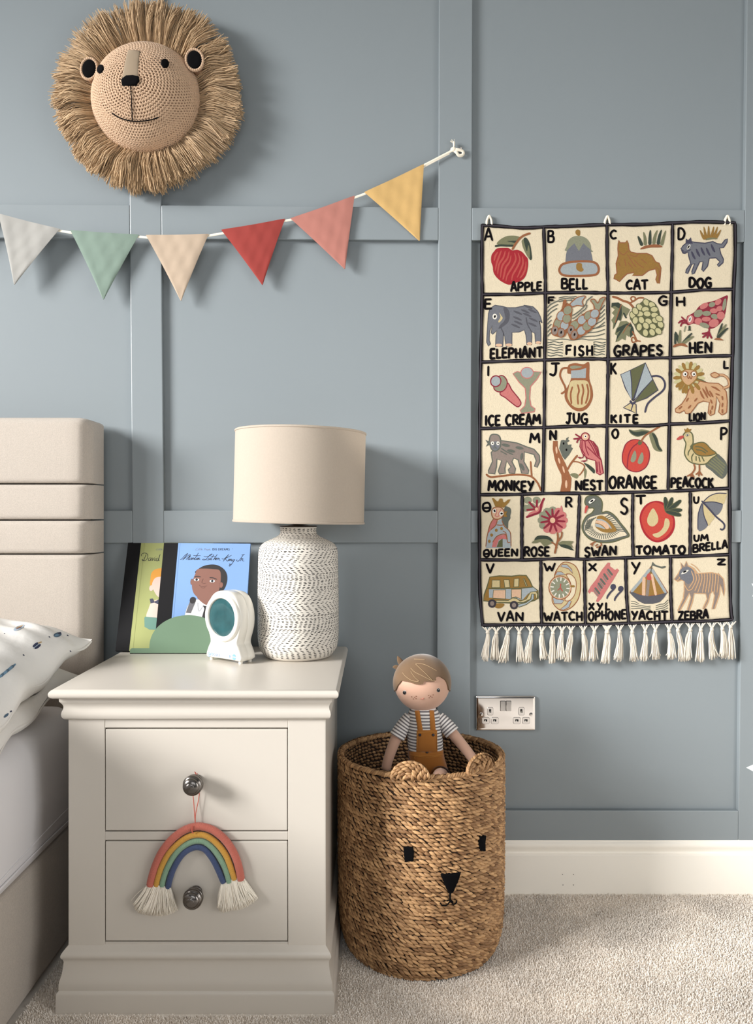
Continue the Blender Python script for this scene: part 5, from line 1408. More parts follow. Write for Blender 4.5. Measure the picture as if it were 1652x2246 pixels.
ln(W_GGREY, [(360, 1050), (420, 1090), (490, 1120)], 14); ln(W_GGREY, [(350, 1080), (420, 1120)], 12); el(W_GGREY, 590, 1140, 14, 40, 10); el(W_GGREY, 595, 1260, 16, 45, -25)
word(art, W_BLACK, 'M', 682, 876, 792, 985, 26); word(art, W_BLACK, 'MONKEY', 212, 1420, 725, 1532, 28)
# --- N nest
c3()
f(W_GGREY, [(1015, 1050), (1035, 960), (1060, 955), (1090, 960), (1095, 935), (1125, 920), (1115, 950), (1135, 965), (1105, 985), (1115, 1010), (1155, 1005), (1150, 1035), (1172, 1050), (1130, 1120), (1080, 1180), (1050, 1140)], False)
el(W_BLACK, 1066, 995, 10, 14); el(W_BLACK, 1098, 1066, 10, 14)
f(W_BROWN, [(945, 965), (998, 965), (1000, 1040), (1040, 1130), (1090, 1230), (1120, 1310), (1155, 1390), (1150, 1470), (1140, 1545), (1025, 1545), (1045, 1430), (1040, 1350), (1000, 1270), (965, 1180), (942, 1060)], False)
ln(W_BROWN, [(1110, 1290), (1150, 1220), (1220, 1130)], 22); ln(W_BROWN, [(1165, 1200), (1230, 1205), (1290, 1235), (1300, 1270), (1265, 1330), (1240, 1355)], 15)
for x, y, rx, ry, r in ((985, 1070, 11, 42, -5), (1015, 1190, 10, 36, -15), (1065, 1290, 10, 40, -15), (1095, 1455, 13, 46, 0)): el(W_PEACH, x, y, rx, ry, r)
f(W_OLIVE, [(1140, 1345), (1190, 1330), (1235, 1355), (1215, 1390), (1170, 1375)]); f(W_OLIVE, [(1300, 1270), (1325, 1310), (1305, 1400), (1298, 1340)]); f(W_DGREEN, [(1295, 1215), (1350, 1235), (1415, 1290), (1412, 1335), (1380, 1310), (1330, 1260)])
f(W_PINK, [(1255, 960), (1330, 945), (1400, 975), (1450, 1040), (1470, 1140), (1490, 1185), (1515, 1330), (1475, 1350), (1440, 1330), (1425, 1190), (1340, 1165), (1280, 1110), (1250, 1030)], False, ol=W_MAROON, ow=12)
for s in ([(1275, 965), (1275, 1060), (1310, 1120)], [(1305, 960), (1320, 1060), (1350, 1130)], [(1340, 955), (1400, 1060), (1440, 1140)], [(1370, 965), (1420, 1050), (1455, 1140)], [(1330, 1030), (1400, 1100), (1485, 1180)], [(1440, 1200), (1450, 1320)], [(1465, 1200), (1480, 1330)], [(1400, 985), (1440, 1060), (1462, 1140)]): ln(W_MAROON, s, 11)
el(W_PEACH, 1310, 920, 45, 45, 0, ol=W_MAROON, ow=13); el(W_WHITE, 1312, 915, 17, 20); el(W_BLACK, 1313, 915, 7, 8)
for s in ([(1260, 930), (1215, 940), (1178, 945)], [(1255, 925), (1220, 905), (1200, 890)], [(1255, 935), (1225, 960), (1215, 985)]): ln(W_MAROON, s, 17)
for s in ([(1285, 1120), (1285, 1150), (1240, 1165)], [(1260, 1155), (1225, 1150)], [(1315, 1150), (1325, 1185), (1265, 1195)], [(1325, 1185), (1290, 1205)]): ln(W_MAROON, s, 10)
word(art, W_BLACK, 'N', 906, 850, 984, 950, 26); word(art, W_BLACK, 'NEST', 1198, 1415, 1505, 1522, 27)
# --- O orange
c4()
f(W_OLIVE, [(360, 835), (420, 848), (500, 835), (570, 845), (600, 862), (540, 895), (460, 920), (400, 900), (370, 870)]); f(W_DGREEN, [(362, 838), (430, 865), (520, 855), (598, 865), (540, 890), (470, 910), (420, 900), (375, 868)])
f(W_OLIVE, [(590, 895), (635, 870), (680, 930), (700, 1010), (740, 1080), (685, 1085), (640, 1055), (610, 980)]); f(W_DGREEN, [(620, 880), (660, 900), (690, 970), (705, 1030), (735, 1075), (700, 1070), (670, 1020), (650, 960)])
f(W_ORANGE, [(290, 1100), (320, 1010), (380, 960), (455, 952), (530, 985), (580, 1060), (592, 1150), (560, 1250), (490, 1305), (420, 1315), (345, 1285), (295, 1220), (284, 1160)], ol=W_MAROON, ow=11)
ln(W_MAROON, [(470, 985), (400, 1040), (355, 1130), (340, 1270)], 13)
f(W_SAGE, [(425, 1075), (442, 1110), (440, 1170), (410, 1208), (378, 1190), (395, 1130)]); f(W_SAGE, [(505, 1095), (524, 1130), (520, 1190), (490, 1228), (458, 1210), (475, 1150)])
f(W_MOSS, [(460, 985), (480, 960), (510, 970), (500, 1005), (470, 1012)]); ln(W_BROWN, [(495, 975), (540, 910), (620, 855), (715, 800)], 20)
word(art, W_BLACK, 'O', 168, 838, 240, 935, 25); word(art, W_BLACK, 'ORANGE', 136, 1375, 672, 1505, 29)
# --- P peacock
c4()
f(W_GGREY, [(1225, 1235), (1340, 1115), (1400, 1140), (1460, 1210), (1478, 1310), (1430, 1388), (1380, 1380), (1300, 1310)])
for k in range(5): ln(W_OLIVE, [(1250 + k * 22, 1230 - k * 22), (1340 + k * 15, 1290 - k * 22), (1415 + k * 9, 1365 - k * 30)], 17)
f(W_TAN, [(975, 900), (1000, 870), (1050, 865), (1080, 900), (1085, 990), (1060, 1040), (1140, 1090), (1350, 1110), (1290, 1170), (1230, 1225), (1130, 1228), (1040, 1195), (990, 1110), (1005, 1000), (985, 950)], ol=W_MOSS, ow=14)
f(W_MUST, [(1085, 1010), (1150, 985), (1220, 990), (1290, 1060), (1345, 1105), (1260, 1135), (1150, 1130), (1090, 1080)], ol=W_MOSS, ow=12)
for s in ([(1110, 1030), (1180, 1040), (1250, 1090)], [(1120, 1065), (1180, 1075), (1230, 1105)], [(1075, 1030), (1035, 1090), (1030, 1130)], [(1090, 1110), (1070, 1150), (1075, 1200)], [(1120, 1140), (1120, 1190)], [(1150, 1145), (1165, 1200)], [(1185, 1145), (1210, 1195)]): ln(W_MOSS, s, 13)
f(W_MUST, [(982, 825), (1005, 840), (1020, 815), (1040, 835), (1068, 830), (1050, 865), (995, 870)], False); f(W_CORAL, [(975, 905), (930, 915), (897, 950), (930, 955), (975, 930)])
el(W_WHITE, 1020, 900, 18, 14, -15, ol=W_MOSS, ow=5); el(W_BLACK, 1020, 900, 8, 8)
for s in ([(1095, 1230), (1105, 1280), (1070, 1335), (1020, 1365)], [(1070, 1335), (1060, 1385)], [(1070, 1335), (1095, 1380)], [(1155, 1235), (1155, 1310), (1118, 1345)], [(1155, 1310), (1150, 1365)], [(1155, 1310), (1185, 1355)]): ln(W_BROWN, s, 18)
word(art, W_BLACK, 'P', 1395, 820, 1470, 950, 25); word(art, W_BLACK, 'PEACOCK', 835, 1385, 1312, 1490, 27, slope=.01)
# --- Q queen (second crop, origin 1040,1080, scale 11.8)
art.frame(1040, 1080, 11.8)
f(W_GGREY, [(790, 400), (840, 360), (940, 410), (960, 500), (940, 600), (940, 680), (890, 760), (880, 930), (830, 900), (760, 800), (710, 690)])
f(W_PINK, [(520, 690), (620, 700), (570, 830), (440, 960), (370, 1060), (375, 940), (440, 790)], False)
f(W_SKY, [(300, 1440), (350, 1080), (480, 930), (570, 830), (640, 720), (710, 690), (770, 830), (860, 950), (940, 1060), (960, 1440)], False)
f(W_PINK, [(460, 1420), (500, 1250), (600, 1130), (820, 1080), (850, 1220), (740, 1200), (640, 1230), (570, 1420)], False)
f(W_MOSS, [(580, 1420), (640, 1260), (740, 1190), (740, 1420)], False); f(W_SKY, [(740, 1420), (750, 1230), (850, 1230), (870, 1300), (950, 1300), (950, 1420)], False)
for s in ([(500, 690), (430, 800), (380, 950), (330, 1180), (305, 1400)], [(720, 730), (790, 880), (890, 970), (945, 1080), (955, 1400)], [(590, 840), (680, 850), (770, 838)], [(480, 1290), (600, 1130), (800, 1080), (850, 1210), (870, 1290), (930, 1290)], [(745, 1000), (820, 1050), (860, 1210)], [(600, 720), (560, 850), (440, 960)]): ln(W_BROWN, s, 22)
for x, y in ((575, 980), (710, 935), (455, 1105), (395, 1265)): el(W_MUST, x, y, 36, 42)
f(W_PEACH, [(460, 470), (510, 400), (620, 380), (720, 410), (775, 500), (740, 620), (640, 690), (520, 680), (460, 590)], ol=W_BROWN, ow=26)
f(W_MUST, [(790, 500), (860, 490), (830, 560), (860, 630), (790, 640), (760, 600)], False)
el(W_WHITE, 525, 480, 52, 55); el(W_WHITE, 705, 550, 56, 55); el(W_BLACK, 530, 478, 24, 34, -30); el(W_BLACK, 712, 548, 32, 24)
ln(W_PINK, [(585, 440), (575, 540), (545, 600), (600, 630), (645, 600), (640, 540), (700, 440)], 22)
f(W_MUST, [(458, 150), (510, 150), (590, 230), (625, 230), (660, 160), (735, 160), (750, 250), (790, 260), (880, 185), (945, 180), (900, 260), (770, 400), (650, 370), (550, 370)], False)
word(art, W_BLACK, 'Q', 225, 250, 430, 480, 56); word(art, W_BLACK, 'QUEEN', 250, 1490, 1130, 1670, 54, slope=-.03)
# --- R rose
c5()
for x, y in ((660, 140), (760, 140), (640, 230), (700, 210)): el(W_SAGE, x, y, 46, 40)
f(W_PINK, [(640, 335), (680, 280), (750, 250), (820, 160), (848, 118), (830, 210), (800, 280), (720, 310)], False)
for s in ([(650, 250), (710, 245), (755, 240)], [(675, 160), (710, 200), (755, 240)], [(765, 140), (762, 190), (760, 240)], [(645, 332), (720, 305), (795, 270), (815, 180), (845, 120)]): ln(W_MAROON, s, 24)
el(W_PEACH, 758, 240, 18, 18)
for k in range(12):
    a = 2 * PI * k / 12; el(W_PINK if -1.3 < ((a + PI) % (2 * PI) - PI) < 2.6 else W_SAGE, 942 + 125 * math.cos(a), 368 + 115 * math.sin(a), 46, 42)
f(W_PINK, [(842, 370), (880, 290), (1000, 290), (1040, 200), (1060, 320), (1040, 430), (940, 470), (870, 440)])
el(W_SAGE, 875, 330, 55, 75, 25)
for k in range(11):
    a = 2 * PI * k / 11 + .1; ln(W_MAROON, [(942 + 40 * math.cos(a), 368 + 40 * math.sin(a)), (942 + 90 * math.cos(a), 368 + 88 * math.sin(a)), (942 + 138 * math.cos(a), 368 + 130 * math.sin(a))], 26, taper=lambda t: 1.1 - .35 * t)
el(W_MAROON, 942, 368, 58, 52); el(W_PEACH, 940, 368, 30, 32)
f(W_OLIVE, [(705, 625), (745, 585), (810, 560), (890, 560), (940, 620), (900, 640), (850, 665), (800, 615), (760, 625)]); f(W_DGREEN, [(735, 590), (770, 545), (850, 540), (910, 560), (945, 610), (870, 580), (800, 580)])
f(W_OLIVE, [(1000, 630), (1050, 600), (1130, 600), (1178, 605), (1150, 640), (1175, 680), (1120, 660), (1040, 660)], False); f(W_DGREEN, [(1005, 640), (1080, 640), (1140, 660), (1182, 710), (1135, 700), (1110, 690), (1040, 670)], False)
ln(W_BROWN, [(995, 510), (1000, 580), (985, 650), (965, 740)], 22); ln(W_BROWN, [(1045, 500), (1040, 550), (1000, 610)], 18); ln(W_BROWN, [(930, 615), (965, 640), (990, 680)], 16)
word(art, W_BLACK, 'R', 1085, 108, 1158, 216, 23); word(art, W_BLACK, 'ROSE', 618, 668, 902, 772, 25)
# --- S swan (origin 1260,1080, scale 11.8)
art.frame(1260, 1080, 11.8)
f(W_GGREY, [(270, 240), (300, 140), (400, 85), (560, 85), (680, 170), (725, 300), (715, 510), (830, 490), (950, 530), (1080, 640), (1200, 800), (1340, 970), (1415, 1130), (1240, 1200), (1050, 1270), (860, 1300), (650, 1290), (420, 1220), (290, 1110), (215, 980), (205, 850), (250, 710), (330, 600), (440, 540), (510, 440), (470, 400), (380, 400), (300, 330)], ol=W_MOSS, ow=30)
f(W_CREAM, [(640, 580), (420, 640), (310, 740), (258, 860), (268, 980), (340, 1090), (500, 1180), (740, 1235), (960, 1210), (1180, 1150), (1350, 1105), (1280, 1000), (1130, 800), (1000, 660), (860, 560), (740, 570)])
for k in range(22):
    u = k / 21; a = PI * (.98 - .86 * u)
    x0, y0 = 760 + 290 * math.cos(a), 860 + 210 * math.sin(a); x1, y1 = 770 + (500 - 60 * u) * math.cos(a + .06), 860 + (360 - 30 * u) * math.sin(a + .06)
    ln(W_GGREY, [(x0, y0), ((x0 + x1) / 2 - 12, (y0 + y1) / 2), (x1, y1)], 19)
for k in range(5): ln(W_GGREY, [(560 - k * 52, 640 + k * 16), (450 - k * 40, 740 + k * 30), (400 - k * 28, 900 + k * 22)], 19)
for k in range(10):
    t = k / 9; ln(W_GGREY, [(790 + 330 * t, 640 + 350 * t), (860 + 350 * t, 600 + 400 * t), (905 + 395 * t, 575 + 440 * t)], 19)
f(W_MUST, [(575, 690), (600, 620), (720, 600), (840, 670), (970, 790), (1080, 950), (1060, 1010), (900, 1040), (720, 1020), (590, 940), (540, 880), (540, 800)])
f(W_PEACH, [(580, 730), (720, 730), (860, 820), (900, 920), (820, 945), (740, 860), (620, 800), (545, 790)]); f(W_SKY, [(585, 690), (720, 700), (860, 790), (960, 920), (930, 930), (840, 800), (700, 735), (585, 720)]); f(W_SKY, [(545, 810), (640, 830), (740, 890), (790, 950), (650, 910), (555, 880)])
f(W_WHITE, [(365, 245), (440, 180), (490, 160), (535, 190), (470, 250), (400, 295)]); el(W_BLACK, 447, 222, 48, 22, -35)
f(W_CORAL, [(305, 335), (360, 370), (340, 430), (300, 520), (262, 540), (270, 420)])
for s in ([(540, 1280), (470, 1310), (410, 1350)], [(490, 1310), (450, 1390)], [(680, 1310), (690, 1370), (570, 1430)], [(600, 1340), (540, 1390)]): ln(W_BROWN, s, 32)
word(art, W_BLACK, 'S', 1185, 140, 1380, 530, 58); word(art, W_BLACK, 'SWAN', 265, 1420, 1085, 1650, 58, slope=-.04)
# --- T tomato
c6()
f(W_RED, [(480, 360), (500, 260), (560, 185), (640, 150), (720, 155), (790, 200), (860, 300), (882, 400), (860, 500), (790, 580), (690, 618), (600, 590), (520, 500)])
f(W_ORANGE, [(500, 360), (520, 270), (580, 195), (650, 165), (730, 185), (790, 250), (850, 330), (860, 410), (835, 490), (770, 560), (690, 595), (610, 570), (535, 480)])
f(W_TAN, [(632, 232), (670, 280), (692, 345), (680, 400), (630, 438), (580, 415), (566, 360), (590, 290)]); f(W_TAN, [(770, 350), (810, 360), (820, 420), (780, 500), (700, 560), (650, 555), (630, 525), (700, 500), (750, 440)])
for tp in ((770, 110), (850, 115), (945, 145), (955, 250), (945, 310)): ln(W_MOSS, [(785, 270), ((785 + tp[0]) / 2 + 4, (270 + tp[1]) / 2), tp], 52, taper=lambda t: .6 + .5 * math.sin(PI * t)); ln(W_DGREEN, [(785, 270), ((785 + tp[0]) / 2 + 4, (270 + tp[1]) / 2), tp], 36, taper=lambda t: .6 + .5 * math.sin(PI * t))
word(art, W_BLACK, 'T', 440, 92, 545, 188, 27); word(art, W_BLACK, 'TOMATO', 440, 662, 995, 750, 29)
# --- U umbrella
c6()
f(W_TAN, [(1205, 155), (1260, 100), (1350, 65), (1465, 60), (1450, 130), (1425, 185), (1320, 160)], ol=None); f(W_SLATE, [(1200, 165), (1320, 160), (1420, 185), (1390, 280), (1330, 310), (1260, 220)])
f(W_TAN, [(1195, 170), (1260, 240), (1330, 320), (1290, 390), (1255, 425), (1205, 300)]); f(W_SLATE, [(1185, 180), (1205, 300), (1252, 425), (1160, 492), (1138, 420), (1150, 290)])
for s in ([(1205, 155), (1270, 95), (1360, 62), (1465, 65)], [(1200, 165), (1320, 160), (1420, 187)], [(1195, 175), (1205, 300), (1252, 425)], [(1185, 175), (1145, 300), (1140, 470)]): ln(W_NAVY, s, 11)
ln(W_NAVY, [(1185, 150), (1260, 230), (1340, 320), (1430, 400), (1440, 450), (1415, 475), (1395, 465)], 20)
word(art, W_BLACK, 'U', 1092, 98, 1152, 175, 22); word(art, W_BLACK, 'UM', 1095, 532, 1255, 602, 23, slope=-.02); word(art, W_BLACK, 'BRELLA', 1085, 645, 1472, 728, 24, slope=-.12)
# --- V van (origin 1050,1220, scale 6.608)
art.frame(1050, 1220, 6.608)
f(W_MUST, [(160, 300), (300, 285), (480, 290), (590, 275), (690, 278), (740, 350), (780, 440), (860, 500), (862, 610), (810, 640), (700, 670), (480, 680), (300, 670), (70, 645), (80, 560), (130, 420)], False, ol=W_MOSS, ow=16)
f(W_SKY, [(150, 480), (640, 470), (790, 450), (850, 500), (720, 540), (640, 630), (150, 600)], False)
for q in ([(195, 345), (310, 345), (310, 455), (190, 455)], [(365, 340), (440, 340), (455, 450), (380, 455)], [(515, 330), (585, 322), (580, 440), (510, 445)], [(645, 325), (660, 322), (705, 430), (685, 432)]): f(W_TAN, q, False, ol=W_MOSS, ow=13)
for q in ([(215, 490), (390, 485), (388, 620), (205, 610)], [(475, 478), (620, 475), (618, 620), (540, 590), (475, 600)]): f(W_PEACH, q, False, ol=W_MOSS, ow=13)
f(W_TAN, [(250, 640), (430, 640), (490, 605), (550, 610), (600, 650), (690, 620), (750, 520), (830, 510), (855, 550), (850, 600), (830, 610), (820, 550), (770, 545), (750, 620), (650, 670), (480, 670), (260, 668)], False, ol=W_MOSS, ow=12)
f(W_SKY, [(770, 550), (800, 550), (800, 620), (690, 700), (580, 740), (570, 700), (690, 670), (760, 620)], False, ol=W_MOSS, ow=10)
f(W_MUST, [(250, 685), (370, 690), (340, 740), (290, 755), (240, 740)])
for x, y in ((195, 685), (512, 708)): el(W_BORD, x, y, 60, 62); el(W_TAUPE, x, y, 30, 34)
ln(W_MOSS, [(130, 465), (400, 468), (640, 458), (790, 445)], 13)
word(art, W_BLACK, 'V', 112, 105, 222, 235, 31); word(art, W_BLACK, 'VAN', 278, 808, 648, 935, 31)
# --- W watch
art.frame(1050, 1220, 6.608)
f(W_TAN, [(1100, 280), (1150, 170), (1220, 95), (1300, 90), (1400, 140), (1460, 260), (1478, 430), (1450, 600), (1370, 720), (1270, 780), (1180, 780), (1090, 700), (1065, 600)], ol=W_BROWN, ow=13)
f(W_CREAM, [(1270, 265), (1330, 260), (1400, 330), (1415, 430), (1390, 560), (1320, 640), (1250, 630), (1330, 500), (1330, 380)], ol=W_BROWN, ow=11)
for q in ([(1105, 275), (1140, 225), (1200, 225), (1262, 268)], [(1190, 150), (1210, 118), (1280, 120), (1350, 190), (1365, 250), (1300, 180)], [(1075, 600), (1240, 640), (1200, 690), (1095, 690)], [(1180, 770), (1270, 700), (1310, 640), (1345, 650), (1310, 740), (1230, 780)]): f(W_SKY, q, False, ol=W_BROWN, ow=10)
el(W_PEACH, 1180, 455, 162, 170, 0, ol=W_BROWN, ow=13); el(W_SAGE, 1180, 455, 143, 152)
for k in range(12): 
    a = 2 * PI * k / 12 + .1; ln(W_WHITE, [(1180 + 95 * math.cos(a), 455 + 100 * math.sin(a)), (1180 + 115 * math.cos(a), 455 + 120 * math.sin(a)), (1180 + 136 * math.cos(a), 455 + 145 * math.sin(a))], 17)
ln(W_CORAL, [(1190, 400), (1185, 455), (1215, 505)], 15); ln(W_CORAL, [(1185, 455), (1145, 495)], 11); ln(W_MUST, [(1335, 435), (1385, 435)], 30)
word(art, W_BLACK, 'W', 950, 98, 1105, 205, 30); word(art, W_BLACK, 'WATCH', 950, 815, 1500, 935, 31, slope=-.01)
# --- X xylophone (origin 1280,1220, scale 8.26)
art.frame(1280, 1220, 8.26)
f(W_PINK, [(440, 115), (485, 120), (480, 180), (575, 250), (610, 220), (645, 255), (540, 430), (430, 600), (330, 760), (262, 835), (225, 815), (255, 740), (180, 650), (140, 640), (110, 680), (78, 640), (130, 545), (230, 420), (330, 250)], False)
for a, b_ in (((440, 235), (520, 340)), ((370, 320), (440, 420)), ((310, 410), (390, 510)), ((270, 490), (335, 580)), ((210, 575), (290, 680))): ln(W_GGREY, [a, b_], 38); ln(W_TAUPE, [(a[0] - 18, a[1] + 45), (b_[0] - 25, b_[1] + 40)], 26)
for x, y in ((537, 555), (675, 590)): 
    el(W_NAVY, x, y, 50, 55, 20); ln(W_NAVY, [(x + 20, y + 40), (x - 40, y + 90), (x - 100, y + 170), (x - 112, y + 215)], 36, taper=lambda t: .6 + .4 * math.sin(PI * t))
word(art, W_BLACK, 'X', 90, 130, 235, 265, 40); word(art, W_BLACK, 'XYL', 95, 850, 475, 975, 38, gap=.5); word(art, W_BLACK, 'OPHONE', 90, 1010, 765, 1165, 38, slope=-.05, gap=.3)
# --- Y yacht
art.frame(1280, 1220, 8.26)
for k in range(4):
    ln(W_GGREY, [(862, 815 + k * 45), (930, 822 + k * 42), (1000, 860 + k * 28), (1080, 870 + k * 30), (1150, 880 + k * 30), (1215, 870 + k * 32)][:(3 if k == 0 else 6)], 13)
for k in range(4): ln(W_GGREY, [(1310, 900 + k * 35), (1390, 870 + k * 38), (1460, 860 + k * 36), (1530, 790 + k * 48)], 13)
f(W_MUST, [(840, 645), (1040, 420), (1225, 185), (1360, 400), (1525, 660), (1340, 700), (1180, 720), (1000, 690)], False, ol=W_BROWN, ow=18)
for s, w, c in (([(870, 640), (1040, 440), (1205, 235)], 52, W_LGREY), ([(1095, 390), (1090, 600), (1090, 710)], 60, W_PEACH), ([(1240, 240), (1350, 430), (1490, 660)], 52, W_LGREY), ([(1185, 330), (1170, 520), (1150, 720)], 56, W_TAUPE), ([(1235, 330), (1270, 500), (1310, 700)], 46, W_PEACH)): ln(c, s, w)
f(W_CORAL, [(1150, 340), (1200, 310), (1230, 420), (1150, 420)])
f(W_DGREY, [(830, 655), (900, 650), (1020, 700), (1180, 725), (1330, 705), (1520, 655), (1450, 760), (1380, 830), (1250, 862), (1100, 862), (990, 810), (900, 730)], False)
f(W_GGREY, [(1235, 150), (1255, 110), (1300, 150), (1400, 185), (1480, 178), (1480, 205), (1420, 222), (1330, 195), (1250, 170)]); ln(W_GGREY, [(1255, 110), (1235, 180), (1220, 300)], 16)
word(art, W_BLACK, 'Y', 868, 118, 1022, 335, 40); word(art, W_BLACK, 'YACHT', 870, 1005, 1520, 1155, 42)
# --- Z zebra
c6()
f(W_TAUPE, [(870, 1035), (920, 970), (955, 905), (945, 845), (985, 890), (1010, 830), (1030, 880), (1080, 915), (1130, 970), (1300, 960), (1380, 980), (1430, 1030), (1445, 1150), (1435, 1230), (1415, 1160), (1395, 1090), (1385, 1210), (1330, 1370), (1300, 1375), (1330, 1220), (1310, 1170), (1280, 1200), (1260, 1290), (1215, 1375), (1195, 1370), (1245, 1260), (1230, 1200), (1100, 1195), (1080, 1290), (1045, 1390), (1020, 1380), (1060, 1240), (1045, 1190), (1000, 1280), (935, 1395), (912, 1390), (975, 1250), (985, 1170), (985, 1060), (960, 1045), (910, 1060)], False, ol=W_LION, ow=12)
f(W_SLATE, [(955, 915), (1010, 895), (1065, 910), (1090, 960), (1080, 1050), (1030, 1090), (990, 1060), (940, 1020), (930, 960)])
for k in range(10): ln(W_LION, [(1085 + k * 32 - max(0, 3 - k) * 6, 940 + min(k, 2) * 12), (1092 + k * 31, 1040), (1040 + k * 33 + (20 if k > 3 else 0), 1130 + min(k, 3) * 18)], 11)
for s in ([(1060, 860), (1110, 890), (1165, 950)], [(1030, 880), (1090, 910), (1130, 960)], [(985, 1090), (1030, 1160), (1080, 1140)]): ln(W_LION, s, 11)
f(W_WHITE, [(950, 975), (985, 940), (1035, 930), (1010, 960), (975, 975)]); el(W_BLACK, 992, 948, 22, 10, -25)
ln(W_LION, [(900, 1050), (935, 1020), (925, 1010)], 9)
word(art, W_BLACK, 'Z', 1355, 812, 1452, 872, 24); word(art, W_BLACK, 'ZEBRA', 918, 1402, 1255, 1495, 26, slope=-.05)
# --- border and dividing lines (raised chain stitch)
art.frame(0, 0, 1); art.lay = 60
BW_ = 6.6
lines = [OUT_L, OUT_R, OUT_T, OUT_B]
def g(o, pts): return [(o[0] + x / K, o[1] + y / K) for x, y in pts]
o1, o2, o3, o4, o5, o6 = (1030, 460), (1310, 460), (1030, 780), (1310, 780), (1030, 1070), (1310, 1070)
lines += [g(o1, [(145, 962), (500, 960), (850, 945), (1200, 940), (1445, 942)]) + g(o2, [(110, 945), (400, 945), (830, 935), (1200, 910), (1535, 905)]),
          g(o1, [(135, 1725), (500, 1715), (850, 1702), (1200, 1692), (1445, 1690)]) + g(o2, [(110, 1692), (400, 1682), (830, 1678), (1200, 1660), (1535, 1655)]),
          g(o3, [(115, 825), (500, 815), (845, 815), (1200, 800), (1445, 798)]) + g(o4, [(110, 795), (600, 792), (815, 775), (1100, 765), (1515, 740)]),
          g(o3, [(115, 1575), (500, 1570), (830, 1560), (1200, 1560), (1445, 1556)]) + g(o4, [(110, 1552), (500, 1545), (800, 1535), (1100, 1520), (1498, 1502)]),
          g(o5, [(112, 815), (590, 815), (1000, 803), (1300, 805)]) + g(o6, [(0, 803), (400, 790), (1040, 770), (1495, 755)]),
          g(o1, [(838, 205), (855, 700), (858, 950), (850, 1700)]) + g(o3, [(848, 300), (842, 810), (828, 1560)]),
          g(o2, [(108, 180), (112, 600), (122, 940), (122, 1690)]) + g(o4, [(118, 300), (110, 800), (102, 1548)]),
          g(o2, [(850, 165), (848, 500), (838, 940), (826, 1680)]) + g(o4, [(824, 300), (815, 780), (800, 1535)]),
          g(o5, [(595, 85), (590, 500), (592, 812)]), g(o5, [(1242, 90), (1235, 400), (1215, 805)]), g(o6, [(402, 70), (395, 400), (405, 785)]), g(o6, [(1050, 50), (1050, 400), (1048, 765)]),
          g(o5, [(808, 825), (808, 1200), (818, 1545)]), g(o5, [(1300, 825), (1305, 1200), (1312, 1548)]), g(o6, [(320, 800), (330, 1200), (355, 1535)]), g(o6, [(828, 785), (832, 1200), (845, 1515)])]
for L in lines:
    q = crom([(x + random.uniform(-.35, .35), y + random.uniform(-.35, .35)) for x, y in L], 10)
    # half-round raised cord
    art.line(W_BLACK, q, BW_ + .8, False, .0004, wobble(0), layer=False)
    art.lay += 12
    art.line(W_BORD, q, BW_ * .55, False, .0012, wobble(0), layer=False)
    art.lay -= 12
art.mb.build('embroidered_panel', art.cols, tapestry, sharp=0)
# hanging loops
M_COT = mat('cream_cotton_tape', (233, 224, 206), .85)
for px, py in ((1073, 474), (1332, 475), (1595, 474)):
    b = MB(); y = TY + .001
    c = Vector(P(px, py, y)); w = .0060; h = .021
    pts = [c + Vector((-w, .001, -h)), c + Vector((-w * .85, 0, -h * .5)), c + Vector((-w * .35, -.001, -.003)), c + Vector((0, -.0015, 0)), c + Vector((w * .35, -.001, -.003)), c + Vector((w * .9, 0, -h * .5)), c + Vector((w * 1.1, .001, -h))]
    b.tube(crom(pts, 5), .0046, 8, flat=.6)
    b.build('hanging_loop', M_COT, tapestry, sharp=0)
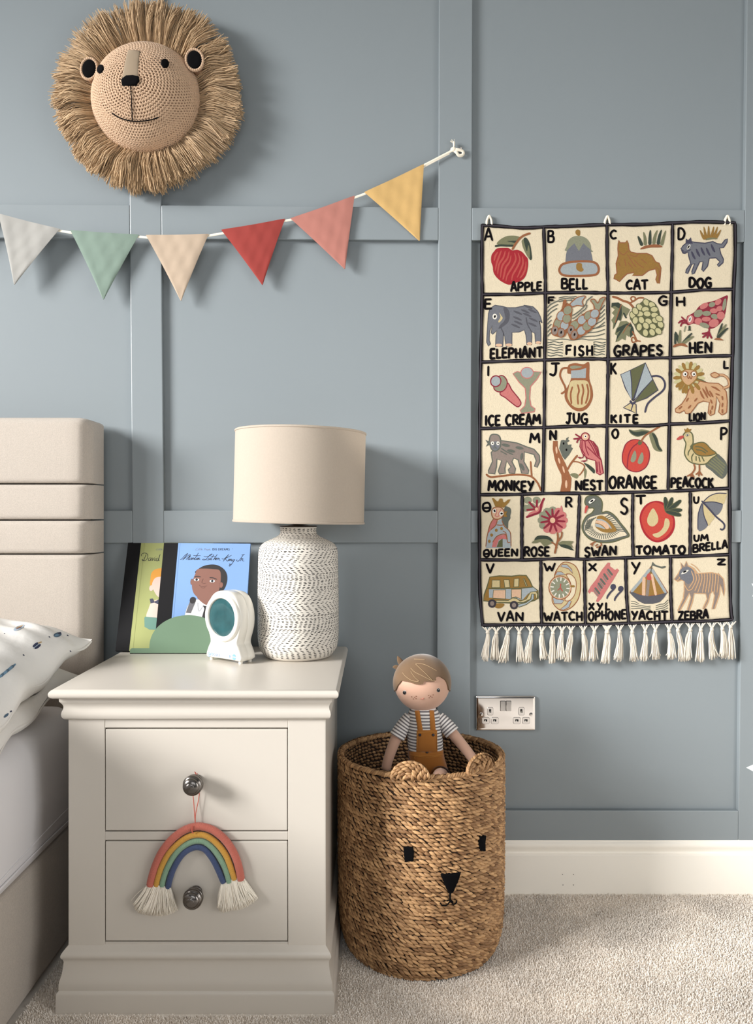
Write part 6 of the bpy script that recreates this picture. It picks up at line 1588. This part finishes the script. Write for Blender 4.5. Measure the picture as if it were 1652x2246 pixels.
# knotted fringe
M_FR = mat('cream_fringe_yarn', (226, 219, 206), .9, rgb2=(206, 196, 180))
kn = [(1030 + x / K, 1070 + y / K) for x, y in ((205, 1630), (305, 1640), (432, 1635), (565, 1640), (695, 1640), (820, 1640), (945, 1640), (1048, 1635), (1150, 1632), (1288, 1635), (1415, 1635), (1552, 1630))] + \
     [(1310 + x / K, 1070 + y / K) for x, y in ((118, 1625), (255, 1630), (398, 1628), (545, 1630), (660, 1620), (815, 1620), (915, 1610), (1055, 1605), (1175, 1605), (1300, 1600), (1418, 1590), (1512, 1570))]
for i, (kx, ky) in enumerate(kn):
    r_ = random.Random(i + 50); b = MB()
    nb_ = np.interp(kx, [1050, 1330, 1610], [1447, 1449, 1445]) + r_.uniform(-4, 4)
    lean = r_.uniform(-11, 5) if i < 12 else r_.uniform(-8, 10)
    y0 = TY - .002
    sp = 5.5
    hem = float(np.interp(kx, [1058, 1606], [1372, 1361]))
    for s_ in (-1, -.45, .45, 1):
        b.tube(crom([P(kx + s_ * 11.5, hem + 2 + (0 if abs(s_) == 1 else 2), y0 + .003), P(kx + s_ * 6, hem + 8, y0), P(kx, ky, y0)], 4), .00145, 6)
    b.ball(P(kx, ky, y0 - .0005), (.0045, .0042, .0042), 12, 8)
    b.tube([P(kx - 4, ky + 1.5, y0 - .003), P(kx, ky + 3.4, y0 - .0045), P(kx + 4, ky + 1.5, y0 - .003)], .0016, 6)
    bow = r_.uniform(-5, 5)
    for k in range(46):
        u = r_.gauss(0, .5); u = max(-1.1, min(1.1, u)); dp = r_.uniform(-.0035, .0035)
        stray = r_.random() < .06
        ex = kx + lean + u * (sp + 3.4) + (r_.uniform(-9, 9) if stray else 0); ey = nb_ + r_.uniform(-8, 4)
        ph = r_.uniform(-1, 1)
        pts = [P(kx + u * 2.2, ky + 2, y0 + dp * .4), P(kx + bow * .5 + lean * .25 + u * 5.0 + ph, ky + 18, y0 + dp), P(kx + bow * .35 + lean * .7 + u * 6.2 - ph, ky + 38, y0 + dp), P(ex, ey, y0 + dp * 1.2)]
        b.tube(crom(pts, 3), [.00120] * 9 + [.0009], 5)
    b.build('tassel', M_FR, tapestry, sharp=0)

# ------------------------------------------------------------------ bear basket
BCX, BCY = .0955, -.200
def basket():
    t = thing('bear_basket', 'tall round seagrass basket with a stitched bear face and two ears', 'basket', (BCX, BCY, 0))
    M_GRASS = mat('seagrass_strand', (196, 154, 108), .62, rgb2=(120, 84, 50), bump=('noise', 260, .25, .001), var=(60, .12))
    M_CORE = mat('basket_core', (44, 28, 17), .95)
    M_BLK = mat('black_wool_embroidery', (9, 8, 10), .95, spec=.1)
    def rad(z): return float(np.interp(z, [0, .006, .02, .045, .08, .2, .42], [.1525, .157, .1640, .1710, .1738, .1755, .1760]))
    def top(a): return .3985 + .0075 * max(-1, min(1, math.cos(a)))          # a = 0 towards the camera, rising in front
    def S(a, z, off=0): r = rad(z) + off; return Vector((BCX + r * math.sin(a), BCY - r * math.cos(a), z))
    Vs = []; Fs = []
    r_ = random.Random(4)
    def leaf(c, ax, up, nn, ln, wd, th, nu=5, nv=5):
        base = len(Vs)
        sk = r_.uniform(-.15, .15)
        for u in range(nu + 1):
            tt = -1 + 2 * u / nu; w = max(.10, 1 - abs(tt) ** 2.2)
            for v in range(nv):
                an = PI * v / (nv - 1)
                Vs.append(c + ax * (tt * ln / 2) + up * (math.cos(an) * wd / 2 * w + sk * wd * tt * tt) + nn * (math.sin(an) * th * w - .0012 - .0014 * tt * tt + .0024 * tt))
        for u in range(nu):
            for v in range(nv - 1):
                Fs.append((base + u * nv + v, base + u * nv + v + 1, base + (u + 1) * nv + v + 1, base + (u + 1) * nv + v))
    rows = 52; H = .417
    for i in range(rows):
        z0 = .004 + (i + .5) * (H - .008) / rows
        r = rad(z0); n = int(2 * PI * r / .0108)
        ph = r_.uniform(0, 1)
        for k in range(n):
            a = 2 * PI * (k + ph) / n + r_.uniform(-.15, .15) * 2 * PI / n
            a = (a + PI) % (2 * PI) - PI
            z = z0 + r_.uniform(-.0009, .0009) + .0018 * math.sin(3 * a + i * .2)
            if z > top(a) - .004: continue
            # outward woven leaf, leaning down to the right
            c = S(a, z, .0015); nn = Vector((math.sin(a), -math.cos(a), 0)); ta = Vector((math.cos(a), math.sin(a), 0)); up = Vector((0, 0, 1))
            # the stitches around the snout lean the other way near the seam
            sl = math.radians(r_.gauss(-19, 7)); zt = 1.0
            ax = ta * math.cos(sl) + up * math.sin(sl); u2 = up * math.cos(sl) - ta * math.sin(sl)
            leaf(c, ax, u2, nn, .0200 * r_.uniform(.8, 1.25), .0064 * r_.uniform(.8, 1.2), .0030 * r_.uniform(.7, 1.35))
            if z > .22:
                ci = S(a, z, -.0060); leaf(ci, ta * math.cos(.35) + up * math.sin(.35), up * math.cos(.35) - ta * math.sin(.35), -nn, .0160, .0072, .003, 4, 4)
    body_n = len(Fs)
    o = raw_mesh('woven_body', np.array([tuple(v) for v in Vs]), Fs, M_GRASS, t)
    # core wall and floor behind the strands
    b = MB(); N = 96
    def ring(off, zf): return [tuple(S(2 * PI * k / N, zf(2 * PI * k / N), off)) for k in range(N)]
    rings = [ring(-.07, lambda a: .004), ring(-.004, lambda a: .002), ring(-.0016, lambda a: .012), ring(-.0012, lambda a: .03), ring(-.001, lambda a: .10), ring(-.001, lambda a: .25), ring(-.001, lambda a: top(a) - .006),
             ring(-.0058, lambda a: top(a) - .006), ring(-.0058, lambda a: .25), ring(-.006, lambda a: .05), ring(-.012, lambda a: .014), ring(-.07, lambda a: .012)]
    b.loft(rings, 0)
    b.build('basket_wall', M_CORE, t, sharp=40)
    # braided rim
    Vs.clear(); Fs.clear()
    n = 104
    for k in range(n * 2):
        a = 2 * PI * k / (n * 2); z = top(a) - .001 + r_.uniform(-.0008, .0008)
        nn0 = Vector((math.sin(a), -math.cos(a), 0)); ta = Vector((math.cos(a), math.sin(a), 0)); up = Vector((0, 0, 1))
        for dirn, off in (((nn0 + up * .35).normalized(), .0028), ((up + nn0 * .1).normalized(), 0), ((-nn0 + up * .3).normalized(), -.0028)):
            if off == 0 and k % 2: continue
            c = S(a, z, -.0032) + dirn * .0035 + nn0 * off * .4
            sd = dirn.cross(ta); sl = -.62 + r_.gauss(0, .1)
            ax = ta * math.cos(sl) + sd * math.sin(sl) * (-1); u2 = dirn.cross(ax)
            leaf(c, ax, u2, dirn, .0165, .0062, .0034)
    raw_mesh('braided_rim', np.array([tuple(v) for v in Vs]), Fs, M_GRASS, t)
    # ears
    for a, zc, R in ((math.radians(-9.5), .409, .0365), (math.radians(35.5), .415, .0350)):
        Vs.clear(); Fs.clear()
        nn = Vector((math.sin(a), -math.cos(a), 0)); ta = Vector((math.cos(a), math.sin(a), 0)); up = Vector((0, 0, 1))
        C0 = S(a, zc - .002, .0090)
        for side in (1, -1):
            rho = .004; j = 0
            while rho < R:
                m = max(3, int(PI * rho / .0105))
                for k in range(m):
                    an = PI * (k + .5 * (j % 2) + .25) / m + r_.uniform(-.05, .05)
                    if an > PI * 1.02: continue
                    sq = .86
                    dr = ta * math.cos(an) + up * math.sin(an) * sq; tg = (-ta * math.sin(an) + up * math.cos(an) * sq).normalized()
                    c = C0 + dr * rho + nn * side * .0030
                    sl = .35 * side
                    leaf(c, (tg * math.cos(sl) + dr * math.sin(sl)).normalized(), (dr * math.cos(sl) - tg * math.sin(sl)).normalized(), nn * side, .0160, .0072, .0036)
                rho += .0062; j += 1
        for k in range(18):       # rolled edge
            an = PI * (k + .5) / 18; dr = ta * math.cos(an) + up * math.sin(an) * .86; tg = (-ta * math.sin(an) + up * math.cos(an) * .86).normalized()
            leaf(C0 + dr * R, (tg + nn * .5).normalized(), nn, dr.normalized(), .015, .0085, .003)
        raw_mesh('ear', np.array([tuple(v) for v in Vs]), Fs, M_GRASS, t)
    # stitched face
    def patch(name, pts, jag=.0009):
        """pts in (angle deg, z)"""
        b = MB(); out = []
        P2 = pts + [pts[0]]
        for i in range(len(pts)):
            (a0, z0), (a1, z1) = P2[i], P2[i + 1]
            L = math.hypot(math.radians(a1 - a0) * .18, z1 - z0); m = max(2, int(L / .0022))
            for k in range(m):
                t_ = k / m; out.append((a0 + (a1 - a0) * t_ + r_.uniform(-jag, jag) / .18 * 57.3 * .6, z0 + (z1 - z0) * t_ + r_.uniform(-jag, jag)))
        ca = sum(p[0] for p in out) / len(out); cz = sum(p[1] for p in out) / len(out); rings = []
        for k, off in ((1.02, .0018), (1, .0052), (.92, .0060), (.6, .0061), (.3, .0061), (.06, .0061)):
            rings.append([tuple(S(math.radians(ca + (x - ca) * k), cz + (z - cz) * k, off)) for x, z in out])
        b.loft(rings, 0, True, False, True)
        b.build(name, M_BLK, t, sharp=0)
    def ang(px, py=None): # angle on the front wall seen at this pixel column
        u = (px - CX) / F
        # ray: x = u*d ; circle (x-BCX)^2+(y-BCY)^2=r^2 with y = CAM_Y+d
        r = .180; A = u * u + 1; Bq = -2 * (u * BCX + (BCY - CAM_Y)); Cq = BCX ** 2 + (BCY - CAM_Y) ** 2 - r * r
        d = (-Bq - math.sqrt(Bq * Bq - 4 * A * Cq)) / (2 * A)
        return math.degrees(math.atan2(u * d - BCX, BCY - (CAM_Y + d))), d
    def A(px, py): a, d = ang(px); return (a, CAM_Z - (py - CY) * d / F)
    patch('eye', [A(885, 1858), A(906, 1857), A(908, 1872), A(907, 1889), A(888, 1890)])
    patch('eye', [A(1053, 1834), A(1066, 1833), A(1064, 1850), A(1065, 1866), A(1054, 1866), A(1050, 1851)])
    patch('nose', [A(967, 1918), A(990, 1916), A(1011, 1914), A(1004, 1936), A(993, 1958), A(984, 1960), A(975, 1938)])
    b = MB()
    def curve(pts, r): b.tube([tuple(S(math.radians(A(x, y)[0]), A(x, y)[1], .0052)) for x, y in crom(pts, 5)], r, 7)
    curve([(988, 1956), (987, 1966), (988, 1978)], .0019); curve([(988, 1976), (980, 1985), (971, 1986), (966, 1981)], .0013); curve([(988, 1976), (995, 1983), (1001, 1980), (1002, 1975)], .0013); curve([(980, 1976), (988, 1974), (994, 1979)], .0013)
    b.build('mouth', M_BLK, t, sharp=0)
basket()

# ------------------------------------------------------------------ rag doll sitting in the basket
def doll():
    DY = -.225; s = F / (DY - CAM_Y)
    q = lambda px, py, y=DY: P(px, py, y)
    hx, _, hz = q(926, 1498)
    t = thing('rag_doll', 'soft boy doll in striped top and mustard dungarees sitting in the woven basket', 'doll', (hx, DY, .33))
    M_SKIN = mat('peach_jersey', (200, 160, 138), .85, sheen=.3, bump=('noise', 600, .1, .0004), sub=.05)
    M_HAIR = mat('light_brown_felt', (104, 79, 53), .9, sheen=.5, var=(60, .06), bump=('noise', 300, .12, .0006))
    M_THR = mat('pale_hair_stitching', (186, 158, 122), .8); M_EYE = mat('black_eye_thread', (8, 7, 10), .6); M_EYEW = mat('eye_white_thread', (240, 238, 236), .6)
    M_MUST = mat('mustard_needlecord', (166, 104, 36), .92, sheen=.3, bump=('noise', 500, .2, .0005)); M_SEAM = mat('mustard_topstitch', (196, 136, 62), .9)
    M_FREC = mat('freckle_thread', (132, 84, 60), .8); M_LIP = mat('mouth_thread', (196, 122, 104), .8); M_BUT = mat('navy_button', (44, 34, 40), .4)
    M_STR = bpy.data.materials.new('grey_striped_jersey'); M_STR.use_nodes = True
    nt = M_STR.node_tree; uvn = nt.nodes.new('ShaderNodeUVMap'); sp = nt.nodes.new('ShaderNodeSeparateXYZ'); nt.links.new(uvn.outputs[0], sp.inputs[0])
    mu = nt.nodes.new('ShaderNodeMath'); mu.operation = 'MULTIPLY'; mu.inputs[1].default_value = 1 / .0064; nt.links.new(sp.outputs[1], mu.inputs[0])
    fr = nt.nodes.new('ShaderNodeMath'); fr.operation = 'FRACT'; nt.links.new(mu.outputs[0], fr.inputs[0])
    gt = nt.nodes.new('ShaderNodeMath'); gt.operation = 'GREATER_THAN'; gt.inputs[1].default_value = .54; nt.links.new(fr.outputs[0], gt.inputs[0])
    mx = nt.nodes.new('ShaderNodeMix'); mx.data_type = 'RGBA'; mx.inputs[6].default_value = lin((226, 222, 218)); mx.inputs[7].default_value = lin((112, 108, 110)); nt.links.new(gt.outputs[0], mx.inputs[0])
    bs = nt.nodes['Principled BSDF']; bs.inputs['Roughness'].default_value = .9; nt.links.new(mx.outputs[2], bs.inputs['Base Color'])
    # head: a flattened stuffed round
    tilt = math.radians(3.6)
    HM = Matrix.Translation((hx, DY, hz)) @ Matrix.Rotation(-tilt, 4, 'Y') @ Matrix.Rotation(math.radians(4), 4, 'X')
    rx, ry, rz = .0590, .0455, .0585
    def hs(th, ph, off=0):       # th from the top, ph around (0 = front)
        x, y, z = math.sin(th) * math.sin(ph), -math.sin(th) * math.cos(ph), math.cos(th)
        k = 1.0
        if z < 0: k = 1 - .02 * z * z
        zz = z * (rz + off) * (1.0 if z > 0 else 1.02)
        return HM @ Vector((x * (rx + off) * k, y * (ry + off), zz))
    NU, NV = 120, 80
    b = MB(); b.loft([[tuple(hs(PI * (.004 + .992 * i / NV), 2 * PI * k / NU)) for k in range(NU)] for i in range(NV + 1)], 0)
    head = b.build('head', M_SKIN, t, sharp=0)
    bv = BVHTree.FromPolygons([Vector(p) for p in b.v], b.f)
    def hit(px, py, off):
        d = ray(px, py); h = bv.ray_cast(CAMP, d)
        if h[0] is None: return tuple(CAMP + d * ((DY - .01 - CAM_Y) / d.y))
        nn = h[1] if h[1].dot(d) < 0 else -h[1]
        return tuple(h[0] + nn * off)
    z7 = lambda x, y: (860 + x / 11.8, 1430 + y / 11.8)
    # hair cap: everything above the fringe line
    line = [(-60, 1000), (100, 990), (150, 880), (250, 748), (350, 755), (450, 780), (540, 808), (620, 835), (700, 842), (790, 828), (812, 800), (820, 760), (960, 768), (1060, 768), (1115, 748), (1136, 720), (1132, 670), (1160, 645), (1220, 636), (1300, 668), (1360, 710), (1410, 780), (1445, 880), (1465, 990), (1600, 1000)]
    lx = [z7(*p)[0] for p in line]; ly = [z7(*p)[1] for p in line]
    b = MB(); NU2, NV2 = 260, 170; idx = {}; V = []; F2 = []
    def keep(p, front):
        d = p.y - CAM_Y; px = CX + p.x / d * F; py = CY - (p.z - CAM_Z) / d * F
        if not front: return py < z7(0, 1010)[1] - (0)
        return py < np.interp(px, lx, ly)
    gridp = [[hs(PI * (.004 + .992 * i / NV2), 2 * PI * k / NU2, 0) for k in range(NU2)] for i in range(NV2 + 1)]
    def vid(i, k, lay):
        k %= NU2
        key = (i, k, lay)
        if key not in idx:
            idx[key] = len(V); th = PI * (.004 + .992 * i / NV2); ph = 2 * PI * k / NU2
            V.append(hs(th, ph, .0030 if lay else -.001))
        return idx[key]
    kept = {}
    for i in range(NV2):
        for k in range(NU2):
            th = PI * (.004 + .992 * (i + .5) / NV2); ph = 2 * PI * (k + .5) / NU2
            c = hs(th, ph, .0015); front = math.cos(ph) > .12
            kept[(i, k)] = keep(c, front)
    for (i, k), v in kept.items():
        if not v: continue
        F2.append((vid(i, k, 1), vid(i + 1, k, 1), vid(i + 1, k + 1, 1), vid(i, k + 1, 1)))
        for (di, dk, e0, e1) in ((1, 0, (i + 1, k), (i + 1, k + 1)), (-1, 0, (i, k + 1), (i, k)), (0, 1, (i + 1, k + 1), (i, k + 1)), (0, -1, (i, k), (i + 1, k))):
            nb = (i + di, (k + dk) % NU2)
            if nb in kept and not kept[nb]:
                F2.append((vid(*e1, 1), vid(*e0, 1), vid(*e0, 0), vid(*e1, 0)))
    b.add(V, F2)
    # tuft sticking up at the back
    c0 = Vector(q(*z7(215, 230), DY + .012))
    b.tube(crom([c0 + Vector((.006, 0, -.010)), c0 + Vector((-.001, 0, 0)), c0 + Vector((-.006, 0, .0105))], 5), [.007, .0068, .0066, .0064, .0062, .0058, .005, .004, .0028, .0016, .0005], 10, flat=.4)
    c0 = Vector(q(*z7(90, 390), DY + .012))
    b.tube(crom([c0 + Vector((.010, 0, -.003)), c0 + Vector((0, 0, 0)), c0 + Vector((-.006, 0, -.001))], 5), [.006, .0058, .0056, .0052, .005, .0046, .004, .0032, .0024, .0016, .0005], 10, flat=.4)
    hair = b.build('hair', M_HAIR, t, sharp=40)
    b = MB()
    for L in ([(295, 545), (380, 640), (520, 735), (640, 758), (700, 752)], [(500, 515), (560, 610), (630, 690), (700, 750)], [(500, 435), (600, 530), (760, 610), (940, 700), (1040, 740), (1100, 735)], [(620, 335), (720, 430), (860, 560), (960, 660), (1030, 735)], [(620, 335), (700, 320), (830, 345), (960, 400), (1140, 500)], [(580, 215), (700, 220), (850, 232)]):
        b.tube([hit(*z7(x, y), .0036) for x, y in crom(L, 6)], .00042, 5)
    b.build('hair_stitching', M_THR, t, sharp=0)
    for cx, cy in ((326, 1048), (1198, 988)):
        b = MB()
        for rxp, ryp, off, mi in ((46, 54, .0006, 1), (41, 49, .0011, 0)):
            b.add([hit(*z7(cx + rxp * math.cos(a), cy + ryp * math.sin(a)), off) for a in [2 * PI * k / 20 for k in range(20)]], [tuple(range(20))], mi)
        b.add([hit(*z7(cx + 3 + 7 * math.cos(a), cy - 22 + 9 * math.sin(a)), .0014) for a in [2 * PI * k / 10 for k in range(10)]], [tuple(range(10))], 1)
        b.build('eye', [M_EYE, M_EYEW], t, smooth=False)
    b = MB()
    for cx, cy in ((512, 1158), (588, 1172), (626, 1145), (553, 1212), (624, 1206), (947, 1120), (998, 1142), (1062, 1108), (962, 1182), (1034, 1172)):
        b.add([hit(*z7(cx + 13 * math.cos(a), cy + 14 * math.sin(a)), .0006) for a in [2 * PI * k / 9 for k in range(9)]], [tuple(range(9))])
    merge_into(head, b, [M_FREC])
    b = MB(); b.tube([hit(*z7(x, y), .0006) for x, y in crom([(732, 1205), (775, 1224), (822, 1188)], 6)], .0007, 5)
    b.build('mouth', M_LIP, t, sharp=0)
    # striped top: shaped torso with two sleeves
    def ring(px0, px1, py, dep, y=DY, n=40):
        a = Vector(q(px0, py, y)); c = Vector(q(px1, py, y)); m = (a + c) / 2; w = (c.x - a.x) / 2
        return [(m.x + w * math.copysign(abs(math.sin(p)) ** .85, math.sin(p)), y - dep * math.copysign(abs(math.cos(p)) ** .85, math.cos(p)), m.z) for p in [2 * PI * k / n for k in range(n)]]
    secs = [(908, 948, 1545, .016), (899, 958, 1556, .021), (895, 966, 1566, .025), (893.5, 968, 1580, .0275), (893, 970, 1600, .029), (893.5, 971.5, 1625, .030), (896, 972, 1650, .030), (897, 974, 1672, .029)]
    rings = [ring(*x) for x in secs]
    b = MB(); b.loft(rings, 0, True, True, True, [(k / 40, r[0][2]) for r in rings for k in range(40)])
    b.build('striped_top', M_STR, t, sharp=0, uv=True)
    bt = BVHTree.FromPolygons([Vector(p) for p in b.v], b.f)
    arms = {'l': [(900, 1572, .0), (884, 1594, -.004), (868, 1622, -.010), (857, 1650, -.014), (850, 1672, -.016), (846.5, 1690, -.016)], 'r': [(962, 1574, 0), (978, 1590, -.006), (996, 1612, -.014), (1014, 1634, -.022), (1030, 1654, -.030), (1044, 1674, -.036)]}
    for kk, pts in arms.items():
        c = crom([q(x, y, DY + d) for x, y, d in pts], 5); n = len(c)
        rr = [float(np.interp(i / (n - 1), [0, .2, .5, .8, .92, .975, 1], [.0125, .0122, .0112, .0102, .0100, .0075, .002])) for i in range(n)]
        b = MB(); b.tube(c, rr, 18); b.build('arm', M_SKIN, t, sharp=0)
        cs = c[:int(n * .40)]; m = len(cs)
        rr = [float(np.interp(i / (m - 1), [0, .4, 1], [.0135, .0150, .0168])) for i in range(m)]
        b = MB(); b.tube(cs, rr, 22, caps=False)
        b.tube([cs[-1], Vector(cs[-1]) * .7 + Vector(cs[-2]) * .3], [.0168, .0150], 22, caps=False)
        b.build('sleeve', M_STR, t, sharp=0, uv=True)
    # dungarees: shorts, waistband, bib, straps, buttons
    def front(px, py, off):
        d = ray(px, py); h = bt.ray_cast(CAMP, d)
        if h[0] is None: return tuple(CAMP + d * ((DY - .030 - CAM_Y) / d.y))
        nn = h[1] if h[1].dot(d) < 0 else -h[1]
        return tuple(h[0] + nn * off)
    z8 = lambda x, y: (860 + x / 11.8, 1560 + y / 11.8)
    secs = [(896.5, 971, 1640, .0303), (895.5, 973, 1644, .0325), (895.5, 973, 1652, .034), (897, 975, 1662, .034), (894, 980, 1678, .036), (892, 986, 1700, .042), (894, 988, 1712, .045), (900, 984, 1725, .040)]
    rings = [ring(*x) for x in secs]
    b = MB(); b.loft(rings, 0)
    shorts = b.build('dungaree_shorts', M_MUST, t, sharp=0)
    bsh = BVHTree.FromPolygons([Vector(p) for p in b.v], b.f)
    def sfront(px, py, off):
        d = ray(px, py); h = bsh.ray_cast(CAMP, d)
        if h[0] is None: return front(px, py, off)
        nn = h[1] if h[1].dot(d) < 0 else -h[1]
        return tuple(h[0] + nn * off)
    def panel(b, corners, fn, off, nx=8, ny=8, mi=0):
        V = []
        for j in range(ny + 1):
            for i in range(nx + 1):
                u, v = i / nx, j / ny
                x = (corners[0][0] * (1 - u) + corners[1][0] * u) * (1 - v) + (corners[3][0] * (1 - u) + corners[2][0] * u) * v
                y = (corners[0][1] * (1 - u) + corners[1][1] * u) * (1 - v) + (corners[3][1] * (1 - u) + corners[2][1] * u) * v
                e = 1.0 if 0 < i < nx and 0 < j < ny else .35
                V.append(fn(*z8(x, y), off * e))
        b.add(V, [(j * (nx + 1) + i, (j + 1) * (nx + 1) + i, (j + 1) * (nx + 1) + i + 1, j * (nx + 1) + i + 1) for j in range(ny) for i in range(nx)], mi)
    b = MB(); panel(b, [(640, 490), (1160, 485), (1172, 1050), (632, 1050)], front, .0028)
    b.build('bib', M_MUST, t, sharp=0)
    for cs in ([(590, -20), (712, -20), (800, 500), (668, 500)], [(968, -25), (1085, -20), (1128, 500), (990, 500)]):
        b = MB(); panel(b, cs, front, .0024, 4, 14); b.build('strap', M_MUST, t, sharp=0)
    b = MB()
    for L, fn in (([(660, 545), (820, 535), (980, 530), (1145, 545)], front), ([(470, 1130), (700, 1150), (1000, 1150), (1300, 1120)], sfront), ([(600, 1240), (590, 1185), (640, 1165), (900, 1185), (1260, 1160)], sfront), ([(480, 995), (700, 1010), (1000, 1012), (1310, 985)], sfront), ([(1140, 560), (1150, 980)], front), ([(668, 560), (655, 980)], front)):
        b.tube([fn(*z8(x, y), .0031 if fn is front else .0008) for x, y in crom(L, 8)], .00055, 5)
    b.build('topstitching', M_SEAM, t, sharp=0)
    for (x, y), fn, o_ in (((730, 605), front, .0030), ((1055, 605), front, .0030), ((908, 1060), sfront, .0008)):
        b = MB()
        for k, off in ((1, o_), (1, o_ + .0012), (.7, o_ + .0018)):
            pass
        b.loft([[fn(*z8(x + 34 * k * math.cos(a), y + 34 * k * math.sin(a)), off) for a in [2 * PI * i / 16 for i in range(16)]] for k, off in ((1, o_), (1, o_ + .0010), (.7, o_ + .0015), (.3, o_ + .0012))], 0, True, False, True)
        b.build('button', M_BUT, t, sharp=0)
    # legs bend over the seat edge and reach the basket floor
    for sgn, base in ((-1, 915), (1, 966)):
        k0 = Vector(q(base, 1716, DY)); 
        kn = Vector(q(base + (0 if sgn < 0 else 1), 1712 if sgn < 0 else 1705, DY - .075))
        pts = [k0 + Vector((0, .01, -.004)), (k0 + kn) / 2 + Vector((0, 0, .004)), kn, kn + Vector((0, -.012, -.022)), kn + Vector((0, -.006, -.10)), Vector((kn.x, kn.y + .004, .10)), Vector((kn.x, kn.y + .004, .034)), Vector((kn.x, kn.y - .006, .026))]
        c = crom(pts, 5); n = len(c)
        b = MB(); b.tube(c, [float(np.interp(i / (n - 1), [0, .25, .5, .9, .97, 1], [.019, .0165, .015, .0125, .0135, .006])) for i in range(n)], 16)
        b.build('leg', M_SKIN, t, sharp=0)
        b = MB(); cc = c[1:8]; b.tube(cc, [.0235, .0235, .0230, .0225, .0220, .0218, .0215], 20, caps=False); b.build('trouser_leg', M_MUST, t, sharp=0)
doll()

# ------------------------------------------------------------------ blue feather print on the upper pillow
def pillow_print():
    bv = bvh_of(up)
    def hit(px, py, off):
        d = ray(px, py); h = bv.ray_cast(CAMP, d)
        if h[0] is None: return None
        nn = h[1] if h[1].dot(d) < 0 else -h[1]
        return tuple(h[0] + nn * off)
    mats = [mat('print_mid_blue', (108, 140, 164), .85), mat('print_slate_blue', (76, 100, 120), .85), mat('print_navy', (44, 50, 78), .85), mat('print_pale_blue', (160, 176, 192), .85), mat('print_sand', (190, 164, 124), .85), mat('print_terracotta', (150, 98, 88), .85)]
    b = MB()
    def ell(cx, cy, rx, ry, rot, mi, off=.0006):
        cx, cy, rx, ry = cx / 4.992, 1300 + cy / 4.992, rx / 4.992, ry / 4.992; r0 = math.radians(rot); N = 22
        rings = []
        for k in (1, .75, .5, .25):
            rings.append([hit(cx + k * (rx * math.cos(a) * math.cos(r0) - ry * math.sin(a) * math.sin(r0)), cy + k * (rx * math.cos(a) * math.sin(r0) + ry * math.sin(a) * math.cos(r0)), off) for a in [2 * PI * i / N for i in range(N)]])
        if any(p is None for r in rings for p in r): return
        b.loft(rings, mi, True, False, True)
    for i in range(9):       # long feather as overlapping barbs
        u = i / 8; ell(150 - 150 * u + 0, 800 + 122 * u, 30, 16 if 0 < i < 8 else 11, -42, (0, 1, 0)[i % 3], .0006 + i * .00004)
    ell(208, 385, 66, 21, -26, 3); ell(215, 375, 44, 7, -24, 4, .0009); ell(205, 388, 38, 3.5, -24, 5, .0011)
    ell(630, 462, 44, 25, -14, 1); ell(650, 447, 20, 11, -14, 2, .0009); ell(620, 469, 24, 11, -14, 0, .0009)
    ell(388, 572, 38, 15, -40, 2); ell(412, 592, 42, 15, -36, 2); ell(398, 585, 48, 4, -38, 3, .0009); ell(436, 548, 24, 9, -20, 4)
    for x, y in ((541, 487), (258, 685), (740, 470), (343, 320), (52, 452)): ell(x, y, 11, 6, 40, 2)
    ell(14, 210, 22, 12, -15, 0); ell(66, 1345, 34, 13, -42, 1); ell(118, 1300, 12, 8, -40, 2); ell(770, 640, 10, 5, 40, 2)
    # hidden-from-here part of the case carries the same print
    merge_into(up, b, mats)
pillow_print()
